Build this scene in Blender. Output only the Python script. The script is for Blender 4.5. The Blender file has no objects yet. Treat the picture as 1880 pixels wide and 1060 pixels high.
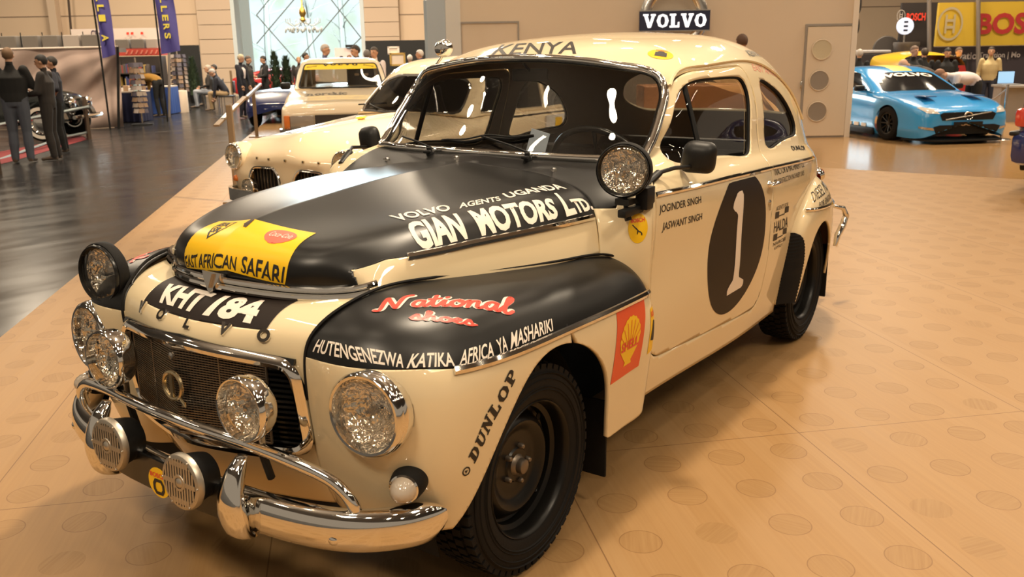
import bpy, bmesh, math, random
import numpy as np
from mathutils import Vector, Matrix
from mathutils.bvhtree import BVHTree
from mathutils.geometry import tessellate_polygon
random.seed(7)
PI = math.pi
SC = bpy.context.scene
COL = SC.collection

# ------------------------------------------------------------------ camera
CAM = (2.0068977, 2.0708000, 1.5110868)
YAW, PITCH, ROLL, FPX = 3.7479676, -0.2603090, -0.0165623, 1646.58
_d = Vector((math.cos(PITCH)*math.cos(YAW), math.cos(PITCH)*math.sin(YAW), math.sin(PITCH)))
_r = _d.cross(Vector((0, 0, 1))).normalized(); _u = _r.cross(_d)
_r2 = _r*math.cos(ROLL)+_u*math.sin(ROLL); _u2 = -_r*math.sin(ROLL)+_u*math.cos(ROLL)
cd = bpy.data.cameras.new('camera'); cam = bpy.data.objects.new('camera', cd); COL.objects.link(cam)
cd.sensor_width = 36; cd.lens = FPX*36/1880; cd.clip_end = 200; cd.clip_start = .05
M4 = Matrix((( _r2.x, _u2.x, -_d.x, CAM[0]), (_r2.y, _u2.y, -_d.y, CAM[1]), (_r2.z, _u2.z, -_d.z, CAM[2]), (0, 0, 0, 1)))
cam.matrix_world = M4
cd.dof.use_dof = True; cd.dof.focus_distance = 2.95; cd.dof.aperture_fstop = 7.5
SC.camera = cam
def at(u, v, z=0.0):
    """floor point seen at a pixel of the 1880x1060 frame"""
    d = _r2*((u-940)/FPX) + _u2*((530-v)/FPX) + _d
    t = (z-CAM[2])/d.z
    return Vector(CAM)+d*t

# ------------------------------------------------------------------ world, lamps, exposure
w = bpy.data.worlds.new('world'); SC.world = w; w.use_nodes = True
w.node_tree.nodes['Background'].inputs[0].default_value = (1.0, .80, .58, 1)
w.node_tree.nodes['Background'].inputs[1].default_value = .30
SC.view_settings.view_transform = 'Standard'; SC.view_settings.look = 'None'
SC.view_settings.exposure = 0.06; SC.view_settings.gamma = 1; SC.view_settings.use_curve_mapping = False
SC.cycles.max_bounces = 8; SC.cycles.transparent_max_bounces = 16
SC.cycles.sample_clamp_indirect = 6.0; SC.cycles.caustics_reflective = False; SC.cycles.caustics_refractive = False
WARM = (1.0, .82, .60)
def area(name, loc, to, size, power, col=WARM):
    l = bpy.data.lights.new(name, 'AREA'); l.shape = 'DISK'; l.size = size; l.energy = power; l.color = col
    o = bpy.data.objects.new(name, l); COL.objects.link(o); o.location = loc
    o.rotation_euler = (Vector(to)-Vector(loc)).to_track_quat('-Z', 'Y').to_euler()
    return o
RIGHT = Vector((math.sin(YAW), -math.cos(YAW), 0)); AWAY = Vector((math.cos(YAW), math.sin(YAW), 0))
RZV = math.atan2(RIGHT.y, RIGHT.x)      # rotation that turns local x to the image right and local y away from the camera
def plane_k(d):
    """horizontal distance of the upright plane whose foot is at forward depth d"""
    return (d+CAM[2]*_d.z)/AWAY.dot(_d)
def bpt(u, d, z):
    """point of height z in image column u on the upright plane at depth d (for setting things out in the hall)"""
    q = AWAY*plane_k(d)+Vector((0, 0, z-CAM[2])); c = (u-940)/FPX
    return Vector(CAM)+q+RIGHT*((c*q.dot(_d)-q.dot(_r2))/(RIGHT.dot(_r2)-c*RIGHT.dot(_d)))
def pd(u, v, d):
    """point of that plane seen at a pixel"""
    r = _d+_r2*((u-940)/FPX)+_u2*((530-v)/FPX); return Vector(CAM)+r*(plane_k(d)/r.dot(AWAY))
# the key spot over the stand, then the rows of hall lamps, with added fills among them
area('hall_light', (-2.5, .4, 7.2), (-.3, .4, 0), .5, 330)
area('hall_light', (4.6, 1.2, 6.5), (.3, .2, .5), 1.2, 185)
area('hall_light', (.6, 5.6, 6.8), (-.8, .6, .4), 1.2, 140)
sl = bpy.data.lights.new('saloon_fill_spot', 'SPOT'); sl.energy = 5500; sl.spot_size = math.radians(42); sl.spot_blend = .6; sl.shadow_soft_size = .15; sl.color = WARM  # added fill spot that brightens the near side of the cream saloon
so = bpy.data.objects.new('saloon_fill_spot', sl); COL.objects.link(so); so.location = (-4.8, 1.6, 6.3); so.rotation_euler = (Vector((-5.2, -2.9, .8))-so.location).to_track_quat('-Z', 'Y').to_euler()
area('ceiling_bounce_fill', (-3, 1, 6.5), (-3, 1, 9), 3.0, 230)  # three added upward fills, softening the scene by bounce off the ceiling
area('ceiling_bounce_fill', (3, -4, 6.5), (3, -4, 9), 3.0, 160)
area('ceiling_bounce_fill', (-12, -6, 6.5), (-12, -6, 9), 3.0, 280)
rnd = random.Random(3)
for i in range(8):
    for j in range(7):
        x = 6-4.3*i+rnd.uniform(-.5, .5); y = -12.5+4.2*j+rnd.uniform(-.5, .5)
        o_ = area('hall_light', (x, y, 8.6), (x, y, 0), .45, 47)
        if (i+j) % 2: o_.data.shape = 'RECTANGLE'; o_.data.size = 2.6; o_.data.size_y = .16; o_.rotation_euler.z += .75
for x, y, px in ((-16, -21, 800), (-12, -26, 800), (-19, -15, 800), (-21, -3, 1100), (-16, 2, 700), (-7, -20, 500)): area('hall_light', (x, y, 8.4), (x, y, 0), 1.2, px)  # added overhead fills that brighten the back wall and far zones
area('hall_light', (-5.5, -12.5, 7.5), (-9.5, -19, .6), 1.2, 800)  # added fill aimed at the booth curtain to brighten it
area('hall_light', (-13, -16, 8.2), (-21, -29, 3), 2.5, 1000)  # added fill aimed at the hall's back wall to brighten it
area('window_daylight', tuple(bpt(560, 34.5, 4.5)), tuple(bpt(700, 10, .5)), 5.0, 900, (.72, .92, 1.0))

# ------------------------------------------------------------------ materials
MATS = {}
def nodes_of(name):
    m = bpy.data.materials.new(name); m.use_nodes = True
    return m, m.node_tree, m.node_tree.nodes['Principled BSDF']
def mat(name, col, rough=.5, metal=0.0, coat=0.0, noise=0.0, nscale=20, bump=0.0, emit=0.0, spec=.5, ecol=None):
    if name in MATS: return MATS[name]
    m, nt, b = nodes_of(name)
    c = tuple(col)+(1,)
    b.inputs['Base Color'].default_value = c; b.inputs['Roughness'].default_value = rough
    b.inputs['Metallic'].default_value = metal; b.inputs['Coat Weight'].default_value = coat
    b.inputs['Coat Roughness'].default_value = .03; b.inputs['Specular IOR Level'].default_value = spec
    if emit:
        b.inputs['Emission Color'].default_value = tuple(ecol or col)+(1,); b.inputs['Emission Strength'].default_value = emit
    if noise or bump:
        tc = nt.nodes.new('ShaderNodeTexCoord'); n = nt.nodes.new('ShaderNodeTexNoise')
        n.inputs['Scale'].default_value = nscale; n.inputs['Detail'].default_value = 4
        nt.links.new(tc.outputs['Object'], n.inputs['Vector'])
        if noise:
            r = nt.nodes.new('ShaderNodeMixRGB'); r.blend_type = 'MULTIPLY'; r.inputs[0].default_value = 1
            mr = nt.nodes.new('ShaderNodeMapRange'); mr.inputs[3].default_value = 1-noise; mr.inputs[4].default_value = 1+noise
            nt.links.new(n.outputs[0], mr.inputs[0]); r.inputs[1].default_value = c
            nt.links.new(mr.outputs[0], r.inputs[2]); nt.links.new(r.outputs[0], b.inputs['Base Color'])
        if bump:
            bm_ = nt.nodes.new('ShaderNodeBump'); bm_.inputs['Strength'].default_value = bump; bm_.inputs['Distance'].default_value = .02
            nt.links.new(n.outputs[0], bm_.inputs['Height']); nt.links.new(bm_.outputs[0], b.inputs['Normal'])
    MATS[name] = m
    return m
def glass(name, tint=(1, 1, 1), refl=.10, rough=.0):
    """thin pane: transparent with a fresnel reflection"""
    if name in MATS: return MATS[name]
    m, nt, b = nodes_of(name); nt.nodes.remove(b)
    out = nt.nodes['Material Output']
    t = nt.nodes.new('ShaderNodeBsdfTransparent'); t.inputs[0].default_value = tuple(tint)+(1,)
    g = nt.nodes.new('ShaderNodeBsdfGlossy'); g.inputs['Roughness'].default_value = rough
    lw = nt.nodes.new('ShaderNodeLayerWeight'); lw.inputs[0].default_value = .35
    mr = nt.nodes.new('ShaderNodeMapRange'); mr.inputs[3].default_value = refl; mr.inputs[4].default_value = .85
    mx = nt.nodes.new('ShaderNodeMixShader')
    nt.links.new(lw.outputs['Fresnel'], mr.inputs[0]); nt.links.new(mr.outputs[0], mx.inputs[0])
    nt.links.new(t.outputs[0], mx.inputs[1]); nt.links.new(g.outputs[0], mx.inputs[2]); nt.links.new(mx.outputs[0], out.inputs[0])
    MATS[name] = m
    return m
CREAM = mat('cream_paint', (.80, .66, .42), .55, coat=1.0, spec=.3)
BLACKM = mat('satin_black_paint', (.005, .0048, .0046), .34, spec=.42)
CHROME = mat('chrome', (.86, .84, .80), .06, 1.0)
CHROME2 = mat('worn_chrome', (.62, .59, .55), .22, 1.0)
SILVER = mat('cast_aluminium', (.55, .50, .42), .38, .9)
RUBBER = mat('rubber', (.0045, .004, .0038), .75, bump=.1, nscale=300, spec=.3)
BLACKG = mat('gloss_black', (.010, .010, .010), .22)
BLACKP = mat('black_plastic', (.008, .008, .008), .45, spec=.35)
WHEELB = mat('black_wheel_enamel', (.005, .0045, .004), .34, spec=.35)
DARK = mat('dark_void', (.006, .006, .006), .9)
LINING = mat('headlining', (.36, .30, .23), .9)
GLASS = glass('window_glass', (.985, .985, .96), .025)
GLASSD = glass('side_glass', (.95, .94, .92), .05)
LENS = glass('lamp_lens', (.96, .95, .92), .06, .03)
LETTERW = mat('white_lettering', (.85, .76, .66), .5)
LETTERK = mat('black_lettering', (.015, .013, .012), .5)
STYEL = mat('yellow_sticker', (.90, .55, .010), .35)
STRED = mat('red_sticker', (.75, .06, .035), .35)
STRED2 = mat('soft_red_sticker', (.80, .15, .10), .4)
BROWNK = mat('dark_brown_vinyl', (.016, .010, .008), .5, spec=.25)

# ------------------------------------------------------------------ scene helpers
def P(o, label=None, cat=None, group=None, kind=None):
    if label: o['label'] = label
    if cat: o['category'] = cat
    if group: o['group'] = group
    if kind: o['kind'] = kind
    return o
def thing(name, label, cat, loc=(0, 0, 0), rz=0.0, group=None):
    o = bpy.data.objects.new(name, None); COL.objects.link(o); o.location = loc; o.rotation_euler = (0, 0, rz)
    o.empty_display_size = .1
    return P(o, label, cat, group)
class MB:
    """collects shapes into one mesh"""
    def __init__(s): s.v = []; s.f = []; s.m = []
    def add(s, v, f, m=0):
        b = len(s.v); s.v += [tuple(p) for p in v]; s.f += [tuple(i+b for i in q) for q in f]
        s.m += list(m) if hasattr(m, '__len__') else [m]*len(f)
        return s
    def merge(s, o, T=None):
        v = o.v if T is None else [tuple(T @ Vector(p)) for p in o.v]
        return s.add(v, o.f, o.m)
    def moved(s, T):
        n = MB(); n.add([T @ Vector(p) for p in s.v], s.f, s.m)
        if T.to_3x3().determinant() < 0: n.f = [tuple(reversed(q)) for q in n.f]
        return n
    # --- primitives
    def box(s, c, d, m=0, bev=0.0, T=None):
        bm = bmesh.new(); bmesh.ops.create_cube(bm, size=1)
        for v in bm.verts: v.co = Vector((v.co.x*d[0], v.co.y*d[1], v.co.z*d[2]))
        if bev: bmesh.ops.bevel(bm, geom=list(bm.edges), offset=min(bev, .49*min(d)), segments=2, affect='EDGES', profile=.5)
        return s.bm(bm, Matrix.Translation(c) if T is None else T @ Matrix.Translation(c), m)
    def bm(s, bm, T=None, m=0):
        bm.verts.index_update()
        v = [(T @ w_.co) if T is not None else w_.co for w_ in bm.verts]; f = [[w_.index for w_ in q.verts] for q in bm.faces]
        bm.free(); return s.add(v, f, m)
    def ball(s, c, r, m=0, seg=16, ring=10, sc=(1, 1, 1)):
        bm = bmesh.new(); bmesh.ops.create_uvsphere(bm, u_segments=seg, v_segments=ring, radius=r)
        return s.bm(bm, Matrix.Translation(c) @ Matrix.Diagonal((*sc, 1)), m)
    def lathe(s, prof, O=(0, 0, 0), axis=(0, 0, 1), n=32, m=0, sq=None, mats=None):
        """prof: (radius, height along axis)"""
        q = Vector((0, 0, 1)).rotation_difference(Vector(axis).normalized()); O = Vector(O)
        v = []; f = []; mm = []
        for r, h in prof:
            for k in range(n):
                a = 2*PI*k/n
                v.append(O+q @ Vector((r*math.cos(a), r*math.sin(a), h)))
        for i in range(len(prof)-1):
            for k in range(n):
                a, b = i*n+k, i*n+(k+1) % n
                f.append((a, b, b+n, a+n)); mm.append(mats[i] if mats else m)
        for i, rev in ((0, True), (len(prof)-1, False)):
            if prof[i][0] > 1e-5:
                pass
        return s.add(v, f, mm)
    def tube(s, pts, r, n=10, m=0, cap=True, flat=1.0, up=None):
        pts = [Vector(p) for p in pts]; N = len(pts)
        rr = r if hasattr(r, '__len__') else [r]*N
        tang = []
        for i in range(N):
            a = pts[max(i-1, 0)]; b = pts[min(i+1, N-1)]; tang.append((b-a).normalized())
        u0 = Vector(up) if up else (Vector((0, 0, 1)) if abs(tang[0].z) < .9 else Vector((1, 0, 0)))
        v = []
        for i in range(N):
            t = tang[i]; u0 = (u0-t*u0.dot(t)).normalized(); b = t.cross(u0)
            for k in range(n):
                a = 2*PI*k/n; v.append(pts[i]+u0*(rr[i]*math.cos(a)*flat)+b*(rr[i]*math.sin(a)))
        f = [(i*n+k, i*n+(k+1) % n, (i+1)*n+(k+1) % n, (i+1)*n+k) for i in range(N-1) for k in range(n)]
        if cap: f += [tuple(reversed(range(n))), tuple(range((N-1)*n, N*n))]
        return s.add(v, f, m)
    def sweep(s, prof, pts, ups, m=0, closed=False, cap=True):
        """prof: closed list of (side, up) offsets swept along pts; ups: up vector per point"""
        pts = [Vector(p) for p in pts]; N = len(pts); n = len(prof); v = []
        for i in range(N):
            a = pts[(i-1) % N] if closed or i else pts[0]; b = pts[(i+1) % N] if closed or i < N-1 else pts[-1]
            t = (b-a).normalized(); u = Vector(ups[i] if hasattr(ups[0], '__len__') else ups); u = (u-t*u.dot(t)).normalized(); sd = t.cross(u)
            for p in prof: v.append(pts[i]+sd*p[0]+u*p[1])
        L = N if closed else N-1
        f = [(i*n+k, i*n+(k+1) % n, ((i+1) % N)*n+(k+1) % n, ((i+1) % N)*n+k) for i in range(L) for k in range(n)]
        if cap and not closed: f += [tuple(reversed(range(n))), tuple(range((N-1)*n, N*n))]
        return s.add(v, f, m)
    def prism(s, poly, h0, h1, T=None, m=0):
        """2D outline in xy extruded between two heights (concave allowed)"""
        n = len(poly); T = T or Matrix.Identity(4)
        v = [T @ Vector((x, y, h0)) for x, y in poly]+[T @ Vector((x, y, h1)) for x, y in poly]
        ar = sum(poly[i][0]*poly[(i+1) % n][1]-poly[(i+1) % n][0]*poly[i][1] for i in range(n))
        tri = tessellate_polygon([[Vector((x, y, 0)) for x, y in poly]])
        f = []
        for t in tri:
            a = sum(poly[t[i]][0]*poly[t[(i+1) % 3]][1]-poly[t[(i+1) % 3]][0]*poly[t[i]][1] for i in range(3))
            t = tuple(t) if a > 0 else tuple(reversed(t))
            f.append(tuple(i+n for i in t)); f.append(tuple(reversed(t)))
        for i in range(n):
            j = (i+1) % n
            f.append((i, j, j+n, i+n) if ar > 0 else (j, i, i+n, j+n))
        return s.add(v, f, m)
    def grid(s, G, m=0, flip=False):
        G = np.asarray(G, float); a, b = G.shape[:2]
        f = [(i*b+j, (i+1)*b+j, (i+1)*b+j+1, i*b+j+1) for i in range(a-1) for j in range(b-1)]
        if flip: f = [tuple(reversed(q)) for q in f]
        return s.add(G.reshape(-1, 3).tolist(), f, m)
    # --- output
    def obj(s, name, mats, parent=None, smooth=True, angle=40, weld=0.0, solid=0.0, soff=-1, smat=0):
        me = bpy.data.meshes.new(name); me.from_pydata([tuple(p) for p in s.v], [], s.f)
        ms = mats if isinstance(mats, (list, tuple)) else [mats]
        for k in ms: me.materials.append(k)
        if len(ms) > 1: me.polygons.foreach_set('material_index', s.m)
        if weld:
            bm = bmesh.new(); bm.from_mesh(me); bmesh.ops.remove_doubles(bm, verts=bm.verts, dist=weld); bm.to_mesh(me); bm.free()
        if smooth:
            me.polygons.foreach_set('use_smooth', [True]*len(me.polygons))
            if angle < 180: me.set_sharp_from_angle(angle=math.radians(angle))
        me.validate(); me.update()
        o = bpy.data.objects.new(name, me); COL.objects.link(o)
        if parent: o.parent = parent
        if solid:
            md = o.modifiers.new('Solidify', 'SOLIDIFY'); md.thickness = solid; md.offset = soff; md.material_offset = smat
        return o
    def tris(s):
        return BVHTree.FromPolygons([Vector(p) for p in s.v], s.f)
def frame(O, z, x=None):
    """matrix at O with local z along z (and local x near x)"""
    z = Vector(z).normalized(); x = Vector(x) if x else (Vector((0, 0, 1)).cross(z) if abs(z.z) < .95 else Vector((1, 0, 0)))
    x = (x-z*x.dot(z)).normalized(); y = z.cross(x)
    return Matrix(((x.x, y.x, z.x, O[0]), (x.y, y.y, z.y, O[1]), (x.z, y.z, z.z, O[2]), (0, 0, 0, 1)))
MIRY = Matrix.Diagonal((1, -1, 1, 1))
# splines ---------------------------------------------------------
def natspline(t, Y, tt):
    t = np.asarray(t, float); Y = np.asarray(Y, float); n = len(t)
    if n == 2: return Y[0]+(Y[1]-Y[0])*((tt-t[0])/(t[1]-t[0]))[:, None]
    h = np.diff(t); A = np.zeros((n, n)); B = np.zeros((n, Y.shape[1])); A[0, 0] = A[-1, -1] = 1
    for i in range(1, n-1):
        A[i, i-1] = h[i-1]; A[i, i] = 2*(h[i-1]+h[i]); A[i, i+1] = h[i]
        B[i] = 6*((Y[i+1]-Y[i])/h[i]-(Y[i]-Y[i-1])/h[i-1])
    Mx = np.linalg.solve(A, B); k = np.clip(np.searchsorted(t, tt)-1, 0, n-2)
    a = (t[k+1]-tt)[:, None]; b = (tt-t[k])[:, None]; hk = h[k][:, None]
    return (Mx[k]*a**3+Mx[k+1]*b**3)/(6*hk)+(Y[k]/hk-Mx[k]*hk/6)*a+(Y[k+1]/hk-Mx[k+1]*hk/6)*b
def surf(C, nr, nc):
    """C2 surface through a control grid C[r][c] = xyz"""
    C = np.asarray(C, float)
    def knots(C):
        d = np.linalg.norm(np.diff(C, axis=0), axis=2).mean(axis=1)**.8; return np.concatenate([[0], np.cumsum(np.maximum(d, 1e-4))])
    def samp(t, n):
        return np.linspace(t[0], t[-1], n)
    t = knots(C); R_, K_ = C.shape[:2]
    D = natspline(t, C.reshape(R_, -1), samp(t, nr)).reshape(nr, K_, 3).transpose(1, 0, 2)
    t = knots(D)
    return natspline(t, D.reshape(K_, -1), samp(t, nc)).reshape(nc, nr, 3).transpose(1, 0, 2)
def curve(pts, n, closed=False):
    p = np.asarray(pts, float)
    if closed:
        q = np.concatenate([p[-3:], p, p[:3]]); d = np.linalg.norm(np.diff(q, axis=0), axis=1)**.7; t = np.concatenate([[0], np.cumsum(d)])
        return natspline(t, q, np.linspace(t[3], t[3+len(p)], n, endpoint=False))
    d = np.linalg.norm(np.diff(p, axis=0), axis=1)**.7; t = np.concatenate([[0], np.cumsum(d)])
    return natspline(t, p, np.linspace(t[0], t[-1], n))
def rpoly(pts, r, n=5):
    """polygon with rounded corners; r a number or one per corner"""
    out = []; N = len(pts); rr = r if hasattr(r, '__len__') else [r]*N
    for i in range(N):
        p = np.array(pts[i], float); a = np.array(pts[i-1], float); b = np.array(pts[(i+1) % N], float)
        la, lb = np.linalg.norm(a-p), np.linalg.norm(b-p); q = min(rr[i], .48*la, .48*lb)
        p0 = p+(a-p)/la*q; p1 = p+(b-p)/lb*q
        if q < 1e-6: out.append(p); continue
        for k in range(n+1):
            t = k/n; out.append((1-t)**2*p0+2*t*(1-t)*p+t*t*p1)
    return np.array(out)
def sdf(poly, q):
    """signed distance of points q to a closed polygon, negative inside"""
    poly = np.asarray(poly, float); q = np.asarray(q, float); d = np.full(len(q), 1e9); ins = np.zeros(len(q), bool)
    for i in range(len(poly)):
        a = poly[i]; b = poly[(i+1) % len(poly)]; e = b-a; w_ = q-a
        t = np.clip((w_ @ e)/max(e @ e, 1e-12), 0, 1); d = np.minimum(d, ((w_-t[:, None]*e)**2).sum(1))
        c = (a[1] > q[:, 1]) != (b[1] > q[:, 1])
        if abs(e[1]) > 1e-12: ins ^= c & (q[:, 0] < a[0]+e[0]*(q[:, 1]-a[1])/e[1])
    d = np.sqrt(d); return np.where(ins, -d, d)
def clip(mb, g):
    """part of the mesh where g < 0; g one value per vertex"""
    g = np.asarray(g, float).copy(); g[np.abs(g) < 1e-7] = 1e-7
    out = MB(); vm = {}; em = {}
    V_ = mb.v
    def vid(i):
        if i not in vm: vm[i] = len(out.v); out.v.append(V_[i])
        return vm[i]
    def eid(i, j):
        k = (i, j) if i < j else (j, i)
        if k not in em:
            t = g[k[0]]/(g[k[0]]-g[k[1]]); a = V_[k[0]]; b = V_[k[1]]
            em[k] = len(out.v); out.v.append(tuple(a[c]+(b[c]-a[c])*t for c in range(3)))
        return em[k]
    neg = g < 0
    for q, m in zip(mb.f, mb.m):
        s_ = [neg[i] for i in q]
        if all(s_): out.f.append(tuple(vid(i) for i in q)); out.m.append(m)
        elif any(s_):
            p = []
            for a in range(len(q)):
                i, j = q[a], q[(a+1) % len(q)]
                if neg[i]: p.append(vid(i))
                if neg[i] != neg[j]: p.append(eid(i, j))
            if len(p) > 2: out.f.append(tuple(p)); out.m.append(m)
    return out
def split_mat(mb, g, m):
    """recolour the region g < 0 with material index m, splitting faces along the line"""
    a = clip(mb, g); b = clip(mb, -np.asarray(g)); a.m = [m]*len(a.f)
    return MB().merge(b).merge(a)
def vnormals(mb):
    V_ = np.array(mb.v); N = np.zeros_like(V_)
    for q in mb.f:
        n = np.cross(V_[q[1]]-V_[q[0]], V_[q[2]]-V_[q[0]]) if len(q) == 3 else np.cross(V_[q[2]]-V_[q[0]], V_[q[3]]-V_[q[1]])
        for i in q: N[i] += n
    l = np.linalg.norm(N, axis=1, keepdims=True); return N/np.maximum(l, 1e-12)
def lifted(mb, d):
    n = MB(); N = vnormals(mb); n.add((np.array(mb.v)+N*d).tolist(), mb.f, mb.m); return n
def refine(v, f, L):
    """split long edges of a triangle list until all are shorter than L"""
    v = [tuple(p) for p in v]; f = [tuple(t) for t in f]
    for _ in range(9):
        mid = {}; nf = []; any_ = False
        def M_(a, b):
            k = (min(a, b), max(a, b))
            if k not in mid: mid[k] = len(v); v.append(tuple((v[a][c]+v[b][c])/2 for c in range(len(v[a]))))
            return mid[k]
        L2 = L*L
        ln = lambda a, b: sum((v[a][c]-v[b][c])**2 for c in range(len(v[a])))
        for t in f:
            e = [ln(t[0], t[1]) > L2, ln(t[1], t[2]) > L2, ln(t[2], t[0]) > L2]
            if not any(e): nf.append(t); continue
            any_ = True; a, b, c = t
            if sum(e) == 3:
                x, y, z = M_(a, b), M_(b, c), M_(c, a); nf += [(a, x, z), (x, b, y), (z, y, c), (x, y, z)]
            else:
                k = e.index(True)
                if sum(e) == 2:
                    k = (e.index(False)+1) % 3
                    a, b, c = t[k], t[(k+1) % 3], t[(k+2) % 3]; x, y = M_(a, b), M_(b, c); nf += [(x, b, y), (a, x, y), (a, y, c)]
                else:
                    a, b, c = t[k], t[(k+1) % 3], t[(k+2) % 3]; x = M_(a, b); nf += [(a, x, c), (x, b, c)]
        f = nf
        if not any_: break
    return v, f
# lettering -------------------------------------------------------
_TX = {}
def text2d(s, bold=0.0, shear=0.0, space=1.0):
    """flat triangles of a string; returns verts scaled so that capitals span 0..1 in y, width, faces"""
    k = (s, bold, shear, space)
    if k in _TX: return _TX[k]
    cu = bpy.data.curves.new('t', 'FONT'); cu.body = s; cu.size = 1; cu.offset = bold; cu.shear = shear; cu.space_character = space
    cu.resolution_u = 3
    o = bpy.data.objects.new('t', cu); COL.objects.link(o); bpy.context.view_layer.update()
    dg = bpy.context.evaluated_depsgraph_get(); me = o.evaluated_get(dg).to_mesh()
    me.calc_loop_triangles()
    v = [(p.co.x, p.co.y) for p in me.vertices]; f = [tuple(t.vertices) for t in me.loop_triangles]
    o.evaluated_get(dg).to_mesh_clear(); bpy.data.objects.remove(o); bpy.data.curves.remove(cu)
    x0 = min(p[0] for p in v); x1 = max(p[0] for p in v); y0 = min(p[1] for p in v); y1 = max(p[1] for p in v)
    W_ = (x1-x0)/(y1-y0)
    v = [((x-x0)/(y1-y0), (y-y0)/(y1-y0)) for x, y in v]
    _TX[k] = (v, f, W_); return _TX[k]
def polys2d(polys):
    """outlines [(x,y)..] -> triangles"""
    v = []; f = []
    for p in polys:
        b = len(v); v += [tuple(map(float, q)) for q in p]
        for t in tessellate_polygon([[Vector((q[0], q[1], 0)) for q in p]]):
            a = sum(p[t[i]][0]*p[t[(i+1) % 3]][1]-p[t[(i+1) % 3]][0]*p[t[i]][1] for i in range(3))
            t = t if a > 0 else tuple(reversed(t)); f.append(tuple(i+b for i in t))
    x0 = min(q[0] for q in v); x1 = max(q[0] for q in v); y0 = min(q[1] for q in v); y1 = max(q[1] for q in v)
    return [((x-x0)/(y1-y0), (y-y0)/(y1-y0)) for x, y in v], f, (x1-x0)/(y1-y0)
def strokes2d(strokes, wd):
    """pen strokes (polylines, smoothed) -> ribbon triangles, same normalisation"""
    v = []; f = []
    for st in strokes:
        p = curve(st, max(6, 5*len(st))) if len(st) > 2 else np.array(st, float)
        b = len(v)
        for i in range(len(p)):
            t = p[min(i+1, len(p)-1)]-p[max(i-1, 0)]; t = t/max(np.linalg.norm(t), 1e-9); nrm = np.array([-t[1], t[0]])*wd/2
            v += [tuple(p[i]-nrm), tuple(p[i]+nrm)]
        f += [q for i in range(len(p)-1) for q in ((b+2*i, b+2*i+2, b+2*i+3), (b+2*i, b+2*i+3, b+2*i+1))]
        for c in (p[0], p[-1]):
            b = len(v); v += [tuple(c+wd/2*np.array([math.cos(a), math.sin(a)])) for a in np.linspace(0, 2*PI, 9)[:-1]]; f += [(b, b+i, b+i+1) for i in range(1, 7)]
    x0 = min(q[0] for q in v); x1 = max(q[0] for q in v); y0 = min(q[1] for q in v); y1 = max(q[1] for q in v)
    return [((x-x0)/(y1-y0), (y-y0)/(y1-y0)) for x, y in v], f, (x1-x0)/(y1-y0)
def wrap(bvh, shape, bottom, top, off=.0012, L=.012, into=None):
    """lay a 2D shape between two 3D lines (polyline of >=2 points each, left to right) and press it onto a surface"""
    v, f, W_ = shape
    B = np.asarray(bottom, float); T_ = np.asarray(top, float)
    hh = np.linalg.norm(T_.mean(0)-B.mean(0)); ww = np.linalg.norm(B[-1]-B[0])
    v2 = [(x/W_*ww, y*hh) for x, y in v]; v2, f = refine(v2, f, L)
    def lerp(A, s):
        k = np.clip((s*(len(A)-1)).astype(int), 0, len(A)-2); t = (s*(len(A)-1)-k)[:, None]; return A[k]*(1-t)+A[k+1]*t
    s_ = np.array([p[0]/ww for p in v2]); h_ = np.array([p[1]/hh for p in v2])[:, None]
    Q = lerp(B, s_)*(1-h_)+lerp(T_, s_)*h_
    out = []
    for q in Q:
        loc, n, _, _ = bvh.find_nearest(Vector(q))
        c = Vector(CAM)-loc
        out.append(loc+n*off)
    mb = MB(); mb.add(out, f)
    return mb

# ================================================================== the rally car (front axle at the origin, nose towards +x, left side +y)
car = thing('rally_car', 'cream rounded vintage rally car with black bonnet and race number 1 on its door', 'car')
def outward(mb, c):
    c = np.array(c); V_ = np.array(mb.v); s_ = 0
    for q in mb.f[::max(1, len(mb.f)//400)]:
        p = V_[list(q)]; n = np.cross(p[2]-p[0], p[-1]-p[1]) if len(q) > 3 else np.cross(p[1]-p[0], p[2]-p[0]); s_ += n @ (p.mean(0)-c)
    if s_ < 0: mb.f = [tuple(reversed(q)) for q in mb.f]
    return mb
def mirror(mb): return mb.moved(MIRY)
def full(half):
    """control rows running from the side (y>0) to the centre (y=0) -> both sides"""
    out = []
    for r in half: out.append([list(p) for p in r]+[[p[0], -p[1], p[2]] for p in reversed(r[:-1])])
    return out
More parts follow.
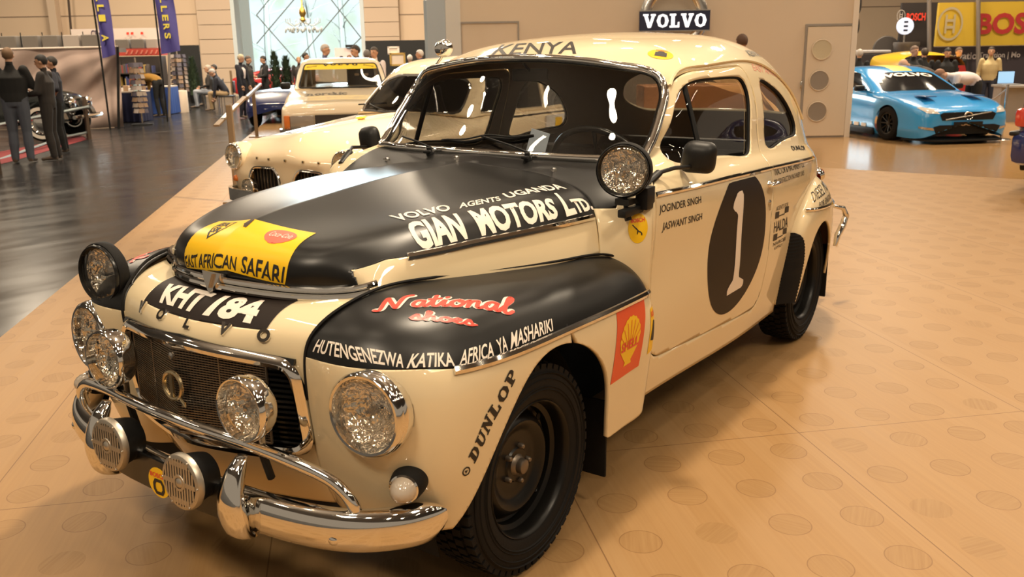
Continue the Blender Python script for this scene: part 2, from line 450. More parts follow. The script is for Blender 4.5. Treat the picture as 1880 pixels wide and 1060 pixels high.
# ---- body shell: sill, doors, greenhouse, tail ---------------------
def row(x, y, z):
    n = len(y); xs = x if hasattr(x, '__len__') else [x]*n
    return [(xs[i], y[i], z[i]) for i in range(n)]
BODY = [
 [(-.72,.700,.29),(-.72,.722,.42),(-.72,.735,.62),(-.715,.742,.82),(-.712,.748,1.03),(-.765,.713,1.082),(-.885,.625,1.128),(-1.0,.622,1.225),(-1.11,.603,1.345),(-1.138,.560,1.415),(-1.098,.44,1.450),(-1.053,.23,1.478),(-1.037,0,1.487)],
 row([-.95]*5+[-.985,-1.06,-1.14,-1.22,-1.245,-1.22,-1.195,-1.19],[.705,.728,.75,.757,.757,.730,.695,.660,.625,.582,.46,.24,0],[.285,.42,.62,.82,1.03,1.07,1.115,1.24,1.355,1.425,1.478,1.512,1.521]),
 row(-1.4,[.71,.735,.763,.770,.760,.732,.708,.676,.640,.592,.465,.24,0],[.262,.41,.62,.80,1.01,1.05,1.085,1.23,1.365,1.443,1.512,1.548,1.557]),
 row(-1.8,[.71,.737,.766,.773,.756,.730,.706,.674,.636,.586,.46,.24,0],[.245,.40,.60,.79,.99,1.03,1.06,1.22,1.365,1.448,1.530,1.568,1.577]),
 row(-2.2,[.70,.728,.752,.758,.743,.717,.695,.660,.615,.560,.435,.225,0],[.235,.39,.59,.77,.97,1.01,1.04,1.20,1.345,1.435,1.522,1.559,1.568]),
 row(-2.6,[.68,.702,.722,.730,.718,.694,.675,.636,.578,.508,.386,.2,0],[.23,.38,.58,.76,.948,.98,1.01,1.16,1.298,1.39,1.470,1.504,1.512]),
 row(-2.9,[.63,.652,.668,.675,.662,.640,.62,.572,.502,.425,.318,.165,0],[.24,.38,.56,.74,.922,.952,.98,1.115,1.235,1.312,1.380,1.408,1.416]),
 row(-3.2,[.56,.58,.59,.585,.556,.528,.505,.448,.378,.305,.22,.11,0],[.26,.38,.53,.70,.875,.90,.925,1.02,1.105,1.16,1.205,1.225,1.23]),
 row([-3.44]*4+[-3.43]*3+[-3.42]*6,[.49,.50,.49,.47,.435,.405,.378,.32,.255,.2,.14,.07,0],[.30,.40,.52,.66,.795,.82,.838,.89,.935,.962,.985,.998,1.0]),
 row([-3.55]*4+[-3.555]*9,[.42,.42,.41,.39,.35,.32,.29,.235,.18,.14,.095,.047,0],[.34,.41,.50,.585,.66,.68,.695,.725,.75,.765,.775,.782,.784]),
]
body = outward(MB().grid(surf(full(BODY), 190, 200)), (-2, 0, .8))
BB = body.tris()
def side(x, z, sgn=1, off=0.0, bv=None):
    h = (bv or BB).ray_cast(Vector((x, 2*sgn, z)), Vector((0, -sgn, 0)))
    return h[0]+h[1]*off if h[0] else Vector((x, .7*sgn, z))
def sgn_side(mb, poly):
    """level set of an outline drawn in side view (x, z), for both sides of the car"""
    V_ = np.array(mb.v); g = sdf(poly, V_[:, [0, 2]]); return np.where(np.abs(V_[:, 1]) > .2, g, 1.0)
DWIN = curve([(-.998,1.125),(-1.010,1.165),(-1.085,1.262),(-1.185,1.350),(-1.29,1.386),(-1.50,1.392),(-1.76,1.385),(-1.835,1.365),(-1.858,1.31),(-1.822,1.18),(-1.785,1.085),(-1.745,1.064),(-1.5,1.082),(-1.2,1.102),(-1.03,1.108)], 120, True)
QWIN = curve([(-1.985,1.078),(-2.012,1.20),(-2.04,1.335),(-2.075,1.355),(-2.22,1.330),(-2.38,1.268),(-2.49,1.185),(-2.535,1.115),(-2.52,1.080),(-2.42,1.066),(-2.2,1.060),(-2.02,1.056)], 110, True)
RWIN = rpoly([(-.44,1.125),(.44,1.125),(.505,1.20),(.455,1.315),(.34,1.375),(0,1.400),(-.34,1.375),(-.455,1.315),(-.505,1.20)], .06)
DOOR = rpoly([(-.722,1.055),(-.86,1.118),(-1.0,1.262),(-1.14,1.378),(-1.28,1.424),(-1.88,1.425),(-1.925,1.30),(-1.885,1.08),(-1.90,.40),(-1.84,.352),(-.80,.435),(-.735,.50)], [.03,.08,.1,.12,.1,.06,.1,.1,.06,.05,.09,.03])
g = sgn_side(body, DWIN); shell = clip(body, -g)
g = sgn_side(shell, QWIN); shell = clip(shell, -g)
V_ = np.array(shell.v); g = np.where(V_[:, 0] < -2.5, sdf(RWIN, V_[:, [1, 2]]), 1.0); shell = clip(shell, -g)
# wheel arch cut-outs behind
def arch(cx, cz, r, z0=0): return [(cx+r*math.cos(a), cz+r*math.sin(a)) for a in np.linspace(0, 2*PI, 60)[:-1]]
g = sgn_side(shell, arch(-2.6, .34, .385)); shell = clip(shell, -g)
gd = sgn_side(shell, DOOR)
door_l = clip(shell, np.where(np.array(shell.v)[:, 1] > 0, gd+.003, 1)); door_r = clip(shell, np.where(np.array(shell.v)[:, 1] < 0, gd+.003, 1))
shell = clip(shell, -(gd-.003))
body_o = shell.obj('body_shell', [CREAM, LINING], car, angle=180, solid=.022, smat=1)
doors = {}
for s_, d in ((1, door_l), (-1, door_r)):
    doors[s_] = d.obj('door', [CREAM, LINING], car, angle=180, solid=.022, smat=1)
def edge_line(poly, s_, off, n=None):
    return [side(x, z, s_, off) for x, z in poly]
def surf_patch(poly, s_, off):
    g = sgn_side(body, poly); V_ = np.array(body.v); return lifted(clip(body, np.where(V_[:, 1]*s_ > 0, g, 1.0)), off)
def ring_tube(poly3, r, m=0, n=8):
    mb = MB(); p = [Vector(q) for q in poly3]; N = len(p); v = []
    c = sum(p, Vector())/N
    for i in range(N):
        t = (p[(i+1) % N]-p[i-1]).normalized(); u = (p[i]-c); u = (u-t*u.dot(t)).normalized(); b = t.cross(u)
        for k in range(n): a = 2*PI*k/n; v.append(p[i]+u*r*math.cos(a)+b*r*math.sin(a))
    f = [(i*n+k, i*n+(k+1) % n, ((i+1) % N)*n+(k+1) % n, ((i+1) % N)*n+k) for i in range(N) for k in range(n)]
    return mb.add(v, f, m)
for s_ in (1, -1):
    w_ = surf_patch(DWIN, s_, -.016).obj('side_window', GLASSD, doors[s_], angle=180)
    ring_tube(edge_line(DWIN, s_, -.012), .0075).obj('window_seal', RUBBER, w_)
    a = side(-1.255, 1.378, s_, -.014); b = side(-1.235, 1.09, s_, -.014)
    mb = MB().tube([a, (a+b)/2+Vector((0, .002*s_, 0)), b], .011, 8); mb.obj('window_divider', BLACKP, w_)
    w_ = surf_patch(QWIN, s_, -.016).obj('quarter_window', GLASSD, car, angle=180)
    ring_tube(edge_line(QWIN, s_, -.010), .009).obj('window_seal', RUBBER, w_)
    # drip rail
    dr = [(-1.15,1.375),(-1.24,1.422),(-1.40,1.438),(-1.7,1.444),(-2.05,1.436),(-2.3,1.395),(-2.5,1.33),(-2.68,1.235),(-2.80,1.12)]
    p = curve([side(x, z, s_, .004) for x, z in dr], 50)
    MB().sweep([(-.004,-.006),(.004,-.006),(.006,.003),(0,.007),(-.006,.003)], p, [tuple((side(q[0], q[2], s_)-Vector((q[0], 0, q[2]-.12))).normalized()) for q in p]).obj('drip_rail', CREAM, car)
    # belt moulding: door piece and rear piece
    for nm, x0, x1, par in (('belt_moulding', -.728, -1.893, doors[s_]), ('belt_moulding', -1.90, -2.68, car)):
        xs = np.linspace(x0, x1, 30); zz = np.interp(-xs, [.7, 1.4, 1.9, 2.68], [1.040, 1.010, .985, .938])
        p = [side(x, z, s_, .002) for x, z in zip(xs, zz)]
        MB().sweep([(-.010,0),(.010,0),(.008,.005),(0,.009),(-.008,.005)], p, [(0, s_, .1)]*len(p)).obj(nm, CHROME, par)
# ---- windscreen ------------------------------------------------------
WB = [(-.90,.612,1.13),(-.855,.50,1.131),(-.825,.34,1.132),(-.803,.15,1.134),(-.798,0,1.135)]
WT = [(-1.132,.574,1.392),(-1.125,.535,1.425),(-1.098,.45,1.446),(-1.065,.30,1.468),(-1.042,.13,1.482),(-1.037,0,1.484)]
bot = curve(WB+[(p[0], -p[1], p[2]) for p in reversed(WB[:-1])], 41); top = curve(WT+[(p[0], -p[1], p[2]) for p in reversed(WT[:-1])], 41)
PIL = [(-.90,.612,1.13),(-.955,.616,1.175),(-1.01,.615,1.235),(-1.065,.608,1.295),(-1.11,.597,1.35),(-1.132,.574,1.392)]
pil = curve(PIL, 21)
G = np.zeros((21, 41, 3)); t = np.linspace(0, 1, 21)[:, None]
for j in range(41):
    s = j/40; base = bot[j]*(1-t)+top[j]*t
    lf = (pil-(pil[0]*(1-t)+pil[-1]*t)); rt = lf*np.array([1, -1, 1])
    G[:, j] = base+lf*(1-s)**2.0+rt*s**2.0
ws = outward(MB().grid(G), (-2, 0, .9))
ws_o = ws.obj('windscreen', GLASS, car, angle=180)
loop = list(bot)+[p*np.array([1, -1, 1]) for p in pil[1:]]+list(top[::-1])[1:]+list(pil[::-1])[1:-1]
loop = curve(np.array(loop)[::2], 160, True)
ring_tube(loop, .0165, n=10).obj('windscreen_moulding', CHROME, ws_o)
cen = np.mean(loop, axis=0); inner = [np.array(p)+(cen-np.array(p))*.025+np.array([-.004, 0, .002]) for p in loop]
ring_tube(inner, .008).obj('windscreen_seal', RUBBER, ws_o)
# ---- rear window glass -----------------------------------------------
V_ = np.array(body.v); g = np.where(V_[:, 0] < -2.5, sdf(RWIN, V_[:, [1, 2]]), 1.0)
rw = lifted(clip(body, g), -.012).obj('rear_window', GLASS, car, angle=180)

# ---- bonnet --------------------------------------------------------------
HOOD = [  # rows from the lip to the windscreen; columns from the seam over the shoulder to the ridge
 [(.352,.437,.905),(.352,.39,.908),(.366,.350,.908),(.410,.290,.908),(.462,.175,.914),(.497,0,.922)],
 [(.340,.440,.915),(.347,.397,.940),(.370,.352,.950),(.418,.292,.955),(.468,.175,.960),(.500,0,.966)],
 [(.310,.452,.915),(.315,.414,.962),(.335,.360,.990),(.385,.300,1.003),(.432,.175,1.017),(.460,0,1.026)],
 [(.260,.466,.912),(.262,.437,.975),(.275,.375,1.016),(.300,.310,1.034),(.340,.160,1.046),(.362,0,1.069)],
 [(.12,.512,.900),(.12,.482,.988),(.11,.420,1.045),(.11,.33,1.060),(.12,.165,1.070),(.13,0,1.095)],
 [(-.12,.565,.880),(-.12,.530,.990),(-.12,.465,1.056),(-.12,.36,1.076),(-.12,.19,1.086),(-.12,0,1.112)],
 [(-.40,.615,.858),(-.40,.575,.984),(-.40,.505,1.058),(-.40,.385,1.084),(-.40,.2,1.096),(-.40,0,1.119)],
 [(-.56,.632,.860),(-.585,.598,.979),(-.63,.53,1.04),(-.665,.40,1.080),(-.675,.2,1.104),(-.675,0,1.116)],
]
hh = surf(HOOD, 110, 71)
hh = np.concatenate([hh, hh[:, -2::-1]*np.array([1, -1, 1])], axis=1)
hood = outward(MB().grid(hh), (0, 0, .7))
HB = hood.tris()
# black paint above the trim line, cream below
V_ = np.array(hood.v)
zl = np.interp(V_[:, 0], [-.7, -.585, 0, .27, .34, .42], [.972, .976, .987, .985, .968, .962])
black = np.where(V_[:, 0] > .352, -1.0, zl-V_[:, 2])
hood_p = split_mat(hood, black, 1)
hood_o = hood_p.obj('bonnet', [CREAM, BLACKM], car, angle=180, solid=.012)
for s_ in (1, -1):
    p = []
    for x in np.linspace(.215, -.59, 36):
        z = np.interp(x, [-.59, 0, .285], [.976, .987, .984]); h = HB.ray_cast(Vector((x, 2*s_, z)), Vector((0, -s_, 0)))
        if h[0]: p.append(h[0]+h[1]*.002)
    pr = [(-.011,0),(.011,0),(.009,.006),(0,.011),(-.009,.006)]
    MB().sweep(pr, p, [(0, s_, .15)]*len(p)).obj('bonnet_moulding', CHROME, hood_o)
lip = [(.318,.425,.922),(.345,.405,.915),(.366,.352,.904),(.410,.290,.904),(.462,.175,.910),(.497,0,.918)]
lp = curve(lip+[(p[0], -p[1], p[2]) for p in reversed(lip[:-1])], 90)
cen = np.array([.1, 0, .92])
mb = MB()
for dz, r, o_ in ((.012, .0085, .010), (-.008, .0105, .014)):
    mb.tube([p+np.array([0, 0, dz])+(p-cen)/np.linalg.norm(p-cen)*o_ for p in lp], r, 8)
strip = mb.obj('bonnet_lip_moulding', CHROME, hood_o)
mb = MB()
mb.prism([(-.040,-.022),(.040,-.022),(.026,.006),(.008,.030),(0,.036),(-.008,.030),(-.026,.006)], -.012, .016, frame((.508,0,.926),(1,0,.25),(0,-1,0)))
mb.prism([(-.012,-.018),(.012,-.018),(.004,.022),(-.004,.022)], .016, .024, frame((.508,0,.926),(1,0,.25),(0,-1,0)))
mb.obj('bonnet_ornament', CHROME2, hood_o, smooth=False)

# ---- nose panel with the grille opening ------------------------------------
NOSE = [
 [(.330,.438,.900),(.385,.31,.893),(.445,.17,.893),(.475,0,.897)],
 [(.420,.430,.888),(.470,.31,.884),(.520,.17,.883),(.545,0,.884)],
 [(.505,.415,.852),(.540,.31,.850),(.580,.17,.845),(.600,0,.845)],
 [(.538,.400,.818),(.565,.31,.815),(.605,.17,.812),(.625,0,.812)],
 [(.550,.392,.770),(.572,.31,.768),(.612,.17,.770),(.635,0,.775)],
 [(.542,.382,.660),(.567,.31,.66),(.610,.17,.66),(.635,0,.66)],
 [(.522,.376,.530),(.550,.31,.53),(.592,.17,.53),(.620,0,.53)],
 [(.495,.364,.420),(.52,.31,.42),(.56,.17,.42),(.59,0,.42)],
 [(.45,.360,.320),(.47,.31,.32),(.51,.17,.32),(.54,0,.32)],
]
nose = outward(MB().grid(surf(full(NOSE), 90, 90)), (0, 0, .6))
NB = nose.tris()
GR = rpoly([(-.358,.512),(.362,.512),(.362,.757),(0,.785),(-.358,.757)], [.05,.05,.05,.12,.05])
V_ = np.array(nose.v); nose_c = clip(nose, -sdf(GR, V_[:, 1:3]))
V_ = np.array(nose_c.v); kht = np.where(V_[:, 2] > .80, np.maximum(np.abs(V_[:, 1])-.262, .838-V_[:, 2]), 1.0)
nose_c = split_mat(nose_c, kht, 1)
nose_o = nose_c.obj('nose_panel', [CREAM, BROWNK], car, angle=180, solid=.012)

# ---- front wings ---------------------------------------------------------------
WING = [ # columns: grille seam -> round the front -> along the side -> door; each column from the bottom edge up to the bonnet seam
 [(.450,.362,.32),(.500,.366,.43),(.528,.370,.54),(.545,.375,.66),(.556,.384,.765),(.545,.391,.822),(.510,.403,.861)],
 [(.475,.450,.31),(.515,.460,.43),(.540,.468,.54),(.556,.472,.66),(.562,.478,.770),(.535,.470,.840),(.462,.420,.889)],
 [(.470,.570,.31),(.505,.582,.43),(.530,.588,.54),(.542,.592,.66),(.540,.590,.765),(.490,.560,.856),(.410,.437,.908)],
 [(.405,.672,.31),(.435,.697,.43),(.455,.711,.54),(.460,.716,.66),(.445,.703,.762),(.395,.635,.862),(.325,.452,.921)],
 [(.28,.735,.30),(.29,.757,.43),(.295,.771,.54),(.295,.777,.66),(.280,.763,.758),(.240,.690,.858),(.17,.488,.916)],
 [(-.05,.752,.29),(-.05,.770,.43),(-.05,.782,.54),(-.05,.787,.65),(-.05,.775,.748),(-.055,.708,.842),(-.09,.548,.892)],
 [(-.38,.757,.28),(-.38,.774,.42),(-.38,.785,.53),(-.38,.790,.635),(-.38,.779,.728),(-.38,.723,.815),(-.38,.605,.868)],
 [(-.57,.757,.28),(-.575,.772,.41),(-.58,.784,.52),(-.58,.789,.62),(-.575,.778,.708),(-.56,.733,.795),(-.53,.640,.858)],
 [(-.665,.752,.285),(-.668,.766,.41),(-.672,.776,.52),(-.672,.780,.62),(-.665,.766,.70),(-.645,.730,.776),(-.605,.662,.838)],
 [(-.705,.722,.29),(-.708,.732,.41),(-.712,.738,.52),(-.712,.741,.62),(-.708,.735,.69),(-.690,.712,.755),(-.65,.676,.815)],
]
wing = outward(MB().grid(surf(WING, 150, 90)), (0, .35, .6))
ARCH = curve([(-.385,.20),(-.375,.36),(-.335,.52),(-.23,.645),(-.06,.712),(.10,.690),(.215,.590),(.30,.45),(.365,.31),(.40,.20),(0,.0)], 120, True)
V_ = np.array(wing.v)
wing_c = clip(wing, -np.where(V_[:, 1] > .6, sdf(ARCH, V_[:, [0, 2]]), 1.0))
V_ = np.array(wing_c.v); wing_c = clip(wing_c, -np.where(V_[:, 0] > .35, np.hypot(V_[:, 1]-.588, V_[:, 2]-.672)-.096, 1.0))
V_ = np.array(wing_c.v); wing_c = clip(wing_c, np.where((V_[:, 0] < -.1) & (V_[:, 1] > .55), sdf(rpoly([(.0,.95),(-.30,.40),(-.368,.36),(-.378,.285),(-.80,.275),(-.80,.95)], [0,.05,.05,.075,0,0]), V_[:, [0, 2]]), -1.0))
def wing_black(mb):
    V_ = np.array(mb.v); x, y, z = V_.T
    zt = np.interp(x, [-.72, -.62, 0, .385, .46, .60], [.718, .724, .748, .768, .780, .790])
    return zt-z
wing_p = split_mat(wing_c, wing_black(wing_c), 1)
WGB = wing.tris(); wings = {}
for s_ in (1, -1):
    q = wing_p if s_ > 0 else mirror(wing_p)
    wings[s_] = q.obj('front_wing', [CREAM, BLACKM], car, angle=180, solid=.014)
    p = []
    for x in np.linspace(.388, -.655, 50):
        z = np.interp(x, [-.66, -.62, 0, .39], [.719, .722, .746, .764]); h = WGB.ray_cast(Vector((x, 2, z)), Vector((0, -1, 0)))
        if h[0]: q_ = h[0]+h[1]*.002; q_.y *= s_; p.append(q_)
    MB().sweep([(-.012,0),(.012,0),(.010,.006),(0,.011),(-.010,.006)], p, [(0, s_, .15)]*len(p)).obj('wing_moulding', CHROME, wings[s_])
    # piping between wing and body
    sm = [c[-1] for c in WING[::1]]; sm = [WING[0][3], WING[0][4], WING[0][5]]+sm
    p = curve([(a, b*s_+.004*s_, c+.005) for a, b, c in sm], 70); MB().tube(p, .0045, 6).obj('wing_piping', RUBBER, wings[s_])

# ---- scuttle (cowl) between bonnet and windscreen ---------------------------------
COWL = [
 [(-.555,.636,.845),(-.583,.602,.977),(-.628,.535,1.037),(-.662,.405,1.077),(-.672,.2,1.101),(-.672,0,1.113)],
 [(-.60,.672,.82),(-.625,.652,.985),(-.675,.575,1.055),(-.715,.42,1.093),(-.73,.2,1.112),(-.732,0,1.122)],
 [(-.66,.712,.76),(-.668,.708,.99),(-.745,.628,1.078),(-.79,.46,1.112),(-.77,.2,1.122),(-.768,0,1.130)],
 [(-.712,.740,.70),(-.710,.745,1.02),(-.79,.694,1.092),(-.885,.610,1.122),(-.81,.2,1.125),(-.80,0,1.130)],
]
cowl = outward(MB().grid(surf(full(COWL), 26, 110)), (-.7, 0, .6))
V_ = np.array(cowl.v); gb = np.maximum(np.abs(V_[:, 1])-np.interp(V_[:, 0], [-.9, -.75, -.6], [.60, .62, .66]), 1.0-V_[:, 2])
CB = cowl.tris()
cowl_o = split_mat(cowl, gb, 1).obj('scuttle_panel', [CREAM, BLACKM], car, angle=180, solid=.012)

# ---- rear wings: a bulge on the body side -------------------------------------------
RW = [ # columns front -> back, each from the lower edge up the bulge to the body seam
 [(-2.20,.715,.28),(-2.215,.728,.40),(-2.225,.738,.50),(-2.235,.742,.57),(-2.24,.744,.62),(-2.245,.742,.655)],
 [(-2.25,.752,.28),(-2.265,.766,.40),(-2.28,.775,.50),(-2.295,.778,.58),(-2.31,.768,.65),(-2.33,.736,.715)],
 [(-2.36,.782,.27),(-2.375,.793,.40),(-2.39,.799,.50),(-2.40,.797,.60),(-2.42,.782,.70),(-2.45,.724,.785)],
 [(-2.58,.790,.27),(-2.58,.800,.40),(-2.58,.805,.52),(-2.585,.803,.64),(-2.60,.780,.76),(-2.62,.708,.838)],
 [(-2.82,.772,.27),(-2.82,.782,.40),(-2.82,.788,.52),(-2.82,.785,.64),(-2.81,.760,.76),(-2.80,.682,.842)],
 [(-3.05,.715,.27),(-3.05,.727,.40),(-3.045,.735,.52),(-3.04,.732,.62),(-3.02,.705,.72),(-2.98,.632,.80)],
 [(-3.22,.62,.28),(-3.22,.632,.40),(-3.215,.64,.50),(-3.20,.636,.60),(-3.18,.615,.68),(-3.13,.575,.74)],
 [(-3.31,.53,.30),(-3.31,.53,.40),(-3.305,.53,.48),(-3.29,.53,.55),(-3.26,.53,.61),(-3.22,.53,.66)],
]
rwing = outward(MB().grid(surf(RW, 90, 70)), (-2.7, .4, .5))
V_ = np.array(rwing.v)
RARCH = curve([(-2.28,.10),(-2.335,.30),(-2.39,.45),(-2.47,.565),(-2.58,.622),(-2.70,.612),(-2.82,.53),(-2.92,.40),(-2.97,.28),(-2.98,.1),(-2.6,.0)], 100, True)
rw_c = clip(rwing, -sdf(RARCH, V_[:, [0, 2]]))
RWB = rwing.tris(); rwings = {}
GUARD = rpoly([(-2.19,.20),(-2.345,.20),(-2.345,.36),(-2.40,.60),(-2.36,.66),(-2.26,.68),(-2.19,.5)], [.0,.08,.1,.06,.06,.05,.05])
for s_ in (1, -1):
    rwings[s_] = (rw_c if s_ > 0 else mirror(rw_c)).obj('rear_wing', CREAM, car, angle=180, solid=.012)
    p = curve([(c[-1][0], c[-1][1]*s_+.001*s_, c[-1][2]) for c in RW], 60); MB().tube(p, .0045, 6).obj('wing_piping', RUBBER, rwings[s_])
    V_ = np.array(rw_c.v); gq = sdf(rpoly([(-2.15,.24),(-2.305,.24),(-2.325,.34),(-2.35,.50),(-2.335,.59),(-2.28,.63),(-2.15,.63)], [0,.05,.05,.05,.05,.06,0]), V_[:, [0, 2]])
    gd_ = lifted(clip(rw_c, gq), .005)
    nv = np.array(gd_.v); N_ = vnormals(gd_); nv += N_*(.0022*np.sin(nv[:, 2:3]*2*PI/.016)); gd_.v = nv.tolist()
    (gd_ if s_ > 0 else mirror(gd_)).obj('stone_guard', RUBBER, rwings[s_], angle=180)
    p = []
    for x in np.linspace(-2.40, -3.06, 30):
        z = np.interp(-x, [2.4, 3.06], [.715, .665]); h = RWB.ray_cast(Vector((x, 2, z)), Vector((0, -1, 0)))
        if h[0]: q_ = h[0]+h[1]*.002; q_.y *= s_; p.append(q_)
    MB().sweep([(-.009,0),(.009,0),(.007,.005),(0,.009),(-.007,.005)], p, [(0, s_, .15)]*len(p)).obj('wing_moulding', CHROME, rwings[s_])

# ---- floor pan, inner arches, mud flaps -------------------------------------------------
mb = MB(); mb.box((-1.5, 0, .30), (3.9, 1.22, .05)); mb.box((-.02, 0, .46), (.92, .9, .30)); mb.box((-3.2, 0, .38), (.5, .9, .12))
for x in (0, -2.6):
    mb.box((x, 0, .33), (.12, 1.1, .10), bev=.03)
mb.obj('underbody', DARK, car)
for s_ in (1, -1):
    ax = [(.385*math.cos(a), .32+.385*math.sin(a)) for a in np.linspace(-.3, PI+.3, 24)]
    for cx, y0, y1 in ((0, .46, .655), (-2.62, .46, .70)):
        mb = MB(); v = [(cx+x, y*s_, z) for x, z in ax for y in (y0, y1)]; f = [(2*i, 2*i+2, 2*i+3, 2*i+1) for i in range(23)]+[tuple(range(0, 48, 2))]
        mb.add(v, f); mb.obj('wheel_housing', DARK, car, smooth=False)
    for cx, y0, y1, zt, zb in ((-.43, .58, .735, .40, .125), (-3.03, .55, .735, .42, .12)):
        MB().box((cx, s_*(y0+y1)/2, (zt+zb)/2), (.012, y1-y0, zt-zb), bev=.004).obj('mud_flap', RUBBER, car)

# ================================================================== fittings of the rally car
# ---- wheels -----------------------------------------------------------------------
def wheel_parts(R=.325, W=.165):
    t = MB(); prof = []
    # tyre cross-section (radius, axial) outer side first
    sec = [(.200,.058),(.206,.070),(.222,.078),(.245,.0815),(.268,.0825),(.287,.080),(.302,.075),(.309,.068),(.3125,.058),(.3145,.030),(.315,0)]
    k = R/.325
    sec = [(a*k, b) for a, b in sec]
    t.lathe(sec+[(a, -b) for a, b in reversed(sec[:-1])], n=72)
    for rr in (.2435, .2525, .275, .2935): t.lathe([(rr*k-.003, .0805), (rr*k, .0848), (rr*k+.003, .0805)], n=72)
    nb = 54
    for i in range(nb):          # tread blocks: shoulder bars and centre ribs
        a = 2*PI*i/nb
        for y0, y1, sk in ((.046, .0745, .0), (.016, .042, .03), (-.012, .012, -.02), (-.042, -.016, .03), (-.0745, -.046, 0)):
            T = Matrix.Rotation(a+sk, 4, 'Z')
            h = .3255*k if abs(y0+y1) < .1 else .321*k
            t.box((h-.012, 0, (y0+y1)/2), (.020, 2*PI*R/nb*.68, y1-y0), T=T)
    r = MB()
    r.lathe([(.205,.066),(.212,.071),(.209,.076),(.203,.072),(.198,.055),(.196,.030),(.182,.022),(.180,.0),(.172,-.004),(.160,.010),(.150,.026),(.138,.032),(.122,.028),(.110,.016),(.100,.012),(.085,.012),(.055,.014),(.05,.02),(.03,.02)], n=64)
    r.lathe([(.205,-.066),(.212,-.071),(.203,-.072),(.196,-.03),(.180,-.015),(.180,0)], n=48)
    for a in np.linspace(0, 2*PI, 5)[:-1]:
        r.lathe([(.0001, .0135), (.010, .0135), (.011, .015), (.012, .012)], (.168*math.cos(a+.5), .168*math.sin(a+.5), .0), n=12)
    holes = MB()
    for a in np.linspace(0, 2*PI, 9)[:-1]:
        holes.lathe([(0, .0), (.012, .0), (.0125, -.002)], (.166*math.cos(a), .166*math.sin(a), .009), n=12)
    nuts = []
    for a in np.linspace(0, 2*PI, 6)[:-1]:
        q = MB(); c, s = .0572*math.cos(a+.35), .0572*math.sin(a+.35)
        q.lathe([(0, .031), (.006, .0305), (.009, .026), (.0095, .012)], (c, s, 0), n=12); nuts.append(q)
    hub = MB(); hub.lathe([(0, .050), (.016, .0495), (.0215, .047), (.0235, .042), (.0235, .030), (.030, .026), (.036, .016)], n=32)
    return t, r, holes, nuts, hub
wp = wheel_parts()
wheel0 = None
for cx in (0, -2.6):
    for s_ in (1, -1):
        T = Matrix.Translation((cx, .652*s_, .325)) @ Matrix.Rotation(-s_*PI/2, 4, 'X') @ Matrix.Rotation(.2+cx, 4, 'Z')
        ty = wp[0].moved(T).obj('wheel', RUBBER, car)
        DULL = mat('dull_steel', (.20, .165, .13), .38, .7)
        rm = wp[1].moved(T).obj('rim', WHEELB, ty)
        hb = wp[4].moved(T).obj('hub_cap', DULL if s_ > 0 else WHEELB, ty)
        if s_ > 0:
            for n_ in wp[3]: n_.moved(T).obj('wheel_nut', DULL, ty)
# ---- lamps -----------------------------------------------------------------------
m, nt, b = nodes_of('fluted_reflector'); MATS['fluted_reflector'] = m
b.inputs['Metallic'].default_value = 1; b.inputs['Roughness'].default_value = .16; b.inputs['Base Color'].default_value = (.93, .90, .84, 1)
tc = nt.nodes.new('ShaderNodeTexCoord'); vo = nt.nodes.new('ShaderNodeTexNoise'); vo.inputs['Scale'].default_value = 38
bp = nt.nodes.new('ShaderNodeBump'); bp.inputs['Strength'].default_value = 1.0; bp.inputs['Distance'].default_value = .022
nt.links.new(tc.outputs['Object'], vo.inputs['Vector']); nt.links.new(vo.outputs[0], bp.inputs['Height']); nt.links.new(bp.outputs[0], b.inputs['Normal'])
REFL = m
m, nt, b = nodes_of('fluted_lens'); nt.nodes.remove(b); MATS['fluted_lens'] = m
out = nt.nodes['Material Output']
tr = nt.nodes.new('ShaderNodeBsdfTransparent'); tr.inputs[0].default_value = (.95, .93, .88, 1)
gl = nt.nodes.new('ShaderNodeBsdfGlossy'); gl.inputs['Roughness'].default_value = .05
wv = nt.nodes.new('ShaderNodeTexWave'); wv.inputs['Scale'].default_value = 14; wv.bands_direction = 'Y'; wv.inputs['Distortion'].default_value = .4
tc = nt.nodes.new('ShaderNodeTexCoord'); nt.links.new(tc.outputs['Object'], wv.inputs['Vector'])
bp = nt.nodes.new('ShaderNodeBump'); bp.inputs['Strength'].default_value = .35; bp.inputs['Distance'].default_value = .004
nt.links.new(wv.outputs[0], bp.inputs['Height']); nt.links.new(bp.outputs[0], gl.inputs['Normal'])
mx = nt.nodes.new('ShaderNodeMixShader'); mx.inputs[0].default_value = .16
nt.links.new(tr.outputs[0], mx.inputs[1]); nt.links.new(gl.outputs[0], mx.inputs[2]); nt.links.new(mx.outputs[0], out.inputs[0])
FLUTE = m
